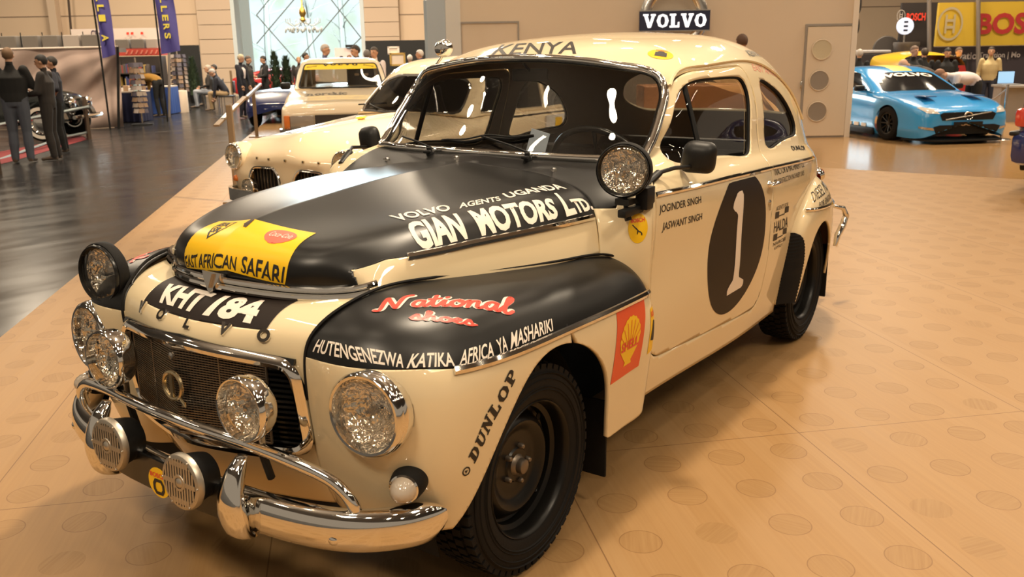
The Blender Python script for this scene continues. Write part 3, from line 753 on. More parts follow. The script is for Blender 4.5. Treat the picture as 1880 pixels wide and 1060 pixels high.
def lamp(name, O, axis, R, parent, shell, depth, ring_mat=CHROME, shell_mat=CHROME, shell_name='lamp_shell', bez=.16, lens_mat=FLUTE, up=None):
    """round lamp: shell behind, bezel ring, reflector bowl, bulb, lens; R is the outer radius, axis points forward"""
    T = frame(O, axis); a = R*(1-bez)
    mb = MB(); mb.lathe(shell, n=40)
    root = mb.moved(T).obj(name, shell_mat, parent)
    z0 = 0.0
    mb = MB(); w_ = R*bez
    mb.lathe([(R*.99, -.018), (R, -.006), (R-.15*w_, .004), (R-.5*w_, .010), (R-.85*w_, .009), (a, .002), (a-.002, -.008), (a-.004, -.014)], n=48)
    mb.moved(T).obj('bezel', ring_mat, root)
    mb = MB(); mb.lathe([(a, -.004)]+[(a*math.cos(t), -.008-depth*math.sin(t)) for t in np.linspace(.08, PI/2-.1, 9)]+[(0, -.008-depth)], n=40)
    mb.moved(T).obj('reflector', REFL, root)
    mb = MB(); mb.lathe([(0, -.012), (.008, -.013), (.011, -.02), (.011, -depth)], n=14); mb.moved(T).obj('bulb', CHROME2, root)
    mb = MB(); mb.lathe([(a-.001, -.004)]+[(a*math.cos(t), -.002+R*.17*math.sin(t)) for t in np.linspace(.12, PI/2, 8)], n=40)
    mb.moved(T).obj('lens', lens_mat, root)
    return root
def bowl(R, d, neck=.25): return [(R*.985, -.016), (R*.97, -.03)]+[(R*.97*math.cos(t)**.7, -.03-(d-.03)*math.sin(t)) for t in np.linspace(.15, PI/2-.08, 8)]+[(R*.1, -d-.002), (0, -d-.002)]
for s_ in (1, -1):
    lamp('headlamp', (.556, .586*s_, .672), (1, .10*s_, .04), .112, wings[s_], [(.111, -.008), (.114, -.014), (.114, -.024), (.110, -.05)], .05, bez=.17)
    # spot lamps in front of the grille
    gy, gz = (.312, .678) if s_ > 0 else (-.262, .702)
    lr = lamp('grille_spot_lamp', (.708, gy, gz), (1, 0, .03), .087, car, bowl(.086, .075), .05, bez=.12)
    MB().box((.66, gy, gz-.10), (.02, .03, .06), bev=.003).obj('lamp_bracket', CHROME2, lr)
    MB().tube([(.675, gy, gz-.082), (.655, gy, gz-.13), (.63, gy, .46)], .011, 8).obj('lamp_stalk', BLACKP, lr)
    # indicator
    T = frame((.505, .668*s_, .487), (1, .42*s_, .02))
    mb = MB(); mb.lathe([(.046, -.045), (.046, -.02), (.043, .010), (.038, .022), (.034, .024)], n=32)
    ind = mb.moved(T @ Matrix.Diagonal((1, 1, 1, 1))).obj('indicator_lamp', RUBBER, wings[s_])
    mb = MB(); mb.lathe([(.037, .021), (.038, .027), (.034, .030)], n=32); mb.moved(T).obj('bezel', CHROME, ind)
    mb = MB(); mb.lathe([(.034, .028)]+[(.034*math.cos(t)-.0015*(k % 2), .028+.042*math.sin(t)) for k, t in enumerate(np.linspace(.1, PI/2, 9))], n=32); mb.moved(T).obj('lens', mat('frosted_lens', (.50, .43, .35), .15, coat=1), ind)
# spot lamp on the right-hand wing, with black cover rim
lr = lamp('wing_spot_lamp', (.545, -.505, .885), (1, .08, .03), .093, car, bowl(.093, .065), .05, ring_mat=BLACKG, shell_mat=BLACKM, bez=.10)
MB().lathe([(.0945, -.036), (.097, -.032), (.097, -.004), (.0945, .0)], n=48).moved(frame((.545, -.505, .885), (1, .08, .03))).obj('rim', RUBBER, lr)
MB().tube([(.50, -.512, .83), (.49, -.50, .80), (.50, -.43, .785), (.535, -.37, .775)], .016, 8).obj('lamp_bracket', BLACKP, lr)
# spot lamp on the left of the scuttle
SPO = (-.60, .690, 1.134)
lr = lamp('scuttle_spot_lamp', SPO, (1, .30, .02), .0865, car, bowl(.0865, .08), .045, ring_mat=BLACKG, shell_mat=BLACKM, bez=.07)
MB().lathe([(.088, -.045), (.0905, -.04), (.0905, -.002), (.088, .003)], n=48).moved(frame(SPO, (1, .30, .02))).obj('rim', RUBBER, lr)
mb = MB(); mb.tube([(-.615, .69, 1.05), (-.615, .70, .975)], .008, 8); mb.box((-.62, .69, 1.03), (.05, .05, .02)); mb.box((-.645, .712, 1.0), (.19, .03, .026), bev=.004)
mb.box((-.69, .728, 1.035), (.06, .045, .075), bev=.004); mb.tube([(-.615, .70, .985), (-.615, .706, .968)], .012, 8)
mb.obj('lamp_bracket', BLACKP, lr)
# chrome search lamp on the right windscreen pillar
T0 = (-1.22, -.50, 1.527)
lr = lamp('pillar_search_lamp', T0, (-.9, -.3, .1), .038, car, bowl(.038, .05), .025, bez=.14)
MB().tube([(-1.21, -.50, 1.50), (-1.20, -.53, 1.46), (-1.17, -.56, 1.42)], .006, 8).obj('lamp_stalk', CHROME, lr)

# ---- grille ---------------------------------------------------------------------------
def nose_x(y, z, off=0.0):
    h = NB.ray_cast(Vector((2, y, z)), Vector((-1, 0, 0))); return h[0].x+off if h[0] else .55
gl_ = thing('grille', None, None); gl_.parent = car; del gl_
for o in list(COL.objects):
    if o.name.startswith('grille') and o.type == 'EMPTY': bpy.data.objects.remove(o)
mb = MB(); loop = [(nose_x(y, z, .004), y, z) for y, z in curve(GR, 150, True)]
def outward_loop(mb_, L_, prof):
    N = len(L_); n = len(prof); c = np.array([0, 0, .63]); v = []
    for i in range(N):
        p = np.array(L_[i]); t = np.array(L_[(i+1) % N])-np.array(L_[i-1]); t /= np.linalg.norm(t); u = np.cross(t, [1, 0, 0]); u /= np.linalg.norm(u)
        if u @ (p-c) < 0: u = -u
        for a, b in prof: v.append(p+u*a+np.array([1, 0, 0])*b)
    f = [(i*n+k, i*n+(k+1) % n, ((i+1) % N)*n+(k+1) % n, ((i+1) % N)*n+k) for i in range(N) for k in range(n)]
    return mb_.add(v, f)
outward_loop(mb, loop, [(.016, -.008), (.020, .004), (.014, .018), (.004, .024), (-.008, .020), (-.012, .006), (-.012, -.03)])
gsur = mb.obj('grille_surround', CHROME, car)
mb = MB()
for s_ in (1, -1):
    for z in np.linspace(.525, .755, 16):
        p = [(nose_x(y*s_, z, -.012), y*s_, z) for y in np.linspace(.345, .01, 8)]
        mb.sweep([(-.003, -.006), (.003, -.006), (.003, .008), (-.003, .008)], p, [(1, 0, 0)]*8)
mb.obj('grille_slats', BLACKG, gsur, smooth=False)
MB().add([(nose_x(y, z, -.045), y, z) for z in (.50, .77) for y in np.linspace(-.36, .36, 9)], [(i, i+1, i+10, i+9) for i in range(8)]).obj('radiator', DARK, gsur, smooth=False)
# wire stone screen in front of the grille, folded at the middle
m, nt, b = nodes_of('wire_mesh_frame'); MATS['wire_mesh_frame'] = m
WIRE = mat('dull_wire', (.235, .195, .15), .35, .9)
def scr_x(y): return .668-.125*abs(y)/.355*.9
mb = MB()
y0s, y1s = -.335, .270; ztop = lambda y: .775-.026*abs(y)/.35; zbot = lambda y: .528+.002*abs(y)
ys = [y0s, -.15, 0, .14, y1s]
for k in range(34):
    t = (k+.5)/34
    p = [(scr_x(y), y, zbot(y)+(ztop(y)-zbot(y))*t) for y in (y0s, 0, y1s)]
    mb.sweep([(-.0016, -.0016), (.0016, -.0016), (.0016, .0016), (-.0016, .0016)], p, [(1, 0, 0)]*3)
for y in np.linspace(y0s, y1s, 66):
    mb.sweep([(-.0008, -.0008), (.0008, -.0008), (.0008, .0008), (-.0008, .0008)], [(scr_x(y)-.002, y, zbot(y)), (scr_x(y)-.002, y, ztop(y))], [(1, 0, 0)]*2)
scr = mb.obj('wire_screen', WIRE, car, smooth=False)
mb = MB(); fr_ = [(scr_x(y), y, ztop(y)) for y in (y0s, 0, y1s)]+[(scr_x(y), y, zbot(y)) for y in (y1s, 0, y0s)]
for i in range(6): mb.tube([fr_[i], fr_[(i+1) % 6]], .004, 6)
for y in (-.17, .135): mb.tube([(scr_x(y)+.001, y, zbot(y)), (scr_x(y)+.001, y, ztop(y))], .0025, 6)
mb.obj('screen_frame', WIRE, scr)
# round badge
T = frame((.676, 0, .668), (1, 0, .02))
mb = MB(); mb.lathe([(.031, 0), (.033, .006), (.038, .008), (.043, .006), (.044, 0)], n=40)
mb.box((0, 0, .005), (.012, .066, .006), T=Matrix.Identity(4)); mb.tube([(.03, -.03, .004), (.052, -.05, .004)], .004, 6); mb.tube([(.052, -.036, .004), (.052, -.05, .004), (.038, -.05, .004)], .003, 6)
bdg = mb.moved(T).obj('badge', mat('brass_badge', (.55, .45, .28), .25, 1.0), car)
mb = MB(); mb.lathe([(0, .0), (.0095, .0), (.0095, .008), (0, .010)], n=16); mb.box((0, 0, -.004), (.012, .02, .006)); mb.moved(frame((.668, 0, .752), (1, 0, .1))).obj('screen_catch', CHROME2, scr)
# chrome sill under the grille, black bar over it
p = [(nose_x(y, .79, .006), y, .785-.028*abs(y)/.36+.010) for y in np.linspace(-.36, .36, 31)]
MB().sweep([(-.010, -.004), (.010, -.004), (.008, .008), (-.008, .008)], p, [(1, 0, .5)]*31).obj('grille_top_bar', BLACKG, gsur)
p = [(nose_x(y, .50, .030), y, .500) for y in np.linspace(-.33, .33, 31)]
MB().sweep([(-.014, -.02), (.014, -.02), (.012, .006), (0, .012), (-.012, .006)], p, [(1, 0, .3)]*31).obj('grille_sill', CHROME, gsur)
# ---- maker's letters across the nose ------------------------------------------------------
for ch, y in zip('VOLVO', (-.248, -.122, .010, .142, .264)):
    z = .826 if abs(y) > .2 else .830
    v, f, W_ = text2d(ch, .05)
    h = NB.ray_cast(Vector((2, y, z)), Vector((-1, 0, 0)))
    T = frame(h[0], h[1], (0, 1, 0)); mb = MB()
    S = .036; vv = [((x-W_/2)*S*1.05, (yy-.5)*S) for x, yy in v]
    mb.add([T @ Vector((x, yy, .006)) for x, yy in vv], f); n0 = len(vv)
    ed = {}
    for t_ in f:
        for i in range(3):
            e = (t_[i], t_[(i+1) % 3]); k_ = (min(e), max(e)); ed[k_] = None if k_ in ed else e
    b = len(mb.v); mb.v += [tuple(T @ Vector((x, yy, -.002))) for x, yy in vv]
    for e in ed.values():
        if e: mb.f.append((e[1], e[0], e[0]+b, e[1]+b)); mb.m.append(0)
    mb.obj('letter', CHROME, nose_o, smooth=False)

# ---- bumper ---------------------------------------------------------------------------------
BL = [(0, .722), (.15, .719), (.30, .708), (.45, .684), (.58, .636), (.66, .570), (.705, .505), (.725, .455), (.73, .43)]
bl = curve([(x, y, 0) for y, x in BL], 50); bl = np.concatenate([bl[::-1]*np.array([1, -1, 1]), bl[1:]])
bprof = [(-.030, -.062), (-.012, -.066), (.004, -.058), (.014, -.036), (.017, -.010), (.014, .016), (.005, .038), (-.012, .047), (-.030, .044)]
N = len(bl); v = []
for i in range(N):
    p = bl[i]; t = bl[min(i+1, N-1)]-bl[max(i-1, 0)]; t /= np.linalg.norm(t); o_ = np.array([t[1], -t[0], 0]) if True else 0
    if o_ @ (p-np.array([-.5, 0, 0])) < 0: o_ = -o_
    e = min(i, N-1-i); k = 1-.60*max(0, 1-e/7)**2.2
    zc = .415-.035*p[1]
    for a, b in bprof: v.append(p+o_*a*k+np.array([0, 0, zc+b*k]))
n = len(bprof); mb = MB(); mb.add(v, [(i*n+j, i*n+j+1, (i+1)*n+j+1, (i+1)*n+j) for i in range(N-1) for j in range(n-1)]+[tuple(range(n)), tuple(reversed(range((N-1)*n, N*n)))])
bump = outward(mb, (0, 0, .41)).obj('front_bumper', CHROME, car, angle=60)
# dark plate across the middle of the bumper
yy = np.linspace(-.235, .235, 24)
def bump_x(y): return float(np.interp(abs(y), [b[0] for b in BL], [b[1] for b in BL]))
mb = MB(); mb.sweep([(-.046, .0), (.050, .0), (.050, .007), (-.046, .007)], [(bump_x(y)+.014, y, .420-.035*y) for y in yy], [(1, 0, 0)]*24)
bplate = mb.obj('bumper_plate', BLACKG, bump)
PB = mb.tris()
for y in (.66, -.66, .56, -.56):
    pass
for s_ in (1, -1):
    mb = MB(); mb.ball((bump_x(.555)+.012, .555*s_, .392-.02*s_), .016, sc=(.8, 1, 1)); mb.obj('bumper_bolt', CHROME, bump)
    # overrider: a tapering blade
    dz = -.010*s_; c = [(.700, .292, .335+dz), (.732, .292, .350+dz), (.748, .292, .395+dz), (.752, .292, .440+dz), (.742, .292, .490+dz), (.720, .292, .535+dz), (.700, .292, .556+dz)]
    wd = [.030, .042, .050, .046, .036, .026, .018]
    p = curve(c, 24); ww = np.interp(np.linspace(0, 6, 24), range(7), wd); mb = MB(); v = []; n = 14
    for i in range(24):
        for k in range(n):
            a = 2*PI*k/n; v.append((p[i][0]+(.030 if math.cos(a) < 0 else .022)*math.cos(a)*min(1, .4+i/5, .3+(23-i)/5), p[i][1]*s_+ww[i]*math.sin(a), p[i][2]))
    mb.add(v, [(i*n+k, i*n+(k+1) % n, (i+1)*n+(k+1) % n, (i+1)*n+k) for i in range(23) for k in range(n)]+[tuple(range(n)), tuple(range(23*n, 24*n))])
    outward(mb, (.73, .3*s_, .44)).obj('overrider', CHROME, bump, angle=70)
rail = [(.600, .588, .435), (.612, .577, .485), (.622, .535, .523), (.645, .45, .552), (.68, .30, .580), (.705, .15, .591), (.712, 0, .594)]
rl = curve(rail+[(p[0], -p[1], p[2]) for p in reversed(rail[:-1])], 90); rl[:, 2] -= .035*rl[:, 1]
MB().tube(rl, .0165, 14).obj('bumper_rail', CHROME, bump)
for s_ in (1, -1):
    T = frame((.785, .157*s_-.002, .484-.012*s_), (1, .0, .05)); R = .076
    mb = MB(); mb.lathe([(.055, -.075), (.060, -.06), (.068, -.02), (R, -.006), (R, .0), (R*.97, .006), (R*.93, .008), (R*.90, .005), (0, .003)], n=48)
    hn = mb.moved(T).obj('horn', BLACKP, bump)
    mb = MB(); mb.lathe([(R*1.005, -.008), (R*1.01, .001), (R*.97, .009), (R*.88, .012), (R*.84, .012)], n=48)
    # slotted face: bars between long slots (local y is vertical on the face)
    r2 = R*.85; nb = 12
    for k in range(nb+1):
        x = -r2+2*r2*k/nb; h = math.sqrt(max(r2*r2-x*x, 0))
        if h > .004: mb.box((x, 0, .0115), (.0068, 2*h, .003), T=Matrix.Identity(4))
    mb.box((0, 0, .0118), (2*r2*.98, .0125, .0035))
    for y_ in (.78, -.78): mb.box((0, y_*r2, .0113), (1.15*r2, .014, .0028))
    mb.lathe([(0, .018), (.009, .017), (.013, .014), (.015, .012)], n=20); mb.lathe([(.015, .0145), (.022, .0145), (.023, .012)], n=20)
    for a in np.linspace(0, 2*PI, 7)[:-1]: mb.ball((R*.92*math.cos(a), R*.92*math.sin(a), .011), .0035, seg=8, ring=6)
    mb.moved(T).obj('horn_grille', SILVER, hn)
# rear bumper end
rb = [(-3.50, .60, .445), (-3.60, .54, .45), (-3.68, .40, .45), (-3.72, 0, .45)]
p = curve(rb+[(q[0], -q[1], q[2]) for q in reversed(rb[:-1])], 60)
MB().sweep([(-.012, -.055), (.006, -.05), (.015, 0), (.006, .045), (-.012, .05)], p, [(0, 0, 1)]*60).obj('rear_bumper', CHROME, car)
for s_ in (1, -1):
    mb = MB(); mb.tube([(-3.36, .66*s_, .575), (-3.41, .70*s_, .56), (-3.45, .71*s_, .51), (-3.43, .70*s_, .45), (-3.37, .69*s_, .40), (-3.36, .685*s_, .34)], [.010, .014, .018, .02, .018, .012], 10); mb.obj('rear_overrider', CHROME, car)
    mb = MB(); mb.lathe([(0, .032), (.02, .028), (.034, .012), (.036, 0)], (-3.13, .62*s_, .79), (-.7, .35*s_, .35), n=20); tl = mb.obj('tail_lamp', mat('red_lens', (.55, .05, .03), .15, coat=1), car)
    mb = MB(); mb.lathe([(.036, -.02), (.041, 0), (.040, .008), (.034, .012)], (-3.13, .62*s_, .79), (-.7, .35*s_, .35), n=20); mb.obj('bezel', CHROME, tl)

# ---- mirrors, handles, wipers ------------------------------------------------------------
for s_ in (1, -1):
    arm = MB(); b0 = side(-.735, 1.062, s_, .020); b1 = side(-.815, 1.085, s_, .020)
    arm.tube([b0, b0*.5+b1*.5, b1], [.012, .017, .015], 10, flat=.8)
    c = Vector((-1.018, .773*s_, 1.133)); T = frame(c, (.96, .22*s_, -.05), (0, 1, 0))
    arm.tube([b1, b1+Vector((-.05, .035*s_, .012)), c+Vector((.03, -.01*s_, -.03)), c+Vector((.02, 0, 0))], .0075, 8)
    mr = arm.obj('door_mirror', BLACKP, doors[s_])
    mb = MB(); ol = rpoly([(-.066*s_, -.052), (.058*s_, -.058), (.070*s_, .052), (-.046*s_, .066)], [.036, .032, .036, .044], 6)
    v = []; n = len(ol)
    for zz, k in ((-.010, .96), (-.004, 1.0), (.006, 1.0), (.022, .93), (.036, .76), (.044, .45)):
        v += [T @ Vector((x*k, y*k, zz)) for x, y in ol]
    mb.add(v, [(i*n+k, i*n+(k+1) % n, (i+1)*n+(k+1) % n, (i+1)*n+k) for i in range(5) for k in range(n)]+[tuple(range(5*n, 6*n))])
    mb.obj('mirror_housing', BLACKP, mr, angle=60)
    mb = MB(); mb.add([T @ Vector((x*.94, y*.94, -.008)) for x, y in ol], [tuple(reversed(range(n)))]); mb.obj('mirror_glass', CHROME, mr)
    # door handle, lock
    h0 = side(-1.80, .925, s_, .004); h1 = side(-1.925, .925, s_, .0)
    mb = MB(); mb.lathe([(.016, -.004), (.016, .006), (.011, .012), (.008, .03), (0, .03)], side(-1.825, .925, s_), (0, s_, 0), n=18)
    mb.tube([h0+Vector((.015, .020*s_, 0)), h0+Vector((-.02, .030*s_, .004)), h0+Vector((-.06, .028*s_, .002)), h0+Vector((-.105, .020*s_, 0))], [.006, .010, .010, .005], 10)
    mb.obj('door_handle', CHROME, doors[s_])
    mb = MB(); mb.lathe([(.012, 0), (.012, .005), (.006, .008), (0, .008)], side(-1.835, .845, s_), (0, s_, 0), n=16); mb.box(tuple(side(-1.835, .825, s_, .006)), (.008, .004, .03)); mb.obj('door_lock', CHROME2, doors[s_])
def ws_pt(s, t, off):
    """point on the windscreen; s 0..1 from left to right, t 0..1 from base to top"""
    q = G[min(20, int(round(t*20)))][min(40, int(round(s*40)))]; h = WSB.find_nearest(Vector(q)); n_ = h[1] if h[1].x > 0 else -h[1]
    return h[0]+n_*off
WSB = ws.tris()
def cowl_pt(x, y, off=0.0):
    h = CB.ray_cast(Vector((x, y, 3)), Vector((0, 0, -1))); return h[0]+Vector((0, 0, off))
for yb, tip, mid in ((-.245, (.985, .045), (.84, .075)), (.215, (.685, .075), (.52, .13))):
    pv = cowl_pt(-.775, yb, .0)
    mb = MB(); mb.lathe([(.017, 0), (.016, .012), (.012, .02), (.010, .034), (0, .036)], pv-Vector((0, 0, .004)), (.25, 0, 1), n=16)
    mb.box(tuple(pv+Vector((.02, 0, .012))), (.03, .022, .012), bev=.004)
    a = pv+Vector((.006, 0, .030)); m_ = ws_pt(*mid, .022)
    mb.tube([a, (a*2+m_)/3+Vector((.01, 0, .006)), m_], .0045, 6)
    wpr = mb.obj('wiper', BLACKP, car)
    e0 = ws_pt(mid[0]*2-tip[0], max(0.03, mid[1]*2-tip[1]), .010); e1 = ws_pt(*tip, .010)
    ps = [ws_pt(mid[0]*2-tip[0]+(2*tip[0]-2*mid[0])*t, tip[1]+(max(.03, 2*mid[1]-tip[1])-tip[1])*(1-t), .008) for t in np.linspace(0, 1, 14)]
    ps2 = curve(ps[::3]+[ps[-1]], 20)
    MB().tube(ps2, .0055, 6).obj('wiper_blade', RUBBER, wpr)
    MB().tube([p+np.array([.010, 0, .010*math.sin(PI*i/19)+.003]) for i, p in enumerate(ps2)], .0035, 6).obj('blade_bow', BLACKP, wpr)
for yb in (-.42, -.07, .36):
    pv = cowl_pt(-.715, yb); mb = MB(); mb.lathe([(.011, -.002), (.011, .006), (.008, .012), (0, .013)], pv, (0, 0, 1), n=14); mb.box(tuple(pv+Vector((.012, 0, .008))), (.02, .006, .004)); mb.obj('washer_jet', CHROME2, cowl_o)

# ---- cabin -----------------------------------------------------------------------------
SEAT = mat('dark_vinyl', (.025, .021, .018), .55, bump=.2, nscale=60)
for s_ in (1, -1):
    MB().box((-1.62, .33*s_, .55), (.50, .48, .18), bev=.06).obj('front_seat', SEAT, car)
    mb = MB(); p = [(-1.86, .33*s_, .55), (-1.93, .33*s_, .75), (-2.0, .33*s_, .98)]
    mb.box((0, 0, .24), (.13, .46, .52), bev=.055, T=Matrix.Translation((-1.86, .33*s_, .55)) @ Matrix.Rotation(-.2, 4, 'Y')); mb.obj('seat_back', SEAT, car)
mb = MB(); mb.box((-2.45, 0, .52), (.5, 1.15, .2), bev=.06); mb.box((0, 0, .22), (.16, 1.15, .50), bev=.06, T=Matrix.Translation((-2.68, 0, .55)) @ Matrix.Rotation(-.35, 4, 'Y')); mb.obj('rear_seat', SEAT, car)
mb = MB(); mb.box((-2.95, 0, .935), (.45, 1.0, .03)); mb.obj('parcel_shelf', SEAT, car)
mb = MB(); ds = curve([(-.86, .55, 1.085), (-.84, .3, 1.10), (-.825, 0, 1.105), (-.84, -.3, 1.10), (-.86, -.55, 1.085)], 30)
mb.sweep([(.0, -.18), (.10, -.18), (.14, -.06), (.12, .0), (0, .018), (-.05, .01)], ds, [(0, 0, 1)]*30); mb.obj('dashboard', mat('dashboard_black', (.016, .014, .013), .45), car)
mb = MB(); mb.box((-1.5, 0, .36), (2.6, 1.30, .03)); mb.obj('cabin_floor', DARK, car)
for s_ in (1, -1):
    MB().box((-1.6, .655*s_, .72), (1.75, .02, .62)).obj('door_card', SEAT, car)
SWC = Vector((-1.10, .345, 1.045)); T = frame(SWC, (-.86, 0, .50))
mb = MB(); ring = [T @ Vector((.205*math.cos(a), .205*math.sin(a), 0)) for a in np.linspace(0, 2*PI, 49)[:-1]]
mb.merge(ring_tube(ring, .0125, n=10)); mb.lathe([(0, .02), (.03, .015), (.045, 0), (.04, -.05)], n=20, ) if False else None
sw = mb.obj('steering_wheel', BLACKG, car)
mb = MB()
for a in (PI/2+.1, PI/2+.1+2.2, PI/2+.1-2.2): mb.tube([T @ Vector((0, 0, -.02)), T @ Vector((.2*math.cos(a), .2*math.sin(a), 0))], .008, 6)
mb.tube([T @ Vector((0, 0, .01)), T @ Vector((0, 0, -.3))], [.035, .02], 12); mb.obj('wheel_spokes', BLACKP, sw)
mb = MB(); mb.box((-1.13, 0, 1.415), (.015, .17, .05), bev=.006); mb.tube([(-1.13, 0, 1.43), (-1.07, 0, 1.47)], .006, 6); mb.obj('interior_mirror', BLACKP, car)
# grey map board behind the glass, blue-white sun strip leaning at the left pillar
MB().box((0, 0, 0), (.004, .075, .10), T=frame((-.93, .16, 1.165), (.0, .3, 1), (1, .3, 0))).obj('time_card', mat('pale_card', (.66, .76, .90), .5), car)
# inner rear-quarter trims in body cream

# ================================================================== lettering and stickers on the rally car
def wrap_unit(bvh, v, f, bottom, top, off=.0014, L=.012):
    return wrap(bvh, (v, f, 1.0), bottom, top, off, L)
def place(shape, x0, y0, x1, y1):
    """a normalised 2D shape stretched into a box of the unit square"""
    v, f, W_ = shape; return [(x0+(x1-x0)*x/W_, y0+(y1-y0)*y) for x, y in v], f
SQ = ([(0, 0), (1, 0), (1, 1), (0, 1)], [(0, 1, 2), (0, 2, 3)])
def disc2d(n=40): return polys2d([[(math.cos(2*PI*k/n), math.sin(2*PI*k/n)) for k in range(n)]])
def ring2d(a=1, b=.82, n=40):
    v = []; f = []
    for k in range(n):
        c, s = math.cos(2*PI*k/n), math.sin(2*PI*k/n); v += [(.5+.5*a*c, .5+.5*a*s), (.5+.5*b*c, .5+.5*b*s)]
        i, j = 2*k, 2*((k+1) % n); f += [(i, j, j+1), (i, j+1, i+1)]
    return v, f, 1.0
def text_on(bvh, s, bottom, top, m, parent, bold=.0, shear=0.0, off=.0014, name='lettering', L=.012, shape=None):
    return wrap(bvh, shape or text2d(s, bold, shear), bottom, top, off, L).obj(name, m, parent, angle=180)
def slab(ch):
    """heavy slab-serif capitals as outlines in a 0..1 box"""
    q = {'V': [[(0,1),(.42,1),(.42,.86),(.36,.86),(.53,.36),(.68,.86),(.60,.86),(.60,1),(1,1),(1,.86),(.93,.86),(.62,0),(.38,0),(.08,.86),(0,.86)]],
         'L': [[(0,0),(.95,0),(.95,.40),(.80,.40),(.76,.16),(.50,.16),(.50,.86),(.62,.86),(.62,1),(0,1),(0,.86),(.14,.86),(.14,.14),(0,.14)]],
         'D': [[(0,0),(.55,0),(.85,.12),(1,.5),(.72,.5),(.62,.2),(.46,.15),(.46,.85),(.62,.8),(.72,.5),(1,.5),(.85,.88),(.55,1),(0,1),(0,.86),(.12,.86),(.12,.14),(0,.14)]],
         'U': [[(0,1),(.52,1),(.52,.87),(.40,.87),(.40,.3),(.5,.15),(.66,.2),(.72,.35),(.72,.87),(.6,.87),(.6,1),(1,1),(1,.87),(.90,.87),(.90,.3),(.75,.05),(.5,0),(.25,.05),(.1,.28),(.1,.87),(0,.87)]],
         'N': [[(0,0),(.42,0),(.42,.13),(.30,.13),(.30,.62),(.72,0),(.92,0),(.92,.87),(1,.87),(1,1),(.60,1),(.60,.87),(.72,.87),(.72,.45),(.36,1),(0,1),(0,.87),(.12,.87),(.12,.13),(0,.13)]],
         'O': [[(.5,0),(.85,.12),(1,.5),(.85,.88),(.5,1),(.5,.84),(.66,.75),(.70,.5),(.66,.25),(.5,.16)],[(.5,0),(.5,.16),(.34,.25),(.30,.5),(.34,.75),(.5,.84),(.5,1),(.15,.88),(0,.5),(.15,.12)]],
         'P': [[(0,0),(.55,0),(.55,.14),(.44,.14),(.44,.40),(.7,.42),(.95,.55),(.98,.75),(.72,.72),(.62,.55),(.44,.53),(.44,.86),(.62,.84),(.72,.72),(.98,.75),(.88,.95),(.6,1),(0,1),(0,.86),(.13,.86),(.13,.14),(0,.14)]]}
    return q[ch]
def slab_word(s, gap=.10):
    out = []; x = 0
    for ch in s:
        w_ = {'L': .85, 'V': 1.05, 'P': .9}.get(ch, 1.0)
        out += [[(x+a*w_, b) for a, b in p] for p in slab(ch)]; x += w_+gap
    return polys2d(out)
def script(s):
    g = {'N': (2.2, [[(-.15,.15),(.1,-.05),(.3,.3),(.55,1.2),(.8,1.9)],[(.8,1.9),(.95,1.0),(1.15,0)],[(1.15,0),(1.5,1.1),(1.85,1.9),(2.2,2.0)]]),
         'a': (1.05, [[(.75,.85),(.45,.98),(.15,.65),(.12,.2),(.35,.0),(.62,.3),(.78,.85)],[(.78,.85),(.74,.3),(.86,.02),(1.1,.3)]]),
         't': (.75, [[(.0,.3),(.3,1.0),(.42,1.7)],[(.40,1.5),(.30,.6),(.36,.08),(.55,.02),(.78,.3)],[(.05,1.08),(.72,1.18)]]),
         'i': (.6, [[(.0,.3),(.28,.9),(.24,.3),(.38,.02),(.62,.3)],[(.36,1.32),(.40,1.38)]]),
         'o': (.95, [[(.5,.95),(.18,.75),(.12,.25),(.4,.0),(.72,.25),(.75,.72),(.5,.95),(.6,.72),(.98,.72)]]),
         'n': (1.1, [[(.0,.72),(.18,.92),(.2,.5),(.14,.0)],[(.17,.35),(.45,.88),(.68,.9),(.68,.35),(.82,.02),(1.12,.3)]]),
         'l': (.75, [[(.0,.3),(.42,1.2),(.55,1.85),(.42,2.0),(.3,1.5),(.24,.5),(.36,.05),(.55,.02),(.8,.35)]]),
         's': (.85, [[(.0,.3),(.45,1.05),(.52,.6),(.62,.2),(.38,-.02),(.1,.08)],[(.55,.1),(.85,.3)]]),
         'h': (1.1, [[(.0,.3),(.4,1.2),(.52,1.8),(.4,1.95),(.28,1.5),(.16,.0)],[(.18,.4),(.48,.9),(.68,.85),(.68,.3),(.82,.02),(1.1,.3)]]),
         'e': (.85, [[(.0,.3),(.3,.45),(.6,.75),(.42,.98),(.18,.7),(.18,.2),(.45,.0),(.85,.3)]])}
    out = []; x = 0
    for ch in s:
        w_, st = g[ch]; out += [[(x+a, b) for a, b in p] for p in st]; x += w_
    return out
def armature(parts=True):
    """ring with the H-shaped armature inside, unit box"""
    v, f, _ = ring2d(1, .86); b = len(v)
    for x0, x1, y0, y1 in ((.30, .38, .22, .78), (.62, .70, .22, .78), (.38, .62, .56, .64), (.38, .62, .36, .44)):
        n = len(v); v += [(x0, y0), (x1, y0), (x1, y1), (x0, y1)]; f += [(n, n+1, n+2), (n, n+2, n+3)]
    return v, f, 1.0
# roof ----------------------------------------------------------------------------------
text_on(BB, 'KENYA', [(-1.085,-.165,1.490),(-1.082,.055,1.494),(-1.120,.218,1.493)], [(-1.310,-.265,1.533),(-1.282,-.06,1.540),(-1.300,.128,1.541)], BROWNK, body_o, .012, .12)
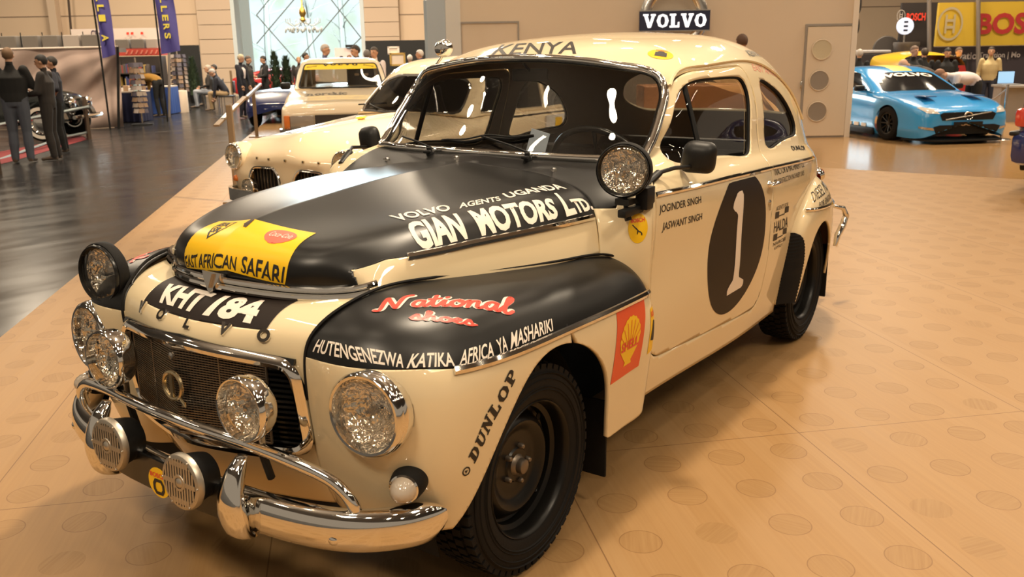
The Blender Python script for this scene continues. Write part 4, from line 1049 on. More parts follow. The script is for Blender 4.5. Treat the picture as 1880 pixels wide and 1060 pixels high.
# bonnet ----------------------------------------------------------------------------------
text_on(HB, 'VOLVO', [(.123,.350,1.057),(-.048,.408,1.067)], [(.095,.285,1.065),(-.092,.358,1.074)], LETTERW, hood_o, .028)
text_on(HB, 'AGENTS', [(-.077,.415,1.068),(-.243,.454,1.070)], [(-.122,.381,1.075),(-.270,.426,1.077)], LETTERW, hood_o, .024)
text_on(HB, 'UGANDA', [(-.279,.455,1.071),(-.590,.487,1.059)], [(-.303,.415,1.080),(-.603,.441,1.072)], LETTERW, hood_o, .026)
text_on(HB, 'GIAN', [(.175,.461,.993),(.002,.501,.999)], [(.134,.373,1.054),(-.040,.430,1.062)], LETTERW, hood_o, .045)
text_on(HB, 'MOTORS', [(-.052,.514,.999),(-.399,.566,.998)], [(-.081,.439,1.063),(-.440,.515,1.053)], LETTERW, hood_o, .045)
text_on(HB, 'L', [(-.440,.572,.997),(-.500,.578,.998)], [(-.486,.497,1.061),(-.520,.505,1.058)], LETTERW, hood_o, .045)
text_on(HB, 'TD.', [(-.500,.578,.998),(-.598,.588,.997)], [(-.515,.535,1.036),(-.610,.545,1.030)], LETTERW, hood_o, .05)
SB = [(.466,-.176,.930),(.484,-.08,.942),(.496,.041,.956),(.478,.13,.943),(.452,.220,.930)]
STP = [(.335,-.178,1.049),(.343,-.09,1.060),(.352,-.0,1.069),(.335,.10,1.061),(.314,.208,1.048)]
stk = wrap_unit(HB, *SQ, SB, STP, .0012).obj('rally_sticker', STYEL, hood_o, angle=180)
wrap_unit(HB, *place(text2d('EAST AFRICAN', .018), .015, .045, .585, .235), SB, STP, .0022).obj('lettering', LETTERK, hood_o, angle=180)
wrap_unit(HB, *place(text2d('SAFARI', .018), .635, .045, .985, .275), SB, STP, .0022).obj('lettering', LETTERK, hood_o, angle=180)
wrap_unit(HB, *place(disc2d(), .70, .47, .93, .86), SB, STP, .0022).obj('round_sticker', STRED2, hood_o, angle=180)
wrap_unit(HB, *place(text2d('Coca-Cola', .0, .35), .735, .60, .905, .74), SB, STP, .0032, .006).obj('lettering', LETTERW, hood_o, angle=180)
shield = [(0,1),(.35,.93),(.65,.93),(1,1),(.95,.45),(.75,.18),(.5,0),(.25,.18),(.05,.45)]
def outline2d(p, k):
    c = np.mean(p, axis=0); q = [tuple(c+(np.array(a)-c)*k) for a in p]; n = len(p)
    v = list(p)+q; f = [t for i in range(n) for t in ((i, (i+1) % n, n+(i+1) % n), (i, n+(i+1) % n, n+i))]; return v, f, 1.0
wrap_unit(HB, *place(outline2d(shield, .86), .13, .42, .33, .90), SB, STP, .0022).obj('shield_emblem', LETTERK, hood_o, angle=180)
wrap_unit(HB, *place(text2d('EA', .03), .165, .69, .295, .84), SB, STP, .0022, .006).obj('lettering', LETTERK, hood_o, angle=180)
wrap_unit(HB, *place(text2d('SR', .03), .175, .52, .285, .66), SB, STP, .0022, .006).obj('lettering', LETTERK, hood_o, angle=180)
wrap_unit(HB, [(.475, .72), (.508, .72), (.508, .985), (.475, .985)], SQ[1], SB, STP, .0026).obj('ridge_slot', mat('brown_black', (.05, .03, .015), .5), hood_o, angle=180)
# nose ---------------------------------------------------------------------------------------
text_on(NB, 'KHT', [(.575,-.172,.852),(.594,.010,.852)], [(.504,-.215,.886),(.522,.022,.891)], LETTERW, nose_o, .05)
text_on(NB, '184', [(.594,.040,.852),(.569,.217,.848)], [(.520,.055,.891),(.492,.190,.889)], LETTERW, nose_o, .05)
# left and right wing -------------------------------------------------------------------------
WGR = mirror(wing).tris()
LSC = strokes2d(script('National'), .30); LSC2 = strokes2d(script('National'), .52)
SHS = strokes2d(script('shoes'), .30); SHS2 = strokes2d(script('shoes'), .52)
for s_, bv in ((1, WGB), (-1, WGR)):
    fl = lambda P_: [(x, y*s_, z) for x, y, z in (P_ if s_ > 0 else P_[::-1])]
    nb_ = [(.438,.518,.891),(.290,.624,.885),(.115,.730,.830)]; nt_ = [(.400,.474,.907),(.216,.582,.899),(.032,.693,.857)]
    sb_ = [(.400,.604,.876),(.330,.665,.862),(.255,.717,.836)]; st_ = [(.365,.580,.891),(.30,.64,.88),(.236,.691,.858)]
    for a, b, B_, T_ in ((LSC2, LSC, nb_, nt_), (SHS2, SHS, sb_, st_)):
        wrap(bv, a, fl(B_), fl(T_), .0012, .01).obj('script_outline', LETTERW, wings[s_], angle=180)
        wrap(bv, b, fl(B_), fl(T_), .0022, .01).obj('script_lettering', STRED, wings[s_], angle=180)
text_on(WGB, 'HUTENGENEZWA', [(.556,.418,.806),(.538,.565,.801),(.485,.655,.786)], [(.540,.424,.836),(.528,.535,.833),(.470,.643,.814)], LETTERW, wings[1], .018, .15)
text_on(WGB, 'KATIKA', [(.480,.660,.785),(.379,.732,.772)], [(.455,.658,.815),(.372,.715,.803)], LETTERW, wings[1], .022, .1)
text_on(WGB, 'AFRICA', [(.370,.736,.771),(.255,.764,.766)], [(.345,.725,.802),(.240,.748,.800)], LETTERW, wings[1], .018, .1)
text_on(WGB, 'YA', [(.235,.766,.766),(.198,.768,.767)], [(.226,.750,.801),(.185,.752,.803)], LETTERW, wings[1], .018, .1)
text_on(WGB, 'MASHARIKI', [(.187,.768,.767),(.08,.770,.764),(-.027,.771,.760)], [(.160,.751,.803),(.06,.752,.798),(-.041,.756,.789)], LETTERW, wings[1], .016, .1)
text_on(WGB, '', [(.342,.757,.500),(.285,.776,.596),(.177,.783,.700)], [(.366,.757,.528),(.312,.775,.630),(.208,.780,.722)], LETTERK, wings[1], shape=slab_word('DUNLOP', .10))
v, f, _ = ring2d(1, .7); n = len(v); v = v+[(.35, .3), (.75, .5), (.35, .7)]; f = f+[(n, n+1, n+2)]
wrap_unit(WGB, v, f, [(.372,.750,.468),(.350,.754,.480)], [(.384,.748,.492),(.362,.752,.505)]).obj('arrow_emblem', LETTERK, wings[1], angle=180)
SHB = [(-.358,.781,.489),(-.561,.780,.490)]; SHT = [(-.389,.782,.720),(-.597,.776,.712)]
wrap_unit(WGB, *SQ, SHB, SHT, .0012).obj('oil_sticker', mat('orange_red_sticker', (.78, .10, .03), .4), wings[1], angle=180)
fan = [(.38, .16), (.30, .22), (.14, .36)]+[(.5+.42*math.cos(a)*(1 if k % 2 else .94), .52+.36*math.sin(a)*(1 if k % 2 else .95)) for k, a in enumerate(np.linspace(PI+.1, -.1, 21))]+[(.86, .36), (.70, .22), (.62, .16), (.66, .10), (.34, .10)]
wrap_unit(WGB, *place(polys2d([fan]), .14, .16, .86, .86), SHB, SHT, .0022).obj('shell_emblem', STYEL, wings[1], angle=180)
mb = MB()
for k in range(7):
    a = PI*(k+1)/8; x0, y0 = .5+.12*math.cos(a), .40+.1*math.sin(a); x1, y1 = .5+.36*math.cos(a), .50+.30*math.sin(a); d = .008
    mb.merge(wrap_unit(WGB, [(x0-d, y0), (x0+d, y0), (x1+d, y1), (x1-d, y1)], SQ[1], SHB, SHT, .003))
mb.obj('shell_ribs', MATS['orange_red_sticker'], wings[1], angle=180)
wrap_unit(WGB, *place(text2d('SHELL', .03), .20, .39, .80, .53), SHB, SHT, .0036).obj('lettering', STRED, wings[1], angle=180)
wrap_unit(WGB, *SQ, [(-.615,.785,.515),(-.668,.775,.520)], [(-.630,.783,.672),(-.680,.768,.672)], .0012).obj('battery_sticker', STYEL, wings[1], angle=180)
wrap_unit(WGB, *place(text2d('BOSCH', .03), .1, .80, .9, .92), [(-.615,.785,.515),(-.668,.775,.520)], [(-.630,.783,.672),(-.680,.768,.672)], .0022, .005).obj('lettering', STRED, wings[1], angle=180)
wrap_unit(WGB, [(.15, .3), (.9, .22), (.9, .66), (.4, .72)], SQ[1], [(-.615,.785,.515),(-.668,.775,.520)], [(-.630,.783,.672),(-.680,.768,.672)], .0022, .01).obj('battery_picture', LETTERK, wings[1], angle=180)
# scuttle side: round yellow sticker
OB = [(-.628,.70,.886),(-.684,.735,.886)]; OT = [(-.628,.70,.988),(-.690,.735,.988)]
wrap_unit(CB, *place(disc2d(), 0, 0, 1, 1), OB, OT, .0012).obj('plug_sticker', STYEL, cowl_o, angle=180)
wrap_unit(CB, *place(text2d('BOSCH', .03), .16, .68, .86, .82), OB, OT, .0022, .005).obj('lettering', STRED, cowl_o, angle=180)
wrap_unit(CB, *place(strokes2d([[(0,1),(.35,.6)],[(.3,.7),(.5,.45)],[(.55,.4),(.75,.3),(.8,.1)],[(.45,.5),(.4,.2)]], .09), .22, .25, .72, .62), OB, OT, .0022, .006).obj('plug_picture', LETTERK, cowl_o, angle=180)
# doors: names and race number on the left
for nm, b, t in (('JOGINDER SINGH', [(-.740,.756,.968),(-1.070,.771,.953)], [(-.745,.754,1.002),(-1.070,.768,.987)]), ('JASWANT SINGH', [(-.769,.754,.902),(-1.090,.768,.888)], [(-.772,.757,.938),(-1.085,.770,.922)])):
    text_on(BB, nm, b, t, LETTERK, doors[1], .006)
ov = [(-1.495+.312*math.cos(a), .727+.298*math.sin(a)) for a in np.linspace(0, 2*PI, 81)[:-1]]
ov = [(x, min(z, np.interp(-x, [1.4, 1.9], [.993, .970]))) for x, z in ov]
surf_patch(ov, 1, .0012).obj('number_roundel', BROWNK, doors[1], angle=180)
one = [(-1.395,.880),(-1.385,.905),(-1.435,.948),(-1.498,.948),(-1.515,.700),(-1.528,.578),(-1.602,.548),(-1.600,.518),(-1.420,.518),(-1.424,.548),(-1.470,.578),(-1.462,.700),(-1.450,.862)]
surf_patch(one, 1, .0024).obj('race_number', LETTERW, doors[1], angle=180)
# rear quarter, left: small trade lettering
def small(s, x0, x1, z0, z1, bv=BB, par=body_o, m=LETTERK, y=.76, bold=.0, dz=0.0):
    return wrap(bv, text2d(s, bold), [(x0, y, z0), (x1, y, z0+dz)], [(x0, y, z1), (x1, y, z1+dz)], .0014, .02).obj('lettering', m, par, angle=180)
small('AGENTS FOR', -1.952, -2.150, .786, .806, dz=-.01)
for z in (.752, .650):
    for x0, x1, h in ((-1.945, -2.005, .030), (-2.10, -2.165, .028), (-2.005, -2.10, .005)):
        wrap(BB, polys2d([[(0, 0), (1, 0), (1, 1), (0, 1)]]), [(x0, .76, z), (x1, .76, z-.005)], [(x0, .76, z+h), (x1, .76, z+h-.005)], .0014, .02).obj('flag_mark', LETTERK, body_o, angle=180)
small('HALDA', -1.942, -2.172, .688, .738, dz=-.014, bold=.01)
small('NAIROBI', -1.955, -2.160, .622, .640, dz=-.01); small('KAMPALA', -1.985, -2.110, .600, .616, dz=-.006)
small('TRACTOR & MACHINERY Co.', -1.915, -2.425, .948, .980, dz=-.02); small('FOR CONSTRUCTION MACHINERY LINES', -1.900, -2.410, .908, .932, dz=-.02)
small('DUNLOP', -2.36, -2.63, 1.000, 1.030, dz=-.020, y=.69, bold=.03)
wrap(RWB, text2d('DIESEL MOTOR', .0), [(-2.50,.79,.745),(-2.95,.72,.752)], [(-2.53,.76,.790),(-2.95,.70,.800)], .0014, .02).obj('lettering', LETTERK, rwings[1], angle=180)
wrap(RWB, text2d('FOR ENGINES', .0), [(-2.55,.795,.705),(-2.85,.75,.705)], [(-2.56,.79,.732),(-2.85,.74,.735)], .0014, .02).obj('lettering', LETTERK, rwings[1], angle=180)
wrap(BB, text2d('EAST AFRICAN SAFARI', .0), [(-2.03,.606,1.398),(-2.40,.56,1.34),(-2.70,.565,1.235)], [(-2.05,.586,1.425),(-2.43,.53,1.365),(-2.74,.545,1.255)], .0014, .02).obj('lettering', mat('pale_red_lettering', (.70, .30, .22), .5), body_o, angle=180)
wrap(BB, text2d('KENYA', .01), [(-2.13,.548,1.453),(-2.42,.50,1.438)], [(-2.16,.51,1.478),(-2.44,.46,1.466)], .0014, .02).obj('lettering', BROWNK, body_o, angle=180)
# oval sticker at the roof corner
RB_ = [(-1.222,.462,1.470),(-1.285,.545,1.455)]; RT = [(-1.315,.435,1.502),(-1.375,.508,1.492)]
wrap_unit(BB, *place(disc2d(), 0, 0, 1, 1), RB_, RT, .0012).obj('radio_sticker', STYEL, body_o, angle=180)
wrap_unit(BB, [(.28, .25), (.74, .25), (.74, .66), (.28, .66)], SQ[1], RB_, RT, .0022, .01).obj('radio_picture', LETTERK, body_o, angle=180)
wrap_unit(BB, [(.34, .66), (.66, .66), (.60, .78), (.40, .78)], SQ[1], RB_, RT, .0022, .01).obj('radio_picture', LETTERK, body_o, angle=180)
wrap_unit(BB, *place(text2d('BOSCH', .03), .28, .82, .74, .94), RB_, RT, .0022, .005).obj('lettering', STRED, body_o, angle=180)
# round sticker on the bumper plate
T = frame((.764, .025, .425), (1, .02, 0)); v, f, _ = disc2d()
bs = MB().add([T @ Vector(((x-.5)*.088, (y-.5)*.088, .006)) for x, y in v], f).obj('round_sticker', STYEL, bplate)
v, f = place(text2d('BOSCH', .03), -.034, .014, .030, .028); MB().add([T @ Vector((x, y, .007)) for x, y in v], f).obj('lettering', STRED, bs)
v, f = place(outline2d([(0,.3),(.2,0),(.8,0),(1,.3),(1,.7),(.8,1),(.2,1),(0,.7)], .6), -.025, -.036, .022, .010); MB().add([T @ Vector((x, y, .007)) for x, y in v], f).obj('lamp_picture', LETTERK, bs)

# set the car's proportions (measured against the wheels) in one go
BM = Matrix(((.9808, 0, -.0126, -.0077), (0, 1.0221, 0, 0), (-.0125, 0, .9983, -.0165), (0, 0, 0, 1)))
def kids(o):
    for c in o.children:
        yield c; yield from kids(c)
WK = .3202/.325
for o in kids(car):
    if o.type != 'MESH': continue
    q = o
    while q.parent is not car: q = q.parent
    if q.name.split('.')[0] == 'wheel':
        cx = -2.6 if sum(v.co.x for v in q.data.vertices)/len(q.data.vertices) < -1.3 else 0.0
        o['_cx'] = cx
for o in kids(car):
    if o.type != 'MESH': continue
    if '_cx' in o:
        cx = o['_cx']; o.data.transform(Matrix(((WK, 0, 0, cx-cx*WK), (0, 1.0221, 0, 0), (0, 0, WK, 0), (0, 0, 0, 1)))); del o['_cx']
    else: o.data.transform(BM)

# ================================================================== the hall
# wooden podium floor: planks, round inlays on a square lattice, panel joints
m, nt, b = nodes_of('podium_wood'); MATS['podium_wood'] = m; L_ = nt.links
def nd(t, **k):
    n = nt.nodes.new(t)
    for a, c in k.items(): setattr(n, a, c)
    return n
def mth(op, a, b_=None, c=None):
    n = nd('ShaderNodeMath', operation=op)
    for i, x in enumerate((a, b_, c)):
        if x is None: continue
        if hasattr(x, 'is_output'): L_.new(x, n.inputs[i])
        else: n.inputs[i].default_value = x
    return n.outputs[0]
def mixc(f, a, b_, bt='MIX'):
    n = nd('ShaderNodeMixRGB', blend_type=bt)
    for i, x in enumerate((f, a, b_)):
        if hasattr(x, 'is_output'): L_.new(x, n.inputs[i])
        else: n.inputs[i].default_value = x if i == 0 else tuple(x)+(1,)
    return n.outputs[0]
geo = nd('ShaderNodeNewGeometry'); sp = nd('ShaderNodeSeparateXYZ'); L_.new(geo.outputs['Position'], sp.inputs[0])
X, Y = sp.outputs[0], sp.outputs[1]
p_ = mth('ADD', X, Y); q_ = mth('SUBTRACT', X, Y)
def cmb(a, b_, c=0.0):
    n = nd('ShaderNodeCombineXYZ')
    for i, x in enumerate((a, b_, c)):
        if hasattr(x, 'is_output'): L_.new(x, n.inputs[i])
        else: n.inputs[i].default_value = x
    return n.outputs[0]
def noise(vec, sc, det=3):
    n = nd('ShaderNodeTexNoise'); n.inputs['Scale'].default_value = sc; n.inputs['Detail'].default_value = det; L_.new(vec, n.inputs['Vector']); return n.outputs[0]
gp = mth('DIVIDE', mth('SUBTRACT', p_, .65-.18), .36); gq = mth('DIVIDE', mth('SUBTRACT', q_, -1.97-.18), .36)
fp = mth('SUBTRACT', mth('FRACT', gp), .5); fq = mth('SUBTRACT', mth('FRACT', gq), .5)
dist = mth('SQRT', mth('ADD', mth('MULTIPLY', fp, fp), mth('MULTIPLY', fq, fq)))
wn = nd('ShaderNodeTexWhiteNoise', noise_dimensions='2D'); L_.new(cmb(mth('FLOOR', gp), mth('FLOOR', gq)), wn.inputs['Vector'])
near = mth('GREATER_THAN', X, -9.6)
inside = mth('MULTIPLY', mth('LESS_THAN', dist, .264), near)
rim = mth('MULTIPLY', mth('MULTIPLY', mth('LESS_THAN', mth('ABSOLUTE', mth('SUBTRACT', dist, .264)), .0075), near), mth('GREATER_THAN', wn.outputs['Value'], .25))
plk = nd('ShaderNodeTexWhiteNoise', noise_dimensions='1D'); L_.new(mth('FLOOR', mth('MULTIPLY', q_, 7.0)), plk.inputs['W'])
g1 = noise(cmb(mth('MULTIPLY', p_, .9), mth('MULTIPLY', q_, 34)), 1.6, 5); g2 = noise(cmb(mth('MULTIPLY', p_, .5), mth('MULTIPLY', q_, 9)), 1.2, 3)
base = mixc(g1, (.295, .160, .060), (.41, .252, .112)); base = mixc(mth('MULTIPLY', g2, .55), base, (.38, .215, .084))
base = mixc(mth('MULTIPLY', plk.outputs['Value'], .16), base, (.47, .315, .17))
ang = mth('MULTIPLY', wn.outputs['Value'], 6.28)
rx = mth('ADD', mth('MULTIPLY', fp, mth('COSINE', ang)), mth('MULTIPLY', fq, mth('SINE', ang)))
ry = mth('SUBTRACT', mth('MULTIPLY', fq, mth('COSINE', ang)), mth('MULTIPLY', fp, mth('SINE', ang)))
g3 = noise(cmb(mth('MULTIPLY', rx, 1.0), mth('MULTIPLY', ry, 16), mth('MULTIPLY', wn.outputs['Value'], 40)), 1.5, 4)
ccol = mixc(g3, (.255, .132, .048), (.405, .25, .108)); ccol = mixc(mth('MULTIPLY', wn.outputs['Value'], .4), ccol, base)
col = mixc(inside, base, ccol); col = mixc(mth('MULTIPLY', rim, .6), col, (.20, .10, .04))
jq = mth('ABSOLUTE', mth('SUBTRACT', mth('FRACT', mth('DIVIDE', mth('ADD', q_, 1.06+.72), 1.44)), .5)); jp = mth('ABSOLUTE', mth('SUBTRACT', mth('FRACT', mth('DIVIDE', mth('ADD', p_, .28+1.44), 2.88)), .5))
joint = mth('MULTIPLY', mth('MAXIMUM', mth('LESS_THAN', jq, .0022), mth('LESS_THAN', jp, .0011)), near)
col = mixc(mth('MULTIPLY', joint, .75), col, (.16, .08, .035))
L_.new(col, b.inputs['Base Color'])
rr_ = mth('ADD', mth('MULTIPLY', g1, .12), mth('ADD', mth('MULTIPLY', near, .26), .12)); L_.new(rr_, b.inputs['Roughness']); L_.new(mth('SUBTRACT', .42, mth('MULTIPLY', near, .27)), b.inputs['Specular IOR Level'])
WOOD = m
# hall floor: dark polished stone with streaks
m, nt, b = nodes_of('hall_floor_dark'); L_ = nt.links
geo = nd('ShaderNodeNewGeometry'); mp = nd('ShaderNodeMapping'); mp.inputs['Scale'].default_value = (.5, 1.8, 1); mp.inputs['Rotation'].default_value = (0, 0, .8); L_.new(geo.outputs['Position'], mp.inputs[0])
n1 = noise(mp.outputs[0], 2.2, 8); n2 = noise(geo.outputs['Position'], .5, 3)
col = mixc(n1, (.006, .006, .0065), (.042, .042, .044)); L_.new(mixc(mth('MULTIPLY', n2, .5), col, (.022, .020, .020)), b.inputs['Base Color'])
L_.new(mth('ADD', mth('MULTIPLY', n1, .25), .10), b.inputs['Roughness']); b.inputs['Specular IOR Level'].default_value = .15
HALLF = m
MB().add([(-60, -60, -.1), (15, -60, -.1), (15, 40, -.1), (-60, 40, -.1)], [(0, 1, 2, 3)]).obj('floor', HALLF, smooth=False)['kind'] = 'structure'
e0, e1 = at(0, 620, 0), at(440, 262, 0); ed = (e1-e0).normalized(); en = Vector((-ed.y, ed.x, 0));
if en.y > 0: en = -en                       # outward normal of the podium edge
A = e0-ed*7; Bq = e0+ed*18.5; far = [(-19.5, -4.0), (-19.5, 9), (9, 9)]
poly = [(A.x, A.y), (Bq.x, Bq.y)]+far
pb = MB().prism(poly, -.098, -.004); pb.add([(x, y, 0) for x, y in poly], [tuple(range(len(poly))) if False else tuple(reversed(range(len(poly))))])
a2, b2 = A+en*.10, Bq+en*.10
pb.add([A, Bq, b2+Vector((0, 0, -.097)), a2+Vector((0, 0, -.097))], [(0, 1, 2, 3)])
pod = pb.obj('podium_floor', WOOD, smooth=False); P(pod, kind='structure'); pod.name = 'floor_podium'

# ---- hall wall with the tall window -----------------------------------------------------
WALLB = mat('hall_wall_beige', (.62, .47, .33), .8, noise=.06, nscale=.6)
WALLP = mat('pillar_panels', (.54, .42, .31), .8)
SEAM = mat('wall_seam', (.25, .18, .13), .8)
DW = 36.0
def wbox(mb, u0, u1, d, z0, z1, th, m=0):
    """upright slab facing the camera between two image columns at depth d"""
    a = bpt(u0, d, 0); c = bpt(u1, d, 0); dv = (c-a); dv.z = 0; l = dv.length; x = dv.normalized(); y = Vector((-x.y, x.x, 0))
    if y.dot(AWAY) < 0: y = -y
    o = a+dv/2+y*th/2; o.z = 0
    T = Matrix(((x.x, y.x, 0, o.x), (x.y, y.y, 0, o.y), (0, 0, 1, 0), (0, 0, 0, 1)))
    return mb.box((0, 0, (z0+z1)/2), (l, th, z1-z0), m, T=T)
def struct(name, mb, mats, **k):
    o = mb.obj(name, mats, smooth=False, **k); o['kind'] = 'structure'; return o
mb = MB(); wbox(mb, -420, 437, DW, -.1, 10, .4); wbox(mb, 676, 2300, DW, -.1, 10, .4); wbox(mb, 437, 676, DW, 6.5, 10, .4); wall = struct('wall_back', mb, WALLB)
mb = MB()
for u0, u1, zs in ((-400, 380, (3.05,)), (735, 1900, (2.9,))):
    for z in zs: wbox(mb, u0, u1, DW-.02, z, z+.035, .03)
struct('trim_1', mb, SEAM)
mb = MB()
for k, z in enumerate(np.arange(-.1, 9.5, .55)):
    wbox(mb, 376, 437, DW-.28, z, z+.53, .27); wbox(mb, 676, 738, DW-.28, z, z+.53, .27)
struct('trim_2', mb, WALLP)
mb = MB(); wbox(mb, 110, 124, DW-.4, 1.2, 10, .35); struct('trim_3', mb, WALLP)
mb = MB(); mb.tube([bpt(124, DW-.6, 9.3), bpt(124, DW-.6, 4.0), bpt(133, DW-.6, 1.9)], .05, 6); P(mb.obj('drain_pipe', mat('dark_pipe', (.06, .04, .03), .6)), 'dark pipe running down the beige hall wall beside a pillar', 'pipe')
# window: deep reveal, frame, pane, crossing tie rods
FRAMEW = mat('window_reveal_white', (.55, .62, .64), .6)
mb = MB(); wbox(mb, 437, 444, DW-.3, -.1, 6.6, 1.2); wbox(mb, 669, 676, DW-.3, -.1, 6.6, 1.2); win = struct('window_1', mb, FRAMEW)
mb = MB(); wbox(mb, 444, 471, DW+.4, -.1, 6.6, .05); o = mb.obj('window_side_panel', mat('blue_grey_panel', (.30, .38, .42), .6), win, smooth=False)
mb = MB(); z0, z1 = .6, 6.4
for (ua, za, ub, zb) in ((471, 1.9, 575, 4.4), (575, 4.4, 669, 1.9), (471, 3.0, 545, 1.2), (545, 1.2, 669, 4.2), (471, 3.0, 560, 5.2), (620, 1.2, 669, 2.2)):
    mb.tube([bpt(ua, DW+.3, za), bpt(ub, DW+.3, zb)], .022, 5)
mb.obj('window_tie_rods', mat('grey_steel', (.16, .19, .19), .5), win)
mb = MB(); a, c = bpt(471, DW+.5, -.1), bpt(669, DW+.5, -.1); mb.add([a, c, c+Vector((0, 0, 6.6)), a+Vector((0, 0, 6.6))], [(0, 1, 2, 3)]); mb.obj('window_pane', glass('hall_pane', (.97, .99, 1.0), .04), win)
# daylight garden beyond the window: bright sky and pale leafless trees
m, nt, b = nodes_of('daylight_sky'); L_ = nt.links; nt.nodes.remove(b)
em = nd('ShaderNodeEmission'); geo = nd('ShaderNodeNewGeometry'); n1 = noise(geo.outputs['Position'], .55, 4)
rp = nd('ShaderNodeValToRGB'); rp.color_ramp.elements[0].position = .38; rp.color_ramp.elements[0].color = (.70, .86, .72, 1); rp.color_ramp.elements[1].position = .58; rp.color_ramp.elements[1].color = (.84, .98, .99, 1)
L_.new(n1, rp.inputs[0]); L_.new(rp.outputs[0], em.inputs[0]); em.inputs[1].default_value = 1.18; L_.new(em.outputs[0], nt.nodes['Material Output'].inputs[0])
mb = MB(); a, c = bpt(300, 58, -1), bpt(860, 58, -1); mb.add([a, c, c+Vector((0, 0, 14)), a+Vector((0, 0, 14))], [(0, 1, 2, 3)]); P(mb.obj('sky_backdrop', m, smooth=False), kind='structure')
BARK = mat('pale_bark', (.46, .50, .46), .9)
rt = random.Random(5)
for k, (u, lab) in enumerate(((500, 'pale thin tree trunk outside the window, leftmost of the three'), (585, 'pale forked tree trunk outside the window, at its middle'), (640, 'pale leaning tree trunk outside the window, rightmost of the three'))):
    base_ = bpt(u, 48+k, -.3); root = thing('bare_tree', lab, 'tree', base_, group='trees outside the hall window')
    mb = MB(); top_ = Vector((rt.uniform(-.6, .6), rt.uniform(-.6, .6), 7.2)); mb.tube([(0, 0, 0), top_*.3+Vector((.1, 0, 0)), top_*.65, top_], [.22, .18, .13, .05], 8); mb.obj('trunk', BARK, root)
    mb = MB()
    for q in range(22):
        t = rt.uniform(.22, .95); p = top_*t; d = Vector((rt.uniform(-1, 1), rt.uniform(-1, 1), rt.uniform(.2, .9)))*rt.uniform(1.0, 2.0)
        mb.tube([p, p+d*.5+Vector((0, 0, .1)), p+d], [.05, .03, .012], 5)
    mb.obj('branches', BARK, root)
area('window_daylight', tuple(bpt(560, 39, 8.5)), tuple(bpt(565, 50, 3)), 5, 5200, (.85, .97, 1.0))
# ceiling and the far dark side of the hall (seen only in reflections)
MB().add([(-60, -60, 9.6), (15, -60, 9.6), (15, 40, 9.6), (-60, 40, 9.6)], [(3, 2, 1, 0)]).obj('ceiling', mat('ceiling_dark', (.30, .27, .24), .9), smooth=False)['kind'] = 'structure'
# ---- stand wall behind the cars ------------------------------------------------------------
STANDW = mat('stand_wall_cream', (.66, .54, .41), .6, noise=.05, nscale=.8)
DS = 15.12
mb = MB(); wbox(mb, 848, 1558, DS, 0, 4.2, .16); sw_ = struct('wall_stand', mb, STANDW)
mb = MB(); wbox(mb, 1549, 1559, DS-.03, 0, 4.2, .22); struct('trim_4', mb, mat('wall_edge_light', (.76, .66, .54), .5))
# two tall panes standing at the left end of the stand wall
PANEL = mat('pale_blue_panel', (.36, .44, .52), .25, coat=.3); PANEL2 = mat('silver_panel', (.60, .62, .62), .25, coat=.3)
def slab2(u0, d0, u1, d1, z0, z1a, z1b, th=.05):
    a, c = bpt(u0, d0, z0), bpt(u1, d1, z0); n = (c-a).cross(Vector((0, 0, 1))).normalized()*th
    v = [a, c, Vector((c.x, c.y, z1b)), Vector((a.x, a.y, z1a))]; mb = MB(); v2 = [p+n for p in v]
    return mb.add(v+v2, [(0, 1, 2, 3), (7, 6, 5, 4), (0, 4, 5, 1), (1, 5, 6, 2), (2, 6, 7, 3), (3, 7, 4, 0)])
P(slab2(788, 13.9, 820, 14.4, 0, 2.24, 2.36).obj('glass_panel', PANEL, smooth=False), 'pale blue tall panel at the left end of the stand wall', 'panel')
P(slab2(821, 14.4, 847, 14.95, 0, 2.42, 2.62).obj('glass_panel', PANEL2, smooth=False), 'silvery tall panel between the blue panel and the stand wall', 'panel')
# flush door frames in the stand wall
def wall_T(u, z, d=DS, off=-.01):
    o = bpt(u, d, z); o += AWAY*off; return frame(o, -AWAY, (-RIGHT if False else RIGHT))
SEAM2 = mat('grey_seam', (.30, .27, .24), .6)
mb = MB()
zt = pd(1510, 48, DS).z
for u0, u1, z0, z1 in ((1466, 1470, 0, zt), (1549, 1551, 0, zt), (1466, 1551, zt, zt+.035)): wbox(mb, u0, u1, DS-.02, z0, z1, .03)
wbox(mb, 1470, 1549, DS-.012, 0, .03, .02)
dr_ = struct('door_1', mb, SEAM2)
mb = MB(); wbox(mb, 1470.5, 1548.5, DS-.03, .03, zt-.01, .025); mb.obj('door_leaf', mat('door_cream', (.70, .58, .44), .5), dr_, smooth=False)
for k, (u, v, c) in enumerate(((1509, 91, (.60, .52, .36)), (1504, 148, (.30, .26, .22)), (1500, 205, (.29, .25, .21)))):
    o = pd(u, v, DS-.045); T = frame(o, -AWAY, RIGHT); r = 17.5*DS/FPX
    mb = MB(); mb.lathe([(0, 0), (r*.97, 0), (r*.97, .004)], n=36); mb.moved(T).obj('porthole', mat('porthole_%d' % k, c, .3), dr_)
    mb = MB(); mb.lathe([(r*.96, .0), (r*.98, .012), (r*1.03, .010), (r*1.04, 0)], n=36); mb.moved(T).obj('porthole_rim', mat('door_cream', (.70, .58, .44), .5), dr_)
mb = MB(); o = pd(1471, 156, DS-.06); mb.box(tuple(o), (.03, .03, .12), bev=.008); mb.obj('door_handle', CHROME2, dr_)
mb = MB()
z1 = pd(900, 43, DS).z
for u0, u1, z0, zz in ((850, 853, 0, z1), (953, 956, 0, z1), (850, 956, z1, z1+.03)): wbox(mb, u0, u1, DS-.02, z0, zz, .03)
struct('door_2', mb, SEAM2)
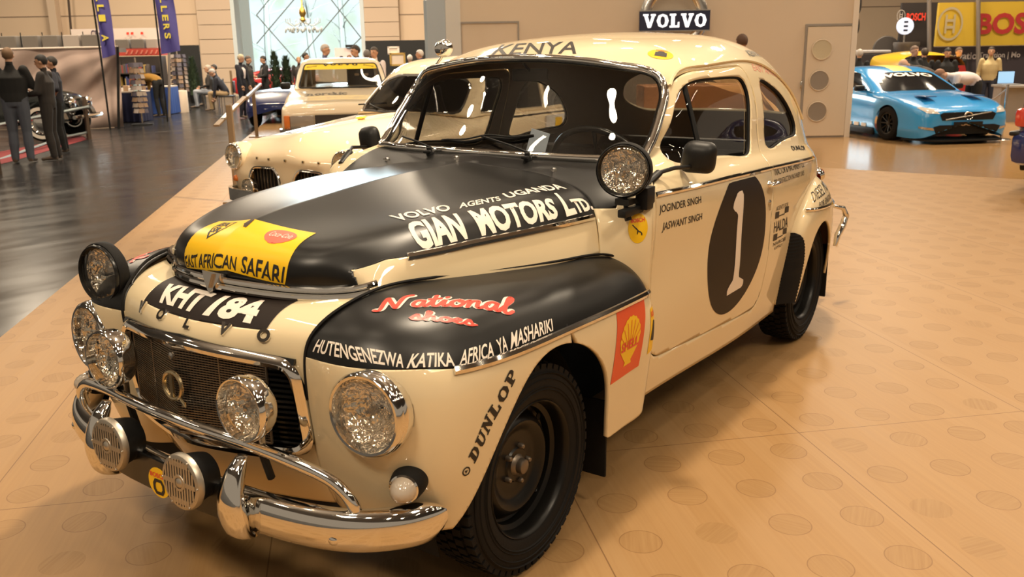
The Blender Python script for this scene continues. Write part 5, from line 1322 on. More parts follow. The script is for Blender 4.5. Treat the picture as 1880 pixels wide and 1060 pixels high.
# maker's sign on the stand wall: ring and blue name bar
o = pd(1237, 31, DS-.30); T = frame(o, -AWAY, RIGHT); R_ = 58*DS/FPX
sg = thing('brand_sign', 'round chrome brand sign with a dark blue name bar above the car roof', 'sign', o)
IT = Matrix.Translation(-o)
mb = MB(); mb.lathe([(R_*.72, -.05), (R_*.70, .02), (R_*.78, .05), (R_*.95, .05), (R_*1.02, .02), (R_, -.05)], n=64); mb.moved(IT @ T).obj('sign_ring', CHROME2, sg)
mb = MB(); w_ = 61*DS/FPX; h = 16*DS/FPX; mb.box((0, -.06, .07), (2*w_, 2*h, .06)); bar = mb.moved(IT @ T).obj('name_bar', mat('navy_sign', (.012, .016, .055), .4), sg, smooth=False)
mb = MB(); mb.box((0, -.06+h+.008, .07), (2*w_+.01, .014, .07)); mb.box((0, -.06-h-.008, .07), (2*w_+.01, .014, .07)); mb.moved(IT @ T).obj('bar_trim', CHROME2, bar, smooth=False)
v, f, W_ = slab_word('VOLVO', .08); mb = MB(); mb.add([((x/W_-.5)*2*w_*.90, (y-.5)*2*h*.72-.06, .104) for x, y in v], f); mb.moved(IT @ T).obj('lettering', mat('lit_white', (.95, .97, 1.0), .5, emit=1.1), bar, smooth=False)
# wooden reception counter with a dark front behind the car
ctr = thing('reception_counter', 'orange wooden counter seen through the car side windows', 'counter', bpt(1286, 8.7, 0), RZV)
MB().box((0, 0, 1.02), (1.22, .5, .30), bev=.01).obj('counter_top_box', mat('orange_wood', (.42, .17, .055), .4, noise=.2, nscale=4), ctr, smooth=False)
MB().box((0, .03, .435), (1.18, .42, .87)).obj('counter_front', mat('counter_dark', (.03, .026, .024), .5), ctr, smooth=False)
# ---- left side: trade booth with a fabric wall ---------------------------------------------------
DC = 20.9
FAB = mat('booth_fabric', (.37, .275, .235), .95, noise=.10, nscale=3)
n = 90; mm = 40; G_ = np.zeros((mm, n, 3))
rt = random.Random(2)
for j in range(n):
    u = -120+(218+120)*j/(n-1)
    for i in range(mm):
        t = i/(mm-1); zt_ = 1.68-.10*max(0, (u-120)/100)*0; z = -.09+(zt_+.09)*t; bu = u+(9*(1-t) if j > n*.8 else 9*(1-t)*max(0, (j/n-.5)/.3) if j > n*.5 else 0)
        dx = .06*math.sin(j*.42+3*t+1.5*math.sin(2.2*t+j*.05))*t*(1-t)*2+.17*math.sin((j/n*7+(1-t)*5)*1.7+.8*math.sin(j*.13))*(1-t*.3)*(1-t*t*.7)
        an_ = math.atan2(1.02-t, max(.02, 1.02-j/n)*2.4); dx += .055*math.sin(15*an_+.6*math.sin(j*.11))*min(1, 1.6*(1-t)+.1)
        p = bpt(bu, DC+dx, z); G_[i, j] = p
P(MB().grid(G_).obj('booth_curtain', FAB, angle=180), 'creased brown-grey fabric wall of the trade booth behind two men', 'curtain')
mb = MB(); mb.tube([bpt(-120, DC-.03, 1.70), bpt(216, DC-.03, 1.72)], .022, 8); P(mb.obj('curtain_rail', mat('pale_rail', (.55, .45, .38), .5)), 'pale rail along the top of the brown-grey booth fabric', 'rail')
mb = MB(); mb.tube([bpt(218, DC-.40, -.1), bpt(216, DC-.40, 1.72)], .03, 8); P(mb.obj('booth_post', BLACKP), 'black post at the right end of the booth fabric wall', 'post')
GREYC = [mat('grey_box_light', (.34, .29, .25), .9), mat('grey_box_dark', (.155, .135, .115), .9)]
for k, (u0, u1, c, lab) in enumerate(((-3, 26, 0, 'pale grey padded box above the fabric wall, leftmost of the row'), (29, 60, 1, 'dark grey padded box right of the leftmost pale box'), (69, 99, 1, 'dark grey padded box in the middle of the row on the booth wall'), (104, 134, 1, 'grey-brown padded box left of the second pale box'), (141, 172, 0, 'pale grey padded box near the right end of the row'), (174, 206, 1, 'dark grey padded box beside the left blue banner'))):
    a = bpt((u0+u1)/2, DC+.5, 0); w_ = (u1-u0)*(DC+.5)/FPX*.93
    t = thing('padded_box', lab, 'box', Vector((a.x, a.y, 1.72)), RZV, 'padded boxes along the booth wall')
    MB().box((0, 0, .14), (w_, .35, .29), bev=.02).obj('box_body', GREYC[c], t, smooth=False)
    MB().tube([(w_/2+.014, .05, .0), (w_/2+.014, .05, .36)], .012, 6).obj('box_bracket', BLACKP, t)
# shelf behind the boxes
mb = MB(); wbox(mb, -120, 232, DC+.7, 1.60, 1.70, .5); P(mb.obj('booth_ledge', mat('booth_ledge', (.20, .17, .15), .8), smooth=False), 'ledge carrying the padded boxes of the booth', 'ledge')
for u0, u1, lab in ((231, 257, 'small grey box over the red awning, leftmost of three'), (259, 284, 'small grey box over the red awning, middle of three'), (286, 308, 'small grey box over the red awning, rightmost of three')):
    a = bpt((u0+u1)/2, 24.5, 0); w_ = (u1-u0-2)*24.5/FPX
    t = thing('padded_box', lab, 'box', Vector((a.x, a.y, 1.70)), RZV, 'padded boxes over the awning'); MB().box((0, 0, .12), (w_, .35, .25), bev=.02).obj('box_body', GREYC[1 if u0 < 280 else 0], t, smooth=False)
mb = MB(); wbox(mb, 228, 309, 24.3, 1.52, 1.70, .6, 0)
aw = P(mb.obj('awning', mat('red_awning', (.45, .055, .035), .7), smooth=False), 'red striped awning edge over the book stall', 'awning')
mb = MB()
for u in range(230, 306, 9): mb.add([bpt(u, 24.28, 1.56), bpt(u+3, 24.28, 1.56), bpt(u+6, 24.28, 1.66), bpt(u+3, 24.28, 1.66)], [(0, 1, 2, 3)])
mb.obj('awning_stripes', mat('awning_stripe', (.60, .20, .14), .7), aw, smooth=False)
mb = MB(); mb.tube([bpt(311, 24.3, -.1), bpt(310, 24.3, 2.6)], .035, 8); P(mb.obj('booth_post', mat('grey_pole', (.32, .28, .25), .4, .6)), 'grey pole at the right end of the red awning', 'post')
mb = MB(); wbox(mb, 150, 310, 26.2, 1.95, 2.28, .03); bs_ = P(mb.obj('hall_banner', mat('pale_banner', (.66, .56, .50), .7), smooth=False), 'pale long banner with dark letters above the booth boxes', 'banner')
v, f, W_ = text2d('Christer', .03); T = frame(bpt(187, 26.15, 2.14), -AWAY, RIGHT); mb = MB(); mb.add([T @ Vector(((x/W_-.5)*.62, (y-.5)*.20, .01)) for x, y in v], f); mb.obj('lettering', mat('dark_violet', (.05, .03, .06), .6), bs_, smooth=False)
mb = MB()
for u, c in ((232, .1), (240, .1), (258, .1)): mb.add([bpt(u, 26.1, 2.1), bpt(u+5, 26.1, 2.1), bpt(u+5, 26.1, 2.17), bpt(u, 26.1, 2.17)], [(0, 1, 2, 3)])
mb.obj('banner_marks', STRED, bs_, smooth=False)
# book stall: dark shelf, books, blue-cloth tables
DSH = 26.4
sh = thing('book_shelf', 'dark shelf of goods under the red awning', 'shelf', bpt(268, DSH, -.1), RZV); w_ = 82*DSH/FPX
mb = MB(); mb.box((0, .2, .8), (w_, .04, 1.6)); mb.box((-w_/2, 0, .8), (.05, .45, 1.6)); mb.box((w_/2, 0, .8), (.05, .45, 1.6)); mb.obj('shelf_carcass', mat('shelf_dark', (.03, .022, .018), .7), sh, smooth=False)
for z in (.75, 1.12): MB().box((0, 0, z), (w_, .42, .03)).obj('shelf_board', mat('shelf_dark', (.03, .022, .018), .7), sh, smooth=False)
rb_ = random.Random(11); BC = [(.30, .12, .05), (.05, .06, .16), (.35, .28, .20), (.25, .05, .04), (.10, .08, .07), (.45, .30, .08)]
lab = ['upright books on the upper shelf under the awning', 'upright books on the lower shelf under the awning']
for zi, z in enumerate((1.135, .765)):
    x = -w_/2+.08
    while x < w_/2-.1:
        t_ = rb_.uniform(.03, .055); h = rb_.uniform(.18, .27); o_ = MB().box((0, 0, h/2), (t_*.9, .18, h)).obj('book', mat('book_%d' % rb_.randrange(6), BC[rb_.randrange(6)], .7), smooth=False)
        q = sh.matrix_basis @ Vector((x, -.08, z)); c_, s_n = math.cos(RZV), math.sin(RZV); o_.location = Vector((sh.location.x+c_*x-s_n*-.08, sh.location.y+s_n*x+c_*-.08, sh.location.z+z)); o_.rotation_euler = (0, 0, RZV)
        P(o_, lab[zi], 'book', ('books on the upper stall shelf', 'books on the lower stall shelf')[zi]); x += t_+rb_.choice((0, 0, .0, .12))
def cloth_table(u, d, wpx, dep, h, m, label):
    t = thing('stall_table', label, 'table', bpt(u, d, -.1), RZV); w_ = wpx*d/FPX
    MB().box((0, 0, h-.015), (w_*.98, dep*.98, .03)).obj('table_top', mat('pale_top', (.55, .47, .40), .6), t, smooth=False)
    mb = MB(); n = 60; per = [(-w_/2, -dep/2), (w_/2, -dep/2), (w_/2, dep/2), (-w_/2, dep/2)]; pts = []
    for i in range(4):
        a, c = np.array(per[i]), np.array(per[(i+1) % 4])
        for k in range(n//4): pts.append(a+(c-a)*k/(n//4))
    v = []; N = len(pts)
    for zz, amp in ((h-.03, 0), (h*.5, .03), (.02, .05)):
        for k, p in enumerate(pts): v.append((p[0]*(1+amp*math.sin(k*1.9)), p[1]*(1+amp*math.sin(k*1.9)), zz))
    mb.add(v, [(i*N+k, i*N+(k+1) % N, (i+1)*N+(k+1) % N, (i+1)*N+k) for i in range(2) for k in range(N)]); mb.obj('table_cloth', m, t); return t
cloth_table(246, 22.8, 50, .8, .76, mat('navy_cloth', (.012, .016, .055), .9), 'table with a navy cloth right of the booth fabric wall')
cloth_table(302, 25.6, 44, .7, .78, mat('blue_cloth', (.025, .07, .28), .9), 'table with a bright blue cloth behind the bending person')
for k, (u, c, h, lab) in enumerate(((231, (.75, .70, .66), .09, 'small white box at the left of the navy table'), (239, (.45, .30, .18), .14, 'small brown box on the navy table'), (248, (.78, .76, .74), .07, 'flat white box in the middle of the navy table'), (259, (.55, .75, .78), .22, 'bright pale object standing on the navy table'))):
    a = bpt(u, 22.6, 0); t = MB().box((0, 0, h/2), (.14, .12, h), bev=.01).obj('goods_box', mat('goods_%d' % k, c, .5), smooth=False); t.location = (a.x, a.y, .66); t.rotation_euler = (0, 0, RZV); P(t, lab, 'box')
# spinner racks of postcards
CARD = [mat('card_%d' % k, c, .6) for k, c in enumerate(((.26, .21, .17), (.16, .11, .085), (.33, .28, .25), (.07, .06, .08), (.22, .14, .085)))]
for u, d, z0, z1, r, lab in ((262, 21.6, .28, 1.48, .16, 'postcard spinner rack in front of the navy table'), (336, 27.0, .55, 1.65, .24, 'postcard spinner rack beside the black screen')):
    t = thing('spinner_rack', lab, 'rack', bpt(u, d, -.1))
    MB().tube([(0, 0, 0), (0, 0, z1+.1)], .02, 8).obj('pole', CHROME2, t); mb = MB(); mb.lathe([(.25, 0), (.25, .03), (.05, .05)], n=20); mb.obj('base', BLACKP, t)
    rr2 = random.Random(u); cm = []
    for mi in range(5): q = MB().box((0, 0, 0), (.125, .10, .004)).obj('postcard', CARD[mi], t, smooth=False); cm.append(q)
    used_ = set()
    for zi in range(9):
        z = z0+(z1-z0)*zi/9
        for k in range(8):
            mi = rr2.randrange(5); q = cm[mi] if mi not in used_ else cm[mi].copy()
            if mi in used_: COL.objects.link(q); q.parent = t
            used_.add(mi); a = 2*PI*k/8+.3; q.matrix_basis = frame((r*math.cos(a), r*math.sin(a), z+.06), (math.cos(a), math.sin(a), .25))
mb = MB(); mb.lathe([(0, .62), (.24, .62), (.25, .60), (.25, 0)], bpt(331, 26.2, -.1), n=24); P(mb.obj('pedestal', mat('cream_pedestal', (.56, .46, .36), .6)), 'cream round pedestal below the right postcard rack', 'pedestal')
# flag banners
PURP = mat('violet_banner', (.055, .045, .21), .7)
for u, d, wt, wb, s, lab in ((215, 20.3, 12, 13, 'IZELLI.A', 'violet flag banner with yellow letters at the booth corner'), (325, 22.5, 14, 18, 'ORKELLERS', 'violet flag banner with yellow letters beside the black screen')):
    zb = pd(u, 100 if u < 300 else 93, d).z; t = thing('flag_banner', lab, 'banner', bpt(u, d, -.1), RZV); k = d/FPX
    n = 30; G2 = np.zeros((n, 12, 3))
    for i in range(n):
        tt = i/(n-1); z = zb+.1+(4.2-zb)*tt; hw = (wb+(wt-wb)*tt)*k; sh_ = (6*(1-tt)-3)*k if u < 300 else (5*(1-tt)-2)*k
        for j in range(12): G2[i, j] = (sh_-hw+2*hw*j/11, .05*math.sin(tt*7+j*.5), z-(.08*(1-j/11) if i == 0 else 0))
    mb = MB().grid(G2); fl_ = mb.obj('flag', PURP, t, angle=180)
    MB().tube([(G2[0][0][0]-.03, 0, 0), (G2[0][0][0]-.03, 0, 1.5), (G2[-1][0][0]-.02, 0, 4.3)], .022, 6).obj('pole', BLACKP, t)
    bz = zb+.35; mb = MB(); hh = .21
    for q, ch in enumerate(reversed(s)):
        if ch == '.': continue
        v, f, W_ = text2d(ch, .03); z = bz+q*hh; tt = (z-zb)/(4.2-zb); sx = ((6*(1-tt)-3) if u < 300 else (5*(1-tt)-2))*k
        mb.add([(sx+(y-.5)*.15, -.075, z+.5*hh-(x/W_-.5)*.14) for x, y in v], f)
    mb.obj('lettering', mat('banner_yellow', (.62, .52, .06), .6), fl_, smooth=False)
# black screens, framed notices, poster
def upright(name, u0, u1, v0, v1, d, m, label, cat, th=.04, to_floor=False):
    z1 = pd((u0+u1)/2, v0, d).z; z0 = -.1 if to_floor else pd((u0+u1)/2, v1, d).z
    mb = MB(); wbox(mb, u0, u1, d, z0, z1, th); return P(mb.obj(name, m, smooth=False), label, cat)
BLK = mat('black_screen', (.006, .006, .006), .8)
upright('partition_screen', 322, 375, 83, 190, 32, BLK, 'black partition screen behind the right violet banner', 'screen', to_floor=True)
upright('partition_screen', 676, 789, 74, 190, 31, BLK, 'long black partition screen right of the tall window', 'screen', to_floor=True)
def framed(u0, u1, v0, v1, d, fc, label):
    o = pd((u0+u1)/2, (v0+v1)/2, d); t = thing('framed_notice', label, 'picture', Vector((o.x, o.y, pd((u0+u1)/2, v1, d).z)), RZV); w_ = (u1-u0)*d/FPX; h = (v1-v0)*d/FPX
    mb = MB(); e = .05
    for c, s in (((0, 0, e/2), (w_, .05, e)), ((0, 0, h-e/2), (w_, .05, e)), ((-w_/2+e/2, 0, h/2), (e, .05, h)), ((w_/2-e/2, 0, h/2), (e, .05, h))): mb.box(c, s)
    mb.obj('frame', fc, t, smooth=False); MB().box((0, .01, h/2), (w_-.06, .02, h-.06)).obj('sheet', mat('notice_paper', (.74, .62, .50), .6), t, smooth=False)
    MB().box((0, .05, -.45), (.04, .04, .95+h)).obj('stand', BLACKP, t, smooth=False)
framed(716, 744, 98, 121, 26, mat('gilt_frame', (.55, .36, .10), .4, .3), 'gilt-framed notice standing above the second car roof')
framed(712, 733, 86, 100, 28, mat('white_frame', (.72, .62, .54), .5), 'white-framed notice behind the gilt-framed one')
upright('poster', 620, 651, 88, 116, 31.5, mat('pale_pink_poster', (.62, .50, .48), .6), 'pale pink poster board in front of the tall window', 'poster')
upright('poster_lamp', 640, 660, 82, 87, 31.4, BLACKP, 'black lamp bar on top of the pale pink poster', 'lamp', .12)
# small conifers
GRN = mat('conifer_green', (.018, .034, .012), .9); GRN2 = mat('conifer_dark', (.010, .018, .008), .9)
for u, vt, d, lab in ((360, 108, 31.0, 'dark conifer bush in front of the black screen at left'), (511, 99, 27, 'slim pointed conifer left of the pair before the window'), (531, 106, 27.5, 'slim pointed conifer right of the pair before the window')):
    h = pd(u, vt, d).z+.1; t = thing('conifer', lab, 'tree', bpt(u, d, -.1), group='potted conifers'); rr2 = random.Random(u); mb = MB()
    for q in range(420):
        z = rr2.uniform(.25, 1)**1.0*h; r = .30*(1-z/h)**.7*rr2.uniform(.55, 1.1)+.015; a = rr2.uniform(0, 2*PI); p = Vector((r*math.cos(a), r*math.sin(a), z)); s = rr2.uniform(.05, .10)
        d1 = Vector((math.cos(a)*.5, math.sin(a)*.5, 1)).normalized(); sd = d1.cross(Vector((math.cos(a), math.sin(a), 0))).normalized()
        mb.add([p-sd*s*.4, p+sd*s*.4, p+d1*s*1.8], [(0, 1, 2)])
    mb.tube([(0, 0, .2), (0, 0, h*.9)], [.16, .03], 8); mb.obj('foliage', GRN, t); mb = MB(); mb.lathe([(0, 0), (.16, 0), (.2, .28), (.17, .28)], n=16); mb.obj('pot', BLACKP, t)
# chandelier in front of the window
o = pd(557, 48, 30); ch = thing('chandelier', 'crystal chandelier with a brass stem hanging before the tall window', 'chandelier', o)
BRASS = mat('brass', (.45, .28, .06), .3, .9); CRY = mat('crystal_grey', (.35, .38, .38), .2, coat=.5)
mb = MB(); mb.lathe([(.02, 1.6), (.03, .62), (.10, .52), (.12, .40), (.06, .28), (.10, .2), (.02, .1)], n=14); mb.obj('stem', BRASS, ch)
mb = MB()
for k in range(10):
    a = 2*PI*k/10; c, s = math.cos(a), math.sin(a); mb.tube([(.06*c, .06*s, .12), (.35*c, .35*s, .0), (.55*c, .55*s, .12), (.56*c, .56*s, .24)], .014, 5)
mb.obj('arms', CRY, ch)
dr0 = MB().ball((0, 0, 0), .03, seg=6, ring=5, sc=(1, 1, 2)).obj('crystal_drop', CRY, ch)
for k in range(40):
    a = 2*PI*k/40; r = .58 if k % 2 else .42; q = dr0 if k == 0 else dr0.copy()
    if k: COL.objects.link(q); q.parent = ch
    q.location = (r*math.cos(a), r*math.sin(a), -.08-.04*(k % 3))
# ---- barrier posts and reading panel beside the second car ------------------------------------------
BRN = mat('bronze_post', (.22, .145, .08), .45, .4)
a = at(437, 372, 0); c = at(472, 252, 0); zt = pd(434, 192, 9.5).z; zt2 = pd(470, 163, 17.1).z
bp_ = thing('barrier_post', 'bronze barrier post with a tilted reading panel, nearest to the cars', 'barrier', a, RZV)
MB().box((0, 0, zt/2), (.062, .04, zt), bev=.006).obj('post', BRN, bp_, smooth=False); MB().box((0, 0, .01), (.26, .2, .02), bev=.004).obj('base_plate', BRN, bp_, smooth=False)
pa, pb_ = pd(397, 231, 9.3), pd(450, 178, 10.4); x = (pb_-pa); l = x.length; xn = x.normalized(); T = frame((pa+pb_)/2-a, Vector((0, 0, 1))-xn*xn.z+AWAY*.0, x)
IR = Matrix.Rotation(-RZV, 4, 'Z'); mb = MB(); mb.box((0, 0, 0), (l, .06, .02), bev=.004, T=T); mb.moved(IR).obj('reading_panel', BRN, bp_, smooth=False); mb = MB(); mb.box((-.05, 0, .012), (l*.5, .045, .004), T=T); mb.moved(IR).obj('panel_sheet', mat('panel_sheet', (.36, .40, .40), .3), bp_, smooth=False)
b2_ = thing('barrier_post', 'bronze barrier post farther back, in front of the dark blue car', 'barrier', c, RZV); MB().box((0, 0, zt2/2), (.06, .04, zt2), bev=.006).obj('post', BRN, b2_, smooth=False); MB().box((0, 0, .01), (.26, .2, .02), bev=.004).obj('base_plate', BRN, b2_, smooth=False)
t0 = pd(452, 180, 11.0); t1 = pd(478, 155, 17.0); MB().tube([IR @ (t0-c), IR @ (t1-c)], .028, 8).obj('rail', BRN, b2_)
c3 = at(429, 192, -.1); b3 = thing('barrier_post', 'bronze post far back beside the suited men', 'barrier', c3, RZV); MB().box((0, 0, .55), (.07, .05, 1.1), bev=.006).obj('post', BRN, b3, smooth=False); MB().box((0, 0, .01), (.26, .2, .02), bev=.004).obj('base_plate', BRN, b3, smooth=False)
# barrier of rails in front of the old car at left
r0 = at(164, 256, -.1); STL = mat('steel_rail', (.30, .34, .34), .4, .8)
rb2 = thing('railing', 'steel two-rail barrier in front of the old black car', 'barrier', r0); MB().box((0, 0, .42), (.07, .07, .86), bev=.008).obj('post', mat('dark_bronze', (.10, .07, .05), .4, .5), rb2, smooth=False)
for v0, v1, d1 in ((196, 231, 15.6), (243, 297, 14.6)):
    MB().tube([pd(162, v0, 18.1)-r0, pd(118, v0+9, 17.4)-r0, pd(-10, v1, d1)-r0], .028, 8).obj('rail', STL, rb2)
p = at(-2, 320, -.1)-r0; MB().box((p.x, p.y, .42), (.07, .07, .86), bev=.008).obj('post', MATS['dark_bronze'], rb2, smooth=False)
# chrome post and rope at right
o = at(1838, 256, 0); t = thing('rope_post', 'slim chrome post with a sagging rope right of the blue racing car', 'post', o, RZV); h = pd(1843, 155, 14.4).z
MB().tube([(0, 0, 0), (0, 0, h)], .022, 10).obj('pole', CHROME2, t); mb = MB(); mb.lathe([(0, .02), (.12, .015), (.14, 0)], n=20); mb.obj('base', CHROME2, t)
q0 = pd(1790, 168, 16.5); MB().tube([IR @ (Vector(p)-o) for p in curve([q0, pd(1797, 178, 16.2), pd(1815, 184, 15.6), pd(1830, 178, 15), o+Vector((0, 0, h-.06))], 20)], .014, 6).obj('rope', mat('rope_pale', (.55, .45, .36), .7), t)
# ---- right background: tool maker's stand -----------------------------------------------------------------
DB = 22.0
up = upright('sign_wall', 1640, 1704, 5, 90, DB+1.2, mat('charcoal_panel', (.024, .018, .017), .5), 'charcoal sign panel with red letters left of the yellow one', 'sign', .1)
T = frame(pd(1680, 31, DB+1.15), -AWAY, RIGHT); k = DB/FPX
v, f, W_ = text2d('BOSCH', .03); MB().add([T @ Vector(((x/W_-.5)*36*k+.02, (y-.5)*14*k, .01)) for x, y in v], f).obj('lettering', STRED, up, smooth=False)
T = frame(pd(1654, 29, DB+1.15), -AWAY, RIGHT); v, f, _ = armature(); MB().add([T @ Vector(((x-.5)*16*k, (y-.5)*22*k, .012)) for x, y in v], f).obj('armature_emblem', mat('grey_emblem', (.42, .38, .35), .5), up, smooth=False)
yl = upright('sign_wall', 1706, 1990, 3, 83, DB, mat('mustard_panel', (.60, .40, .035), .5), 'large mustard yellow sign panel with red letters and an emblem', 'sign', .1)
T = frame(pd(1744, 44, DB-.04), -AWAY, RIGHT); MB().add([T @ Vector(((x-.5)*46*k, (y-.5)*58*k, .012)) for x, y in v], f).obj('armature_emblem', mat('beige_emblem', (.45, .38, .24), .5), yl, smooth=False)
T = frame(pd(1795, 44, DB-.04), -AWAY, RIGHT); v, f, W_ = text2d('BOSCH', .035); h = 37*k; MB().add([T @ Vector((x*h*1.02, (y-.5)*h, .012)) for x, y in v], f).obj('lettering', mat('dark_red_letter', (.42, .03, .03), .5), yl, smooth=False)
for u in (1796, 1706): mb = MB(); mb.tube([bpt(u, DB-.12, -.1), bpt(u, DB-.12, 3.2)], .05, 8); P(mb.obj('truss_pole', mat('grey_pole', (.32, .28, .25), .4, .6)), 'grey truss pole in front of the yellow sign wall' if u > 1750 else 'grey pole at the left edge of the yellow sign wall', 'pole')
dk = upright('sign_wall', 1640, 1990, 85, 160, DB+.3, mat('plum_panel', (.050, .038, .045), .6), 'dark lower panel with pale words under the yellow sign', 'sign', .1, to_floor=True)
T = frame(pd(1740, 103, DB+.24), -AWAY, RIGHT); v, f, W_ = text2d('Innovation', .02); MB().add([T @ Vector((x*13*k*.98-.15, (y-.5)*13*k, .012)) for x, y in v], f).obj('lettering', mat('pale_words', (.50, .43, .40), .6), dk, smooth=False)
T = frame(pd(1796, 103, DB+.24), -AWAY, RIGHT); v, f, W_ = text2d('Tradition | Mo', .02); MB().add([T @ Vector((x*13*k*.95, (y-.5)*13*k, .012)) for x, y in v], f).obj('lettering', MATS['pale_words'], dk, smooth=False)
# round lit sign on a dark pedestal
o = pd(1662, 48, 21.6); t = thing('lit_sign', 'round lit white sign on a stem over a dark drum', 'sign', o); T = frame((0, 0, 0), -AWAY, RIGHT); r = 14.5*21.6/FPX
mb = MB(); mb.lathe([(0, .03), (r, .03), (r*1.02, .0), (r, -.05), (0, -.05)], n=32); mb.moved(T).obj('disc', mat('lit_disc', (.62, .72, .95), .4, emit=.55), t)
for y in (.5, 0, -.5): MB().box((0, y*r*1.0, .035), (r*.5, r*.20, .01)).moved(T).obj('emblem_bar', BLACKP, t, smooth=False)
MB().tube([(0, 0, -r), (0, 0, -r-.22)], .02, 8).obj('stem', CHROME2, t)
o = pd(1664, 82, 21.6); mb = MB(); mb.lathe([(0, .06), (.29, .06), (.30, .0), (.28, -.05), (.25, -.30), (.05, -.32), (.05, -1.4)], o, n=32); P(mb.obj('drum', mat('dark_drum', (.10, .085, .075), .5)), 'dark round drum under the lit white sign', 'drum')
o = pd(1627, 92, 23.6); mb = MB(); mb.lathe([(0, .02), (.34, .02), (.36, -.01), (.34, -.05)], o, -AWAY, n=28); P(mb.obj('dark_disc', mat('dark_disc', (.06, .05, .045), .6)), 'dark round disc standing left of the drum', 'disc')
for u, v_, r, lab in ((1573, 8, .30, 'dark round lamp hanging on the far hall wall, upper of two'), (1570, 48, .27, 'dark round lamp hanging on the far hall wall, lower of two')):
    o = pd(u, v_, 26 if v_ < 20 else 27.5); t = thing('hall_floodlight', lab, 'lamp', o); mb = MB(); mb.lathe([(0, -.25), (r*.5, -.22), (r, 0), (r*.9, .06), (0, .06)], (0, 0, 0), RIGHT*.8-AWAY*.6, n=24); mb.obj('lamp_housing', mat('dark_disc', (.06, .05, .045), .6), t)
    MB().tube([(0, 0, r*.8), (0, 0, 3.5)], .03, 6).obj('hanger', BLACKP, t)
# trailer box at the far right
mb = MB(); tr_ = thing('trailer', 'dark grey box trailer with a pale roof behind the blue racing car', 'trailer', bpt(1580, 21.5, -.1), RZV); w_ = 90*21.5/FPX
MB().box((0, .8, .85), (w_, 1.6, 1.1), bev=.03).obj('trailer_body', mat('trailer_grey', (.045, .042, .045), .5), tr_, smooth=False); MB().box((0, .8, 1.43), (w_*1.02, 1.64, .07), bev=.02).obj('trailer_roof', mat('trailer_roof', (.40, .40, .42), .3), tr_, smooth=False)
for x in (-.5, .5):
    for y in (.1, 1.5): mb = MB(); mb.lathe([(0, -.09), (.28, -.09), (.3, 0), (.28, .09), (0, .09)], (x, y, .3), (0, 1, 0), n=20); mb.obj('trailer_wheel', RUBBER, tr_)
# information desk with a laptop
dk2 = thing('desk', 'grey desk beside the person in the beige sweater', 'desk', bpt(1850, 17.5, -.1), RZV); k = 17.5/FPX
MB().box((0, 0, .78), (50*k, .6, .04), bev=.005).obj('desk_top', mat('desk_grey', (.30, .28, .26), .5), dk2, smooth=False); MB().box((0, .1, .39), (44*k, .3, .74)).obj('desk_body', mat('desk_panel', (.34, .32, .30), .4), dk2, smooth=False)
for x in (-22*k, 22*k): MB().tube([(x, -.25, 0), (x, -.25, .77)], .018, 6).obj('leg', CHROME2, dk2)
o = bpt(1852, 17.5, .70); lp_ = thing('laptop', 'open laptop with a pale blue screen on the grey desk', 'laptop', o, RZV); MB().box((0, 0, .012), (.34, .24, .02), bev=.004).obj('keyboard_base', mat('laptop_grey', (.3, .3, .31), .4), lp_, smooth=False)
sc_ = MB().box((0, .14, .14), (.34, .015, .25)).obj('lid', BLACKP, lp_, smooth=False); MB().box((0, .129, .14), (.31, .006, .22)).obj('screen', mat('screen_blue', (.25, .45, .68), .4, emit=.8), sc_, smooth=False)

# ================================================================== the other cars
def half_rows(rows): return np.array([[list(p) for p in r] for r in rows], float)
def car_shell(rows, nr=70, nc=60, cap=True):
    """closed loft from half sections given bottom-side to centre-top"""
    rows = [[list(p) for p in r] for r in rows]
    if cap:
        def shrunk(r, k, dx):
            c = np.array([np.mean([p[0] for p in r])+dx, 0, (r[0][2]+r[-1][2])/2]); return [list(c+(np.array(p)-c)*k+np.array([dx, 0, 0])*(0 if k else 0)) for p in r]
        a, b = rows[0], rows[-1]
        rows = [shrunk(a, .0, .02), shrunk(a, .4, .018), shrunk(a, .8, .012)]+rows+[shrunk(b, .8, -.012), shrunk(b, .4, -.018), shrunk(b, .0, -.02)]
        nr = int(nr*1.3)
    G = surf(full(rows), nr, nc); mb = MB().grid(G)
    return outward(mb, np.mean(np.array(mb.v), axis=0))
def section(x, hw, zb, zm, zs, zd, crown=.02, edge=.90, xo=(0, 0, 0)):
    """x station: half width, sill height, waist height, shoulder height, deck height"""
    return [(x+xo[0], hw*.90, zb), (x+xo[0], hw*.985, zb+(zm-zb)*.5), (x+xo[1], hw, zm), (x+xo[1], hw*.985, zs), (x+xo[2], hw*edge, zd-(zd-zs)*.25), (x+xo[2], hw*edge*.82, zd), (x+xo[2], hw*.40, zd+crown*.8), (x+xo[2], 0, zd+crown)]
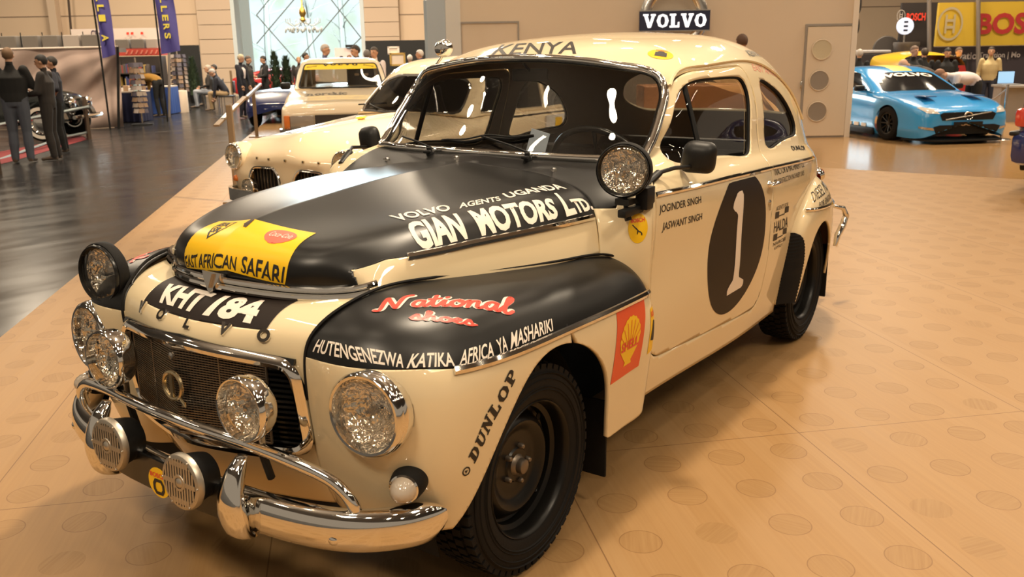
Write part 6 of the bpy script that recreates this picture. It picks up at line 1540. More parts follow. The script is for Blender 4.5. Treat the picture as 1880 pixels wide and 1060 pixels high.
def wheel_set(root, xs, y, r, wid, rim_mat, whitewall=None, rim_name='rim', spokes=0):
    for x in xs:
        for s_ in (1, -1):
            T = Matrix.Translation((x, y*s_, r)) @ Matrix.Rotation(-s_*PI/2, 4, 'X')
            mb = MB(); w2 = wid/2; mb.lathe([(r*.62, w2*.7), (r*.66, w2*.95), (r*.85, w2), (r*.96, w2*.85), (r, w2*.55), (r, -w2*.55), (r*.96, -w2*.85), (r*.8, -w2), (r*.62, -w2*.7)], n=36)
            ty = mb.moved(T).obj('wheel', RUBBER, root)
            mb = MB()
            if spokes:
                mb.lathe([(r*.62, w2*.7), (r*.63, w2*.85), (r*.58, w2*.8), (r*.57, .0)], n=36)
                for k in range(spokes):
                    a = 2*PI*k/spokes; mb.tube([(r*.1*math.cos(a), r*.1*math.sin(a), w2*.5), (r*.6*math.cos(a), r*.6*math.sin(a), w2*.72)], r*.045, 6)
                mb.lathe([(0, w2*.65), (r*.13, w2*.6), (r*.15, 0)], n=20)
            else: mb.lathe([(r*.62, w2*.7), (r*.6, w2*.85), (r*.52, w2*.4), (r*.40, w2*.35), (r*.33, w2*.6), (r*.2, w2*.8), (0, w2*.85)], n=36)
            mb.moved(T).obj(rim_name, rim_mat, ty)
            if whitewall: mb = MB(); mb.lathe([(r*.68, w2*.98), (r*.86, w2*1.03)], n=36); mb.moved(T).obj('white_wall', whitewall, ty)
def cut_windows(sh, polys, mats, root, body_name='cabin'):
    """cut side windows (x, z outlines) out of a cabin; returns cabin and panes"""
    panes = []
    for poly in polys:
        V_ = np.array(sh.v); g = np.where(np.abs(V_[:, 1]) > .25, sdf(poly, V_[:, [0, 2]]), 1.0)
        for s_ in (1, -1): panes.append(clip(sh, np.where(V_[:, 1]*s_ > 0, g, 1.0)))
        sh = clip(sh, -g)
    return sh, panes
CARGLASS = glass('car_glass', (.42, .42, .40), .10)
CARGLASSD = mat('car_glass_dark', (.012, .012, .013), .08, spec=.8)
CREAM2 = mat('ivory_paint', (.80, .64, .42), .5, coat=1.0, spec=.3)
# ---------------- cream saloon next to the rally car
am = thing('saloon_car', 'cream vintage saloon with twin oval grilles standing behind the rally car', 'car', (-3.52, -3.38, 0), math.radians(-1))
ROWS = [
 [(.66,.50,.30),(.70,.52,.38),(.73,.54,.46),(.74,.55,.54),(.735,.54,.60),(.72,.48,.65),(.73,.25,.68),(.735,0,.685)],
 [(.62,.66,.26),(.66,.69,.38),(.68,.71,.50),(.68,.715,.62),(.66,.70,.74),(.655,.58,.755),(.68,.28,.745),(.70,0,.76)],
 [(.48,.74,.25),(.50,.765,.38),(.51,.78,.52),(.51,.78,.66),(.50,.755,.79),(.50,.62,.815),(.52,.32,.83),(.53,0,.87)],
 [(.15,.76,.25),(.15,.785,.38),(.15,.80,.52),(.15,.80,.68),(.15,.77,.82),(.15,.64,.85),(.15,.34,.89),(.15,0,.94)],
 [(-.40,.76,.24),(-.40,.79,.38),(-.40,.81,.54),(-.40,.805,.72),(-.40,.775,.87),(-.40,.66,.905),(-.40,.36,.945),(-.40,0,.975)],
 [(-.95,.76,.24),(-.95,.79,.38),(-.95,.81,.56),(-.95,.805,.76),(-.95,.775,.91),(-.95,.69,.95),(-.95,.38,.97),(-.95,0,.98)],
 [(-1.8,.76,.24),(-1.8,.79,.38),(-1.8,.81,.56),(-1.8,.805,.76),(-1.8,.775,.92),(-1.8,.69,.95),(-1.8,.38,.96),(-1.8,0,.96)],
 [(-2.7,.74,.26),(-2.7,.77,.40),(-2.7,.79,.56),(-2.7,.785,.76),(-2.7,.75,.91),(-2.7,.64,.94),(-2.7,.36,.955),(-2.7,0,.96)],
 [(-3.4,.66,.32),(-3.4,.69,.42),(-3.4,.70,.54),(-3.4,.70,.68),(-3.4,.66,.80),(-3.4,.54,.84),(-3.4,.3,.86),(-3.4,0,.865)],
 [(-3.72,.52,.38),(-3.74,.54,.44),(-3.75,.55,.52),(-3.75,.54,.60),(-3.73,.51,.68),(-3.72,.42,.71),(-3.72,.24,.72),(-3.72,0,.72)],
]
sh = car_shell(ROWS, 120, 110)
for cx in (0, -2.6):
    V_ = np.array(sh.v); g = np.where(np.abs(V_[:, 1]) > .5, sdf(arch(cx, .32, .36), V_[:, [0, 2]]), 1.0); sh = clip(sh, -g)
ABV = sh.tris()
def axx(y, z): h = ABV.ray_cast(Vector((3, y, z)), Vector((-1, 0, 0))); return h[0].x if h[0] else .66
for s_ in (1, -1):   # twin grille openings
    gp_ = rpoly([(.06*s_, .43), (.10*s_, .585), (.16*s_, .635), (.40*s_, .625), (.44*s_, .56), (.42*s_, .43)], .06)
    V_ = np.array(sh.v); g = np.where(V_[:, 0] > .5, sdf(gp_, V_[:, 1:3]), 1.0); sh = clip(sh, -g)
ab = sh.obj('car_body', CREAM2, am, angle=50)
for s_ in (1, -1):
    gp_ = curve(rpoly([(.06*s_, .43), (.10*s_, .585), (.16*s_, .635), (.40*s_, .625), (.44*s_, .56), (.42*s_, .43)], .06), 70, True)
    lp2 = []
    for y, z in gp_: lp2.append(Vector((axx(y, z)+.004, y, z)))
    sr = ring_tube(lp2, .012).obj('grille_surround', CHROME, am)
    mb = MB()
    for k in range(9): y = (.10+.32*k/8)*s_; mb.box((axx(y, .53)-.03, y, .53), (.012, .007, .20))
    mb.obj('grille_bars', mat('grille_bronze', (.20, .15, .10), .35, .8), sr, smooth=False)
    MB().add([(axx(y, .54)-.07, y, z) for z in (.40, .66) for y in np.linspace(.02*s_, .48*s_, 6)], [(i, i+1, i+7, i+6) for i in range(5)]).obj('grille_back', DARK, sr, smooth=False)
    hl = lamp('headlamp', (axx(.635*s_, .70)+.045, .635*s_, .70), (1, .06*s_, .04), .108, am, [(.107, -.012), (.113, -.03), (.117, -.06), (.115, -.14)], .04, shell_mat=CREAM2, bez=.17, lens_mat=FLUTE)
    lamp('fog_lamp', (.80, .40*s_, .47), (1, 0, .04), .075, am, bowl(.075, .07), .04, bez=.12)
    mb = MB(); mb.lathe([(0, .03), (.022, .025), (.03, 0)], (axx(.64*s_, .52)-.004, .64*s_, .52), (1, .2*s_, 0), n=16); mb.obj('indicator_lamp', mat('amber_lens', (.70, .18, .02), .15, coat=1), am)
mb = MB(); bp2 = curve([(.55, .78, .40), (.74, .70, .40), (.83, .40, .40), (.86, 0, .40)]+[(.83, -.40, .40), (.74, -.70, .40), (.55, -.78, .40)], 50)
mb.sweep([(-.02, -.05), (.012, -.05), (.022, 0), (.012, .05), (-.02, .05)], bp2, [(0, 0, 1)]*50); mb.obj('bumper', CHROME, am)
GH = [
 [(-.92,.70,.945),(-.88,.66,.955),(-.85,.60,.965),(-.83,.50,.972),(-.815,.28,.978),(-.81,0,.98)],
 [(-1.05,.695,.95),(-1.10,.665,1.08),(-1.17,.63,1.20),(-1.20,.56,1.27),(-1.14,.30,1.325),(-1.12,0,1.34)],
 [(-1.35,.70,.95),(-1.35,.672,1.10),(-1.36,.635,1.25),(-1.38,.57,1.355),(-1.36,.32,1.415),(-1.35,0,1.43)],
 [(-1.85,.70,.95),(-1.85,.672,1.12),(-1.85,.635,1.29),(-1.85,.57,1.40),(-1.85,.32,1.455),(-1.85,0,1.47)],
 [(-2.35,.69,.95),(-2.35,.66,1.12),(-2.33,.62,1.28),(-2.32,.55,1.375),(-2.33,.32,1.43),(-2.34,0,1.445)],
 [(-2.72,.64,.95),(-2.65,.60,1.08),(-2.58,.56,1.20),(-2.52,.50,1.28),(-2.55,.28,1.34),(-2.56,0,1.355)],
 [(-3.0,.56,.94),(-2.98,.52,.95),(-2.96,.46,.958),(-2.94,.40,.962),(-2.95,.24,.966),(-2.96,0,.968)],
]
GH = [[(p[0]+.14*min(1, max(0, (p[0]+2.6)/.6)), p[1], p[2]) for p in r] for r in GH]
gh = car_shell(GH, 90, 100, cap=False)
AW1 = rpoly([(-.89,.985),(-1.14,1.335),(-1.82,1.375),(-1.86,.985)], [.03,.08,.04,.04]); AW2 = rpoly([(-1.93,.985),(-1.90,1.375),(-2.28,1.33),(-2.52,1.12),(-2.58,.985)], [.03,.04,.12,.1,.05])
gh, panes = cut_windows(gh, [AW1, AW2], None, am)
V_ = np.array(gh.v); f1 = np.array(GH[0]), np.array(GH[1])
wsp = rpoly([(-.60,.985),(.60,.985),(.52,1.24),(.30,1.30),(-.30,1.30),(-.52,1.24)], .07); g = np.where(V_[:, 0] > -1.075, sdf(wsp, V_[:, 1:3]), 1.0)
wsg = clip(gh, g); gh = clip(gh, -g); V_ = np.array(gh.v); rwp = rpoly([(-.42,1.0),(.42,1.0),(.40,1.24),(.25,1.30),(-.25,1.30),(-.40,1.24)], .06); g = np.where(V_[:, 0] < -2.5, sdf(rwp, V_[:, 1:3]), 1.0); rwg = clip(gh, g); gh = clip(gh, -g)
ac = gh.obj('cabin', [CREAM2, LINING], am, angle=50, solid=.02, smat=1)
for p in panes:
    pw = p.obj('side_window', CARGLASS, am, angle=180)
    # bright frame along the pane edge
    bm = bmesh.new(); bm.from_mesh(pw.data); be = [e for e in bm.edges if e.is_boundary]; mb = MB()
    for e in be: mb.tube([e.verts[0].co.copy(), e.verts[1].co.copy()], .009, 5, cap=False)
    bm.free(); mb.obj('window_frame', CHROME, pw)
def edge_frame(o, r, m, name):
    bm = bmesh.new(); bm.from_mesh(o.data); mb = MB()
    for e in bm.edges:
        if e.is_boundary: mb.tube([e.verts[0].co.copy(), e.verts[1].co.copy()], r, 6, cap=False)
    bm.free(); return mb.obj(name, m, o)
w_ = wsg.obj('windscreen', CARGLASS, am, angle=180); edge_frame(w_, .013, CHROME, 'windscreen_frame')
w_ = rwg.obj('rear_window', CARGLASS, am, angle=180)
for a, c in (((-.65, .32, .992), (-.77, -.05, 1.04)), ((-.65, -.20, .992), (-.77, -.52, 1.04))):
    q = MB(); q.tube([a, ((a[0]+c[0])/2+.03, (a[1]+c[1])/2, 1.02), c], .007, 5); q.tube([Vector(c)+Vector((-.03, -.18, -.01)), Vector(c)+Vector((-.03, .18, .01))], .008, 5); q.obj('wiper', BLACKP, am)
MB().box((-1.8, 0, .55), (2.4, 1.4, .5)).obj('cabin_interior', SEAT, am, smooth=False)
for s_ in (1, -1):
    MB().box((-1.75, .34*s_, .98), (.14, .48, .55), bev=.05).obj('seat_back', SEAT, am)
    for x0, x1 in ((-.98, -1.92), (-1.93, -2.9)):
        mb = MB(); mb.tube([(x, .772*s_*(1 if x > -2.3 else .97), .925) for x in np.linspace(x0, x1, 12)], .009, 6); mb.obj('waist_moulding', CHROME, am)
    mb = MB(); mb.box((-1.82, .80*s_, .86), (.14, .03, .025), bev=.008); mb.obj('door_handle', CHROME, am)
    for x in (-.99, -1.925, -2.62): MB().box((x, .806*s_, .62), (.006, .008, .56)).obj('door_gap', DARK, am, smooth=False)
mb = MB(); mb.lathe([(0, .012), (.04, .01), (.05, 0)], (-.12, 0, .975), (.1, 0, 1), n=16); ob = mb.obj('bonnet_badge', STYEL, am)
MB().tube([(.62, 0, .80), (.45, 0, .893), (.15, 0, .945), (-.4, 0, .982), (-.78, 0, .985)], .008, 6).obj('bonnet_ridge_moulding', CREAM2, am)
for k, y in enumerate((-.36, -.2, 0, .2, .36)): MB().box((axx(y, .70)+.004, y, .70), (.012, .022, .018), bev=.003).obj('bonnet_letter', mat('brass_badge', (.55, .45, .28), .25, 1.0), am)
wheel_set(am, (0, -2.6), .68, .32, .16, CREAM2)
pl_ = MB(); pl_.box((-1.40, .817, .64), (.62, .012, .22)); pq = pl_.obj('door_plate', mat('white_plate', (.72, .68, .64), .5), am, smooth=False)
v, f, W_ = text2d('RACING', .03); MB().add([(-1.40-(x/W_-.5)*.54, .826, .64+(y-.5)*.10) for x, y in v], f).obj('lettering', LETTERK, pq, smooth=False)
MB().box((-1.95, .812, .84), (.42, .014, .13)).obj('sponsor_plate', MATS['white_plate'], am, smooth=False)
v, f, W_ = text2d('Carl-Magnus', .0); MB().add([(-1.95-(x/W_-.5)*.36, .815, .74+(y-.5)*.05) for x, y in v], f).obj('lettering', LETTERK, am, smooth=False)
MB().add([(-1.95+dx, .8215, .84+dz) for dx, dz in ((-.06, -.04), (.06, -.04), (.06, .04), (-.06, .04))], [(0, 1, 2, 3)]).obj('sponsor_mark', STYEL, am, smooth=False)
# roof reflections aside, the saloon's own door mirror on the near wing
# ---------------- square 1970s racing saloon
tf = thing('racing_saloon', 'pale square racing saloon with a yellow windscreen banner', 'car', bpt(525, 13.1, 0)-Vector((1.152, -.041, 0)), math.radians(44))
CREAM3 = mat('pale_racing_paint', (.82, .68, .48), .3, coat=.8)
def sq(x, hw, zb, zs, zd): return [(x, hw*.94, zb), (x, hw*.99, zb+.12), (x, hw, (zb+zs)/2), (x, hw*.99, zs), (x, hw*.95, zd-.02), (x, hw*.85, zd), (x, hw*.4, zd+.015), (x, 0, zd+.02)]
sh = car_shell([sq(.80,.80,.36,.60,.66), sq(.76,.845,.28,.64,.735), sq(.5,.855,.22,.68,.80), sq(0,.86,.20,.70,.86), sq(-.75,.86,.20,.74,.93), sq(-1.8,.86,.20,.76,.95), sq(-2.9,.85,.22,.76,.94), sq(-3.8,.82,.30,.74,.90), sq(-3.95,.78,.40,.70,.82)], 90, 80)
for cx in (0, -2.65):
    V_ = np.array(sh.v); g = np.where(np.abs(V_[:, 1]) > .5, sdf(arch(cx, .31, .36), V_[:, [0, 2]]), 1.0); sh = clip(sh, -g)
sh.obj('car_body', CREAM3, tf, angle=45); TBV = sh.tris()
GH2 = [[(-.90,.76,.93),(-.88,.72,.94),(-.86,.66,.948),(-.85,.55,.955),(-.83,.3,.96),(-.82,0,.962)],
 [(-1.10,.76,.93),(-1.18,.72,1.10),(-1.30,.67,1.26),(-1.36,.60,1.335),(-1.32,.32,1.365),(-1.30,0,1.375)],
 [(-1.6,.76,.93),(-1.6,.72,1.10),(-1.6,.67,1.30),(-1.6,.60,1.385),(-1.6,.32,1.42),(-1.6,0,1.43)],
 [(-2.4,.76,.93),(-2.4,.72,1.10),(-2.4,.67,1.30),(-2.4,.60,1.375),(-2.4,.32,1.41),(-2.4,0,1.42)],
 [(-2.95,.72,.93),(-2.85,.68,1.08),(-2.75,.63,1.24),(-2.70,.57,1.31),(-2.72,.3,1.345),(-2.73,0,1.355)],
 [(-3.2,.66,.93),(-3.18,.62,.935),(-3.17,.56,.94),(-3.16,.50,.943),(-3.17,.3,.945),(-3.18,0,.946)]]
gh = car_shell(GH2, 80, 90, cap=False)
gh, panes = cut_windows(gh, [rpoly([(-1.10,.965),(-1.38,1.31),(-1.80,1.335),(-1.82,.965)], .03), rpoly([(-1.88,.965),(-1.87,1.335),(-2.45,1.32),(-2.50,.965)], .03)], None, tf)
V_ = np.array(gh.v); g = np.where(V_[:, 0] > -1.40, sdf(rpoly([(-.68,.965),(.68,.965),(.58,1.33),(-.58,1.33)], .05), V_[:, 1:3]), 1.0); wsg = clip(gh, g); gh = clip(gh, -g)
V_ = np.array(gh.v); g = np.where(V_[:, 0] < -2.65, sdf(rpoly([(-.52,.97),(.52,.97),(.48,1.30),(-.48,1.30)], .05), V_[:, 1:3]), 1.0); rwg = clip(gh, g); gh = clip(gh, -g)
gh.obj('cabin', [CREAM3, LINING], tf, angle=45, solid=.02, smat=1)
for p in panes: edge_frame(p.obj('side_window', GLASS, tf, angle=180), .010, BLACKP, 'window_frame')
edge_frame(rwg.obj('rear_window', GLASS, tf, angle=180), .012, BLACKP, 'window_frame')
TW_ = wsg.tris(); w_ = wsg.obj('windscreen', GLASS, tf, angle=180); edge_frame(w_, .014, BLACKP, 'windscreen_frame')
V_ = np.array(wsg.v); bn = lifted(clip(wsg, 1.245-V_[:, 2]), .004); bno = bn.obj('windscreen_banner', mat('banner_strip_yellow', (.85, .60, .02), .5), tf, angle=180)
wrap(TW_, slab_word('VOLVO', .3), [(-1.22,-.28,1.27),(-1.22,.28,1.27)], [(-1.26,-.28,1.31),(-1.26,.28,1.31)], .008).obj('lettering', LETTERK, bno, angle=180)
for y in (-.46, .46): wrap(TW_, text2d('Racing', .0, .3), [(-1.23,y-.09,1.275),(-1.23,y+.09,1.275)], [(-1.26,y-.09,1.30),(-1.26,y+.09,1.30)], .008).obj('lettering', LETTERK, bno, angle=180)
def blackletter(): return strokes2d([[(0,1),(.2,.85),(.15,.1),(.0,0)],[(.2,.9),(.55,.75),(.55,.1),(.7,0)],[(.9,.5),(1.1,.9),(1.35,.5),(1.1,.05),(.9,.5)],[(1.55,.9),(1.6,0)],[(1.6,.7),(1.9,.9)],[(2.5,1.3),(2.5,.05),(2.15,.2),(2.2,.7),(2.5,.6)],[(2.75,.85),(2.78,.0),(2.95,.1)],[(3.15,0),(3.1,.85)],[(3.2,1.15),(3.15,1.2)],[(3.7,.75),(3.45,.85),(3.4,.2),(3.7,.1)]], .20)
wrap(TBV, blackletter(), [(-.02,-.55,.87),(-.02,.10,.875)], [(-.30,-.55,.90),(-.30,.10,.90)], .004, .03).obj('bonnet_lettering', mat('black_gold', (.05, .035, .012), .5), tf, angle=180)
MB().box((.815, 0, .545), (.04, .74, .19)).obj('grille', mat('dark_grille', (.03, .024, .02), .6), tf, smooth=False)
for s_ in (1, -1):
    h_ = MB().box((.812, .555*s_, .545), (.05, .34, .19), bev=.01).obj('headlamp', mat('dim_headlamp', (.30, .26, .22), .12, coat=1), tf)
    MB().box((.795, .77*s_, .545), (.07, .085, .19), bev=.01).obj('indicator_lamp', mat('amber_lens', (.70, .18, .02), .15, coat=1), tf)
    q = MB(); q.box((-1.0, .89*s_, 1.0), (.10, .16, .11), bev=.03); q.obj('door_mirror', BLACKP, tf)
mb = MB(); mb.sweep([(-.03, -.06), (.02, -.06), (.03, 0), (.02, .05), (-.03, .05)], curve([(.60, .86, .40), (.84, .82, .40), (.90, .5, .40), (.91, 0, .40), (.90, -.5, .40), (.84, -.82, .40), (.60, -.86, .40)], 40), [(0, 0, 1)]*40); mb.obj('bumper', CHROME2, tf)
MB().box((.80, 0, .27), (.14, 1.5, .12), bev=.02).obj('front_spoiler', BLACKP, tf)
wheel_set(tf, (0, -2.65), .74, .31, .20, BLACKP)
mb = MB(); mb.box((-2.0, .34, .95), (.16, .50, .75), bev=.07); mb.box((-2.0, .34, 1.22), (.17, .30, .22), bev=.06); bs2 = mb.obj('bucket_seat', BLACKP, tf)
for y in (.26, .42): MB().box((-1.905, y, 1.14), (.02, .08, .04), bev=.015).obj('seat_slot', mat('pale_slot', (.60, .5, .4), .8), bs2)
mb = MB(); mb.box((-1.9, 0, .62), (2.3, 1.5, .5)); mb.obj('cabin_interior', BLACKP, tf, smooth=False)
mb = MB()
for s_ in (1, -1): mb.tube([(-1.25, .60*s_, .9), (-1.42, .55*s_, 1.28), (-2.3, .55*s_, 1.33), (-2.6, .55*s_, .95)], .02, 6)
mb.tube([(-2.2, .55, 1.33), (-2.2, -.55, 1.33)], .02, 6); mb.obj('roll_cage', mat('cage_grey', (.4, .4, .4), .4), tf)
# ---------------- blue modern racing saloon on the right
BLUE = mat('sky_blue_paint', (.035, .34, .80), .25, coat=1.0)
b6 = thing('racing_saloon', 'sky blue modern racing saloon with white letters on its windscreen', 'car', (-14.05, -.66, 0), math.radians(43)); b6.scale = (.90, .90, .80)
def ms(x, hw, zb, zs, zd, c=.03): return [(x, hw*.95, zb), (x, hw*1.0, zb+.15), (x, hw*1.0, (zb+zs)/2), (x, hw*.985, zs), (x, hw*.93, zd-.04), (x, hw*.80, zd), (x, hw*.4, zd+c), (x, 0, zd+c*1.2)]
sh = car_shell([ms(.92,.60,.20,.46,.56), ms(.88,.74,.14,.50,.62), ms(.70,.86,.10,.56,.70), ms(.35,.93,.10,.64,.80), ms(0,.945,.10,.70,.86), ms(-.75,.935,.10,.78,.94), ms(-1.8,.935,.10,.82,.97), ms(-2.7,.945,.10,.84,1.0), ms(-3.4,.90,.16,.86,1.02), ms(-3.68,.80,.30,.80,.98)], 110, 90)
for cx in (0, -2.776):
    V_ = np.array(sh.v); g = np.where(np.abs(V_[:, 1]) > .5, sdf(arch(cx, .33, .37), V_[:, [0, 2]]), 1.0); sh = clip(sh, -g)
BBV = sh.tris(); bo_ = sh.obj('car_body', BLUE, b6, angle=50)
GH3 = [[(-.55,.86,.90),(-.52,.80,.91),(-.48,.70,.92),(-.46,.58,.93),(-.43,.3,.945),(-.42,0,.95)],
 [(-.95,.87,.93),(-1.0,.82,1.05),(-1.12,.74,1.19),(-1.22,.64,1.275),(-1.18,.32,1.315),(-1.17,0,1.325)],
 [(-1.6,.87,.95),(-1.6,.82,1.10),(-1.62,.73,1.27),(-1.65,.62,1.37),(-1.65,.32,1.41),(-1.65,0,1.42)],
 [(-2.3,.86,.97),(-2.3,.80,1.10),(-2.3,.71,1.26),(-2.3,.60,1.345),(-2.3,.32,1.38),(-2.3,0,1.39)],
 [(-3.1,.80,.99),(-2.95,.74,1.05),(-2.85,.66,1.13),(-2.8,.56,1.19),(-2.82,.3,1.22),(-2.83,0,1.23)],
 [(-3.45,.70,1.0),(-3.4,.66,1.003),(-3.38,.60,1.006),(-3.37,.5,1.01),(-3.38,.3,1.012),(-3.39,0,1.014)]]
gh = car_shell(GH3, 90, 90, cap=False)
gh, panes = cut_windows(gh, [rpoly([(-1.02,.985),(-1.38,1.27),(-1.70,1.315),(-1.74,.985)], .04), rpoly([(-1.80,.985),(-1.77,1.315),(-2.35,1.27),(-2.75,1.08),(-2.70,.99)], .04)], None, b6)
V_ = np.array(gh.v); g = np.where(V_[:, 0] > -1.235, sdf(rpoly([(-.74,.93),(.74,.93),(.60,1.26),(.35,1.295),(-.35,1.295),(-.60,1.26)], .05), V_[:, 1:3]), 1.0); wsg = clip(gh, g); gh = clip(gh, -g)
V_ = np.array(gh.v); st_ = np.maximum(np.abs(V_[:, 1]+.0)-.20, V_[:, 0]+1.15); gh = split_mat(gh, np.where(V_[:, 2] > 1.2, st_, 1.0), 1)
gh.obj('cabin', [BLUE, mat('roof_stripe_yellow', (.78, .45, .03), .4)], b6, angle=50)
for p in panes:
    pw = p.obj('side_window', CARGLASSD, b6, angle=180)
    if p.v[0][1] < 0 and max(q[0] for q in p.v) < -1.6:
        v, f, W_ = text2d('1', .06); bv = p.tris()
        wrap(bv, (v, f, W_), [(-2.05,-.83,1.03),(-1.93,-.83,1.03)], [(-2.05,-.75,1.24),(-1.93,-.75,1.24)], .006, .03).obj('race_number', LETTERW, pw, angle=180)
WBV = wsg.tris(); w_ = wsg.obj('windscreen', CARGLASSD, b6, angle=180)
wrap(WBV, text2d('VOLVO', .05), [(-.92,-.50,1.165),(-.92,.50,1.165)], [(-1.05,-.47,1.255),(-1.05,.47,1.255)], .014, .02).obj('windscreen_lettering', LETTERW, w_, angle=180)
wrap(WBV, text2d('1', .08), [(-.80,-.66,1.08),(-.80,-.60,1.08)], [(-.85,-.66,1.15),(-.85,-.60,1.15)], .014, .02).obj('windscreen_number', LETTERW, w_, angle=180)
BBV = sh.tris()
def bx(y, z): h = BBV.ray_cast(Vector((3, y, z)), Vector((-1, 0, 0))); return h[0].x if h[0] else .8
def front_patch(poly, m, name, th=.012, par=None):
    pl = [(y, z) for y, z in poly]; mb = MB(); v2, t2 = polys2d([pl])[:2]
    x0 = min(p[0] for p in pl); x1 = max(p[0] for p in pl); z0 = min(p[1] for p in pl); z1 = max(p[1] for p in pl)
    sv = [(x0+a*(z1-z0), z0+b*(z1-z0)) for a, b in v2]; sv, t2 = refine(sv, t2, .05)
    mb.add([(bx(y, z)+th, y, z) for y, z in sv], t2); return mb.obj(name, m, par or b6, angle=180)
gr = front_patch([(-.52,.56),(-.47,.45),(.47,.45),(.52,.56),(.45,.60),(-.45,.60)], BLACKP, 'grille')
lw_ = front_patch([(-.62,.33),(-.55,.17),(.55,.17),(.62,.33),(.50,.36),(-.50,.36)], BLACKP, 'lower_intake')
pt_ = front_patch([(-.27,.42),(-.27,.31),(.27,.31),(.27,.42)], BLACKP, 'number_plate', .03)
v, f, W_ = text2d('S60', .04); mb = MB(); mb.add([(bx(0, .36)+.036+.0, (x/W_-.5)*.30, .365+(y-.5)*.07) for x, y in v], f); mb.obj('lettering', LETTERW, pt_, smooth=False)
mb = MB(); mb.lathe([(.055, .0), (.06, .02), (.075, .025), (.085, .01), (.085, 0)], (bx(0, .525)+.01, 0, .525), (1, 0, .1), n=28); mb.obj('badge_ring', CHROME, gr)
MB().tube([(bx(-.40, .46)+.02, -.42, .46), (bx(0, .525)+.03, 0, .525), (bx(.40, .59)+.02, .42, .59)], .014, 6).obj('grille_bar', CHROME2, gr)
for s_ in (1, -1):
    front_patch([(.52*s_,.575),(.72*s_,.59),(.80*s_,.68),(.74*s_,.70),(.58*s_,.66)] if s_ > 0 else list(reversed([(-.52,.575),(-.72,.59),(-.80,.68),(-.74,.70),(-.58,.66)])), mat('pale_headlamp', (.62, .58, .52), .08, coat=1), 'headlamp')
    front_patch([(.60*s_,.26),(.82*s_,.30),(.82*s_,.34),(.62*s_,.31)] if s_ > 0 else list(reversed([(-.60,.26),(-.82,.30),(-.82,.34),(-.62,.31)])), CHROME2, 'fog_strip', .015)
    q = MB(); q.box((-.90, 1.0*s_, .99), (.10, .20, .12), bev=.04); q.tube([(-.90, .86*s_, .95), (-.90, .98*s_, .98)], .02, 6); q.obj('door_mirror', BLACKP, b6)
    for k in range(4): MB().box((-.75-.26*k, .942*s_, .25), (.16, .012, .07)).obj('sponsor_mark', LETTERW, b6, smooth=False)
    MB().box((-1.4, .93*s_, .14), (2.0, .06, .14), bev=.02).obj('side_skirt', BLACKP, b6)
    MB().box((-1.75, .94*s_, .80), (.16, .02, .025), bev=.008).obj('door_handle', BLUE, b6)
sp_ = MB(); sp_.prism([(.45, -.90), (1.02, -.62), (1.06, 0), (1.02, .62), (.45, .90)], .055, .085); sp_.obj('front_splitter', BLACKP, b6, smooth=False)
for y in (-.45, .45): MB().box((.35, y, .875), (.34, .22, .02), bev=.008).obj('bonnet_vent', mat('vent_dark_blue', (.01, .08, .22), .4), b6)
MB().box((-3.55, 0, 1.30), (.25, 1.5, .03), bev=.01).obj('rear_wing', BLACKP, b6); MB().box((-3.5, 0, 1.14), (.1, .9, .3)).obj('wing_support', BLACKP, b6, smooth=False)
wheel_set(b6, (0, -2.776), .83, .335, .24, BLACKG, spokes=10)
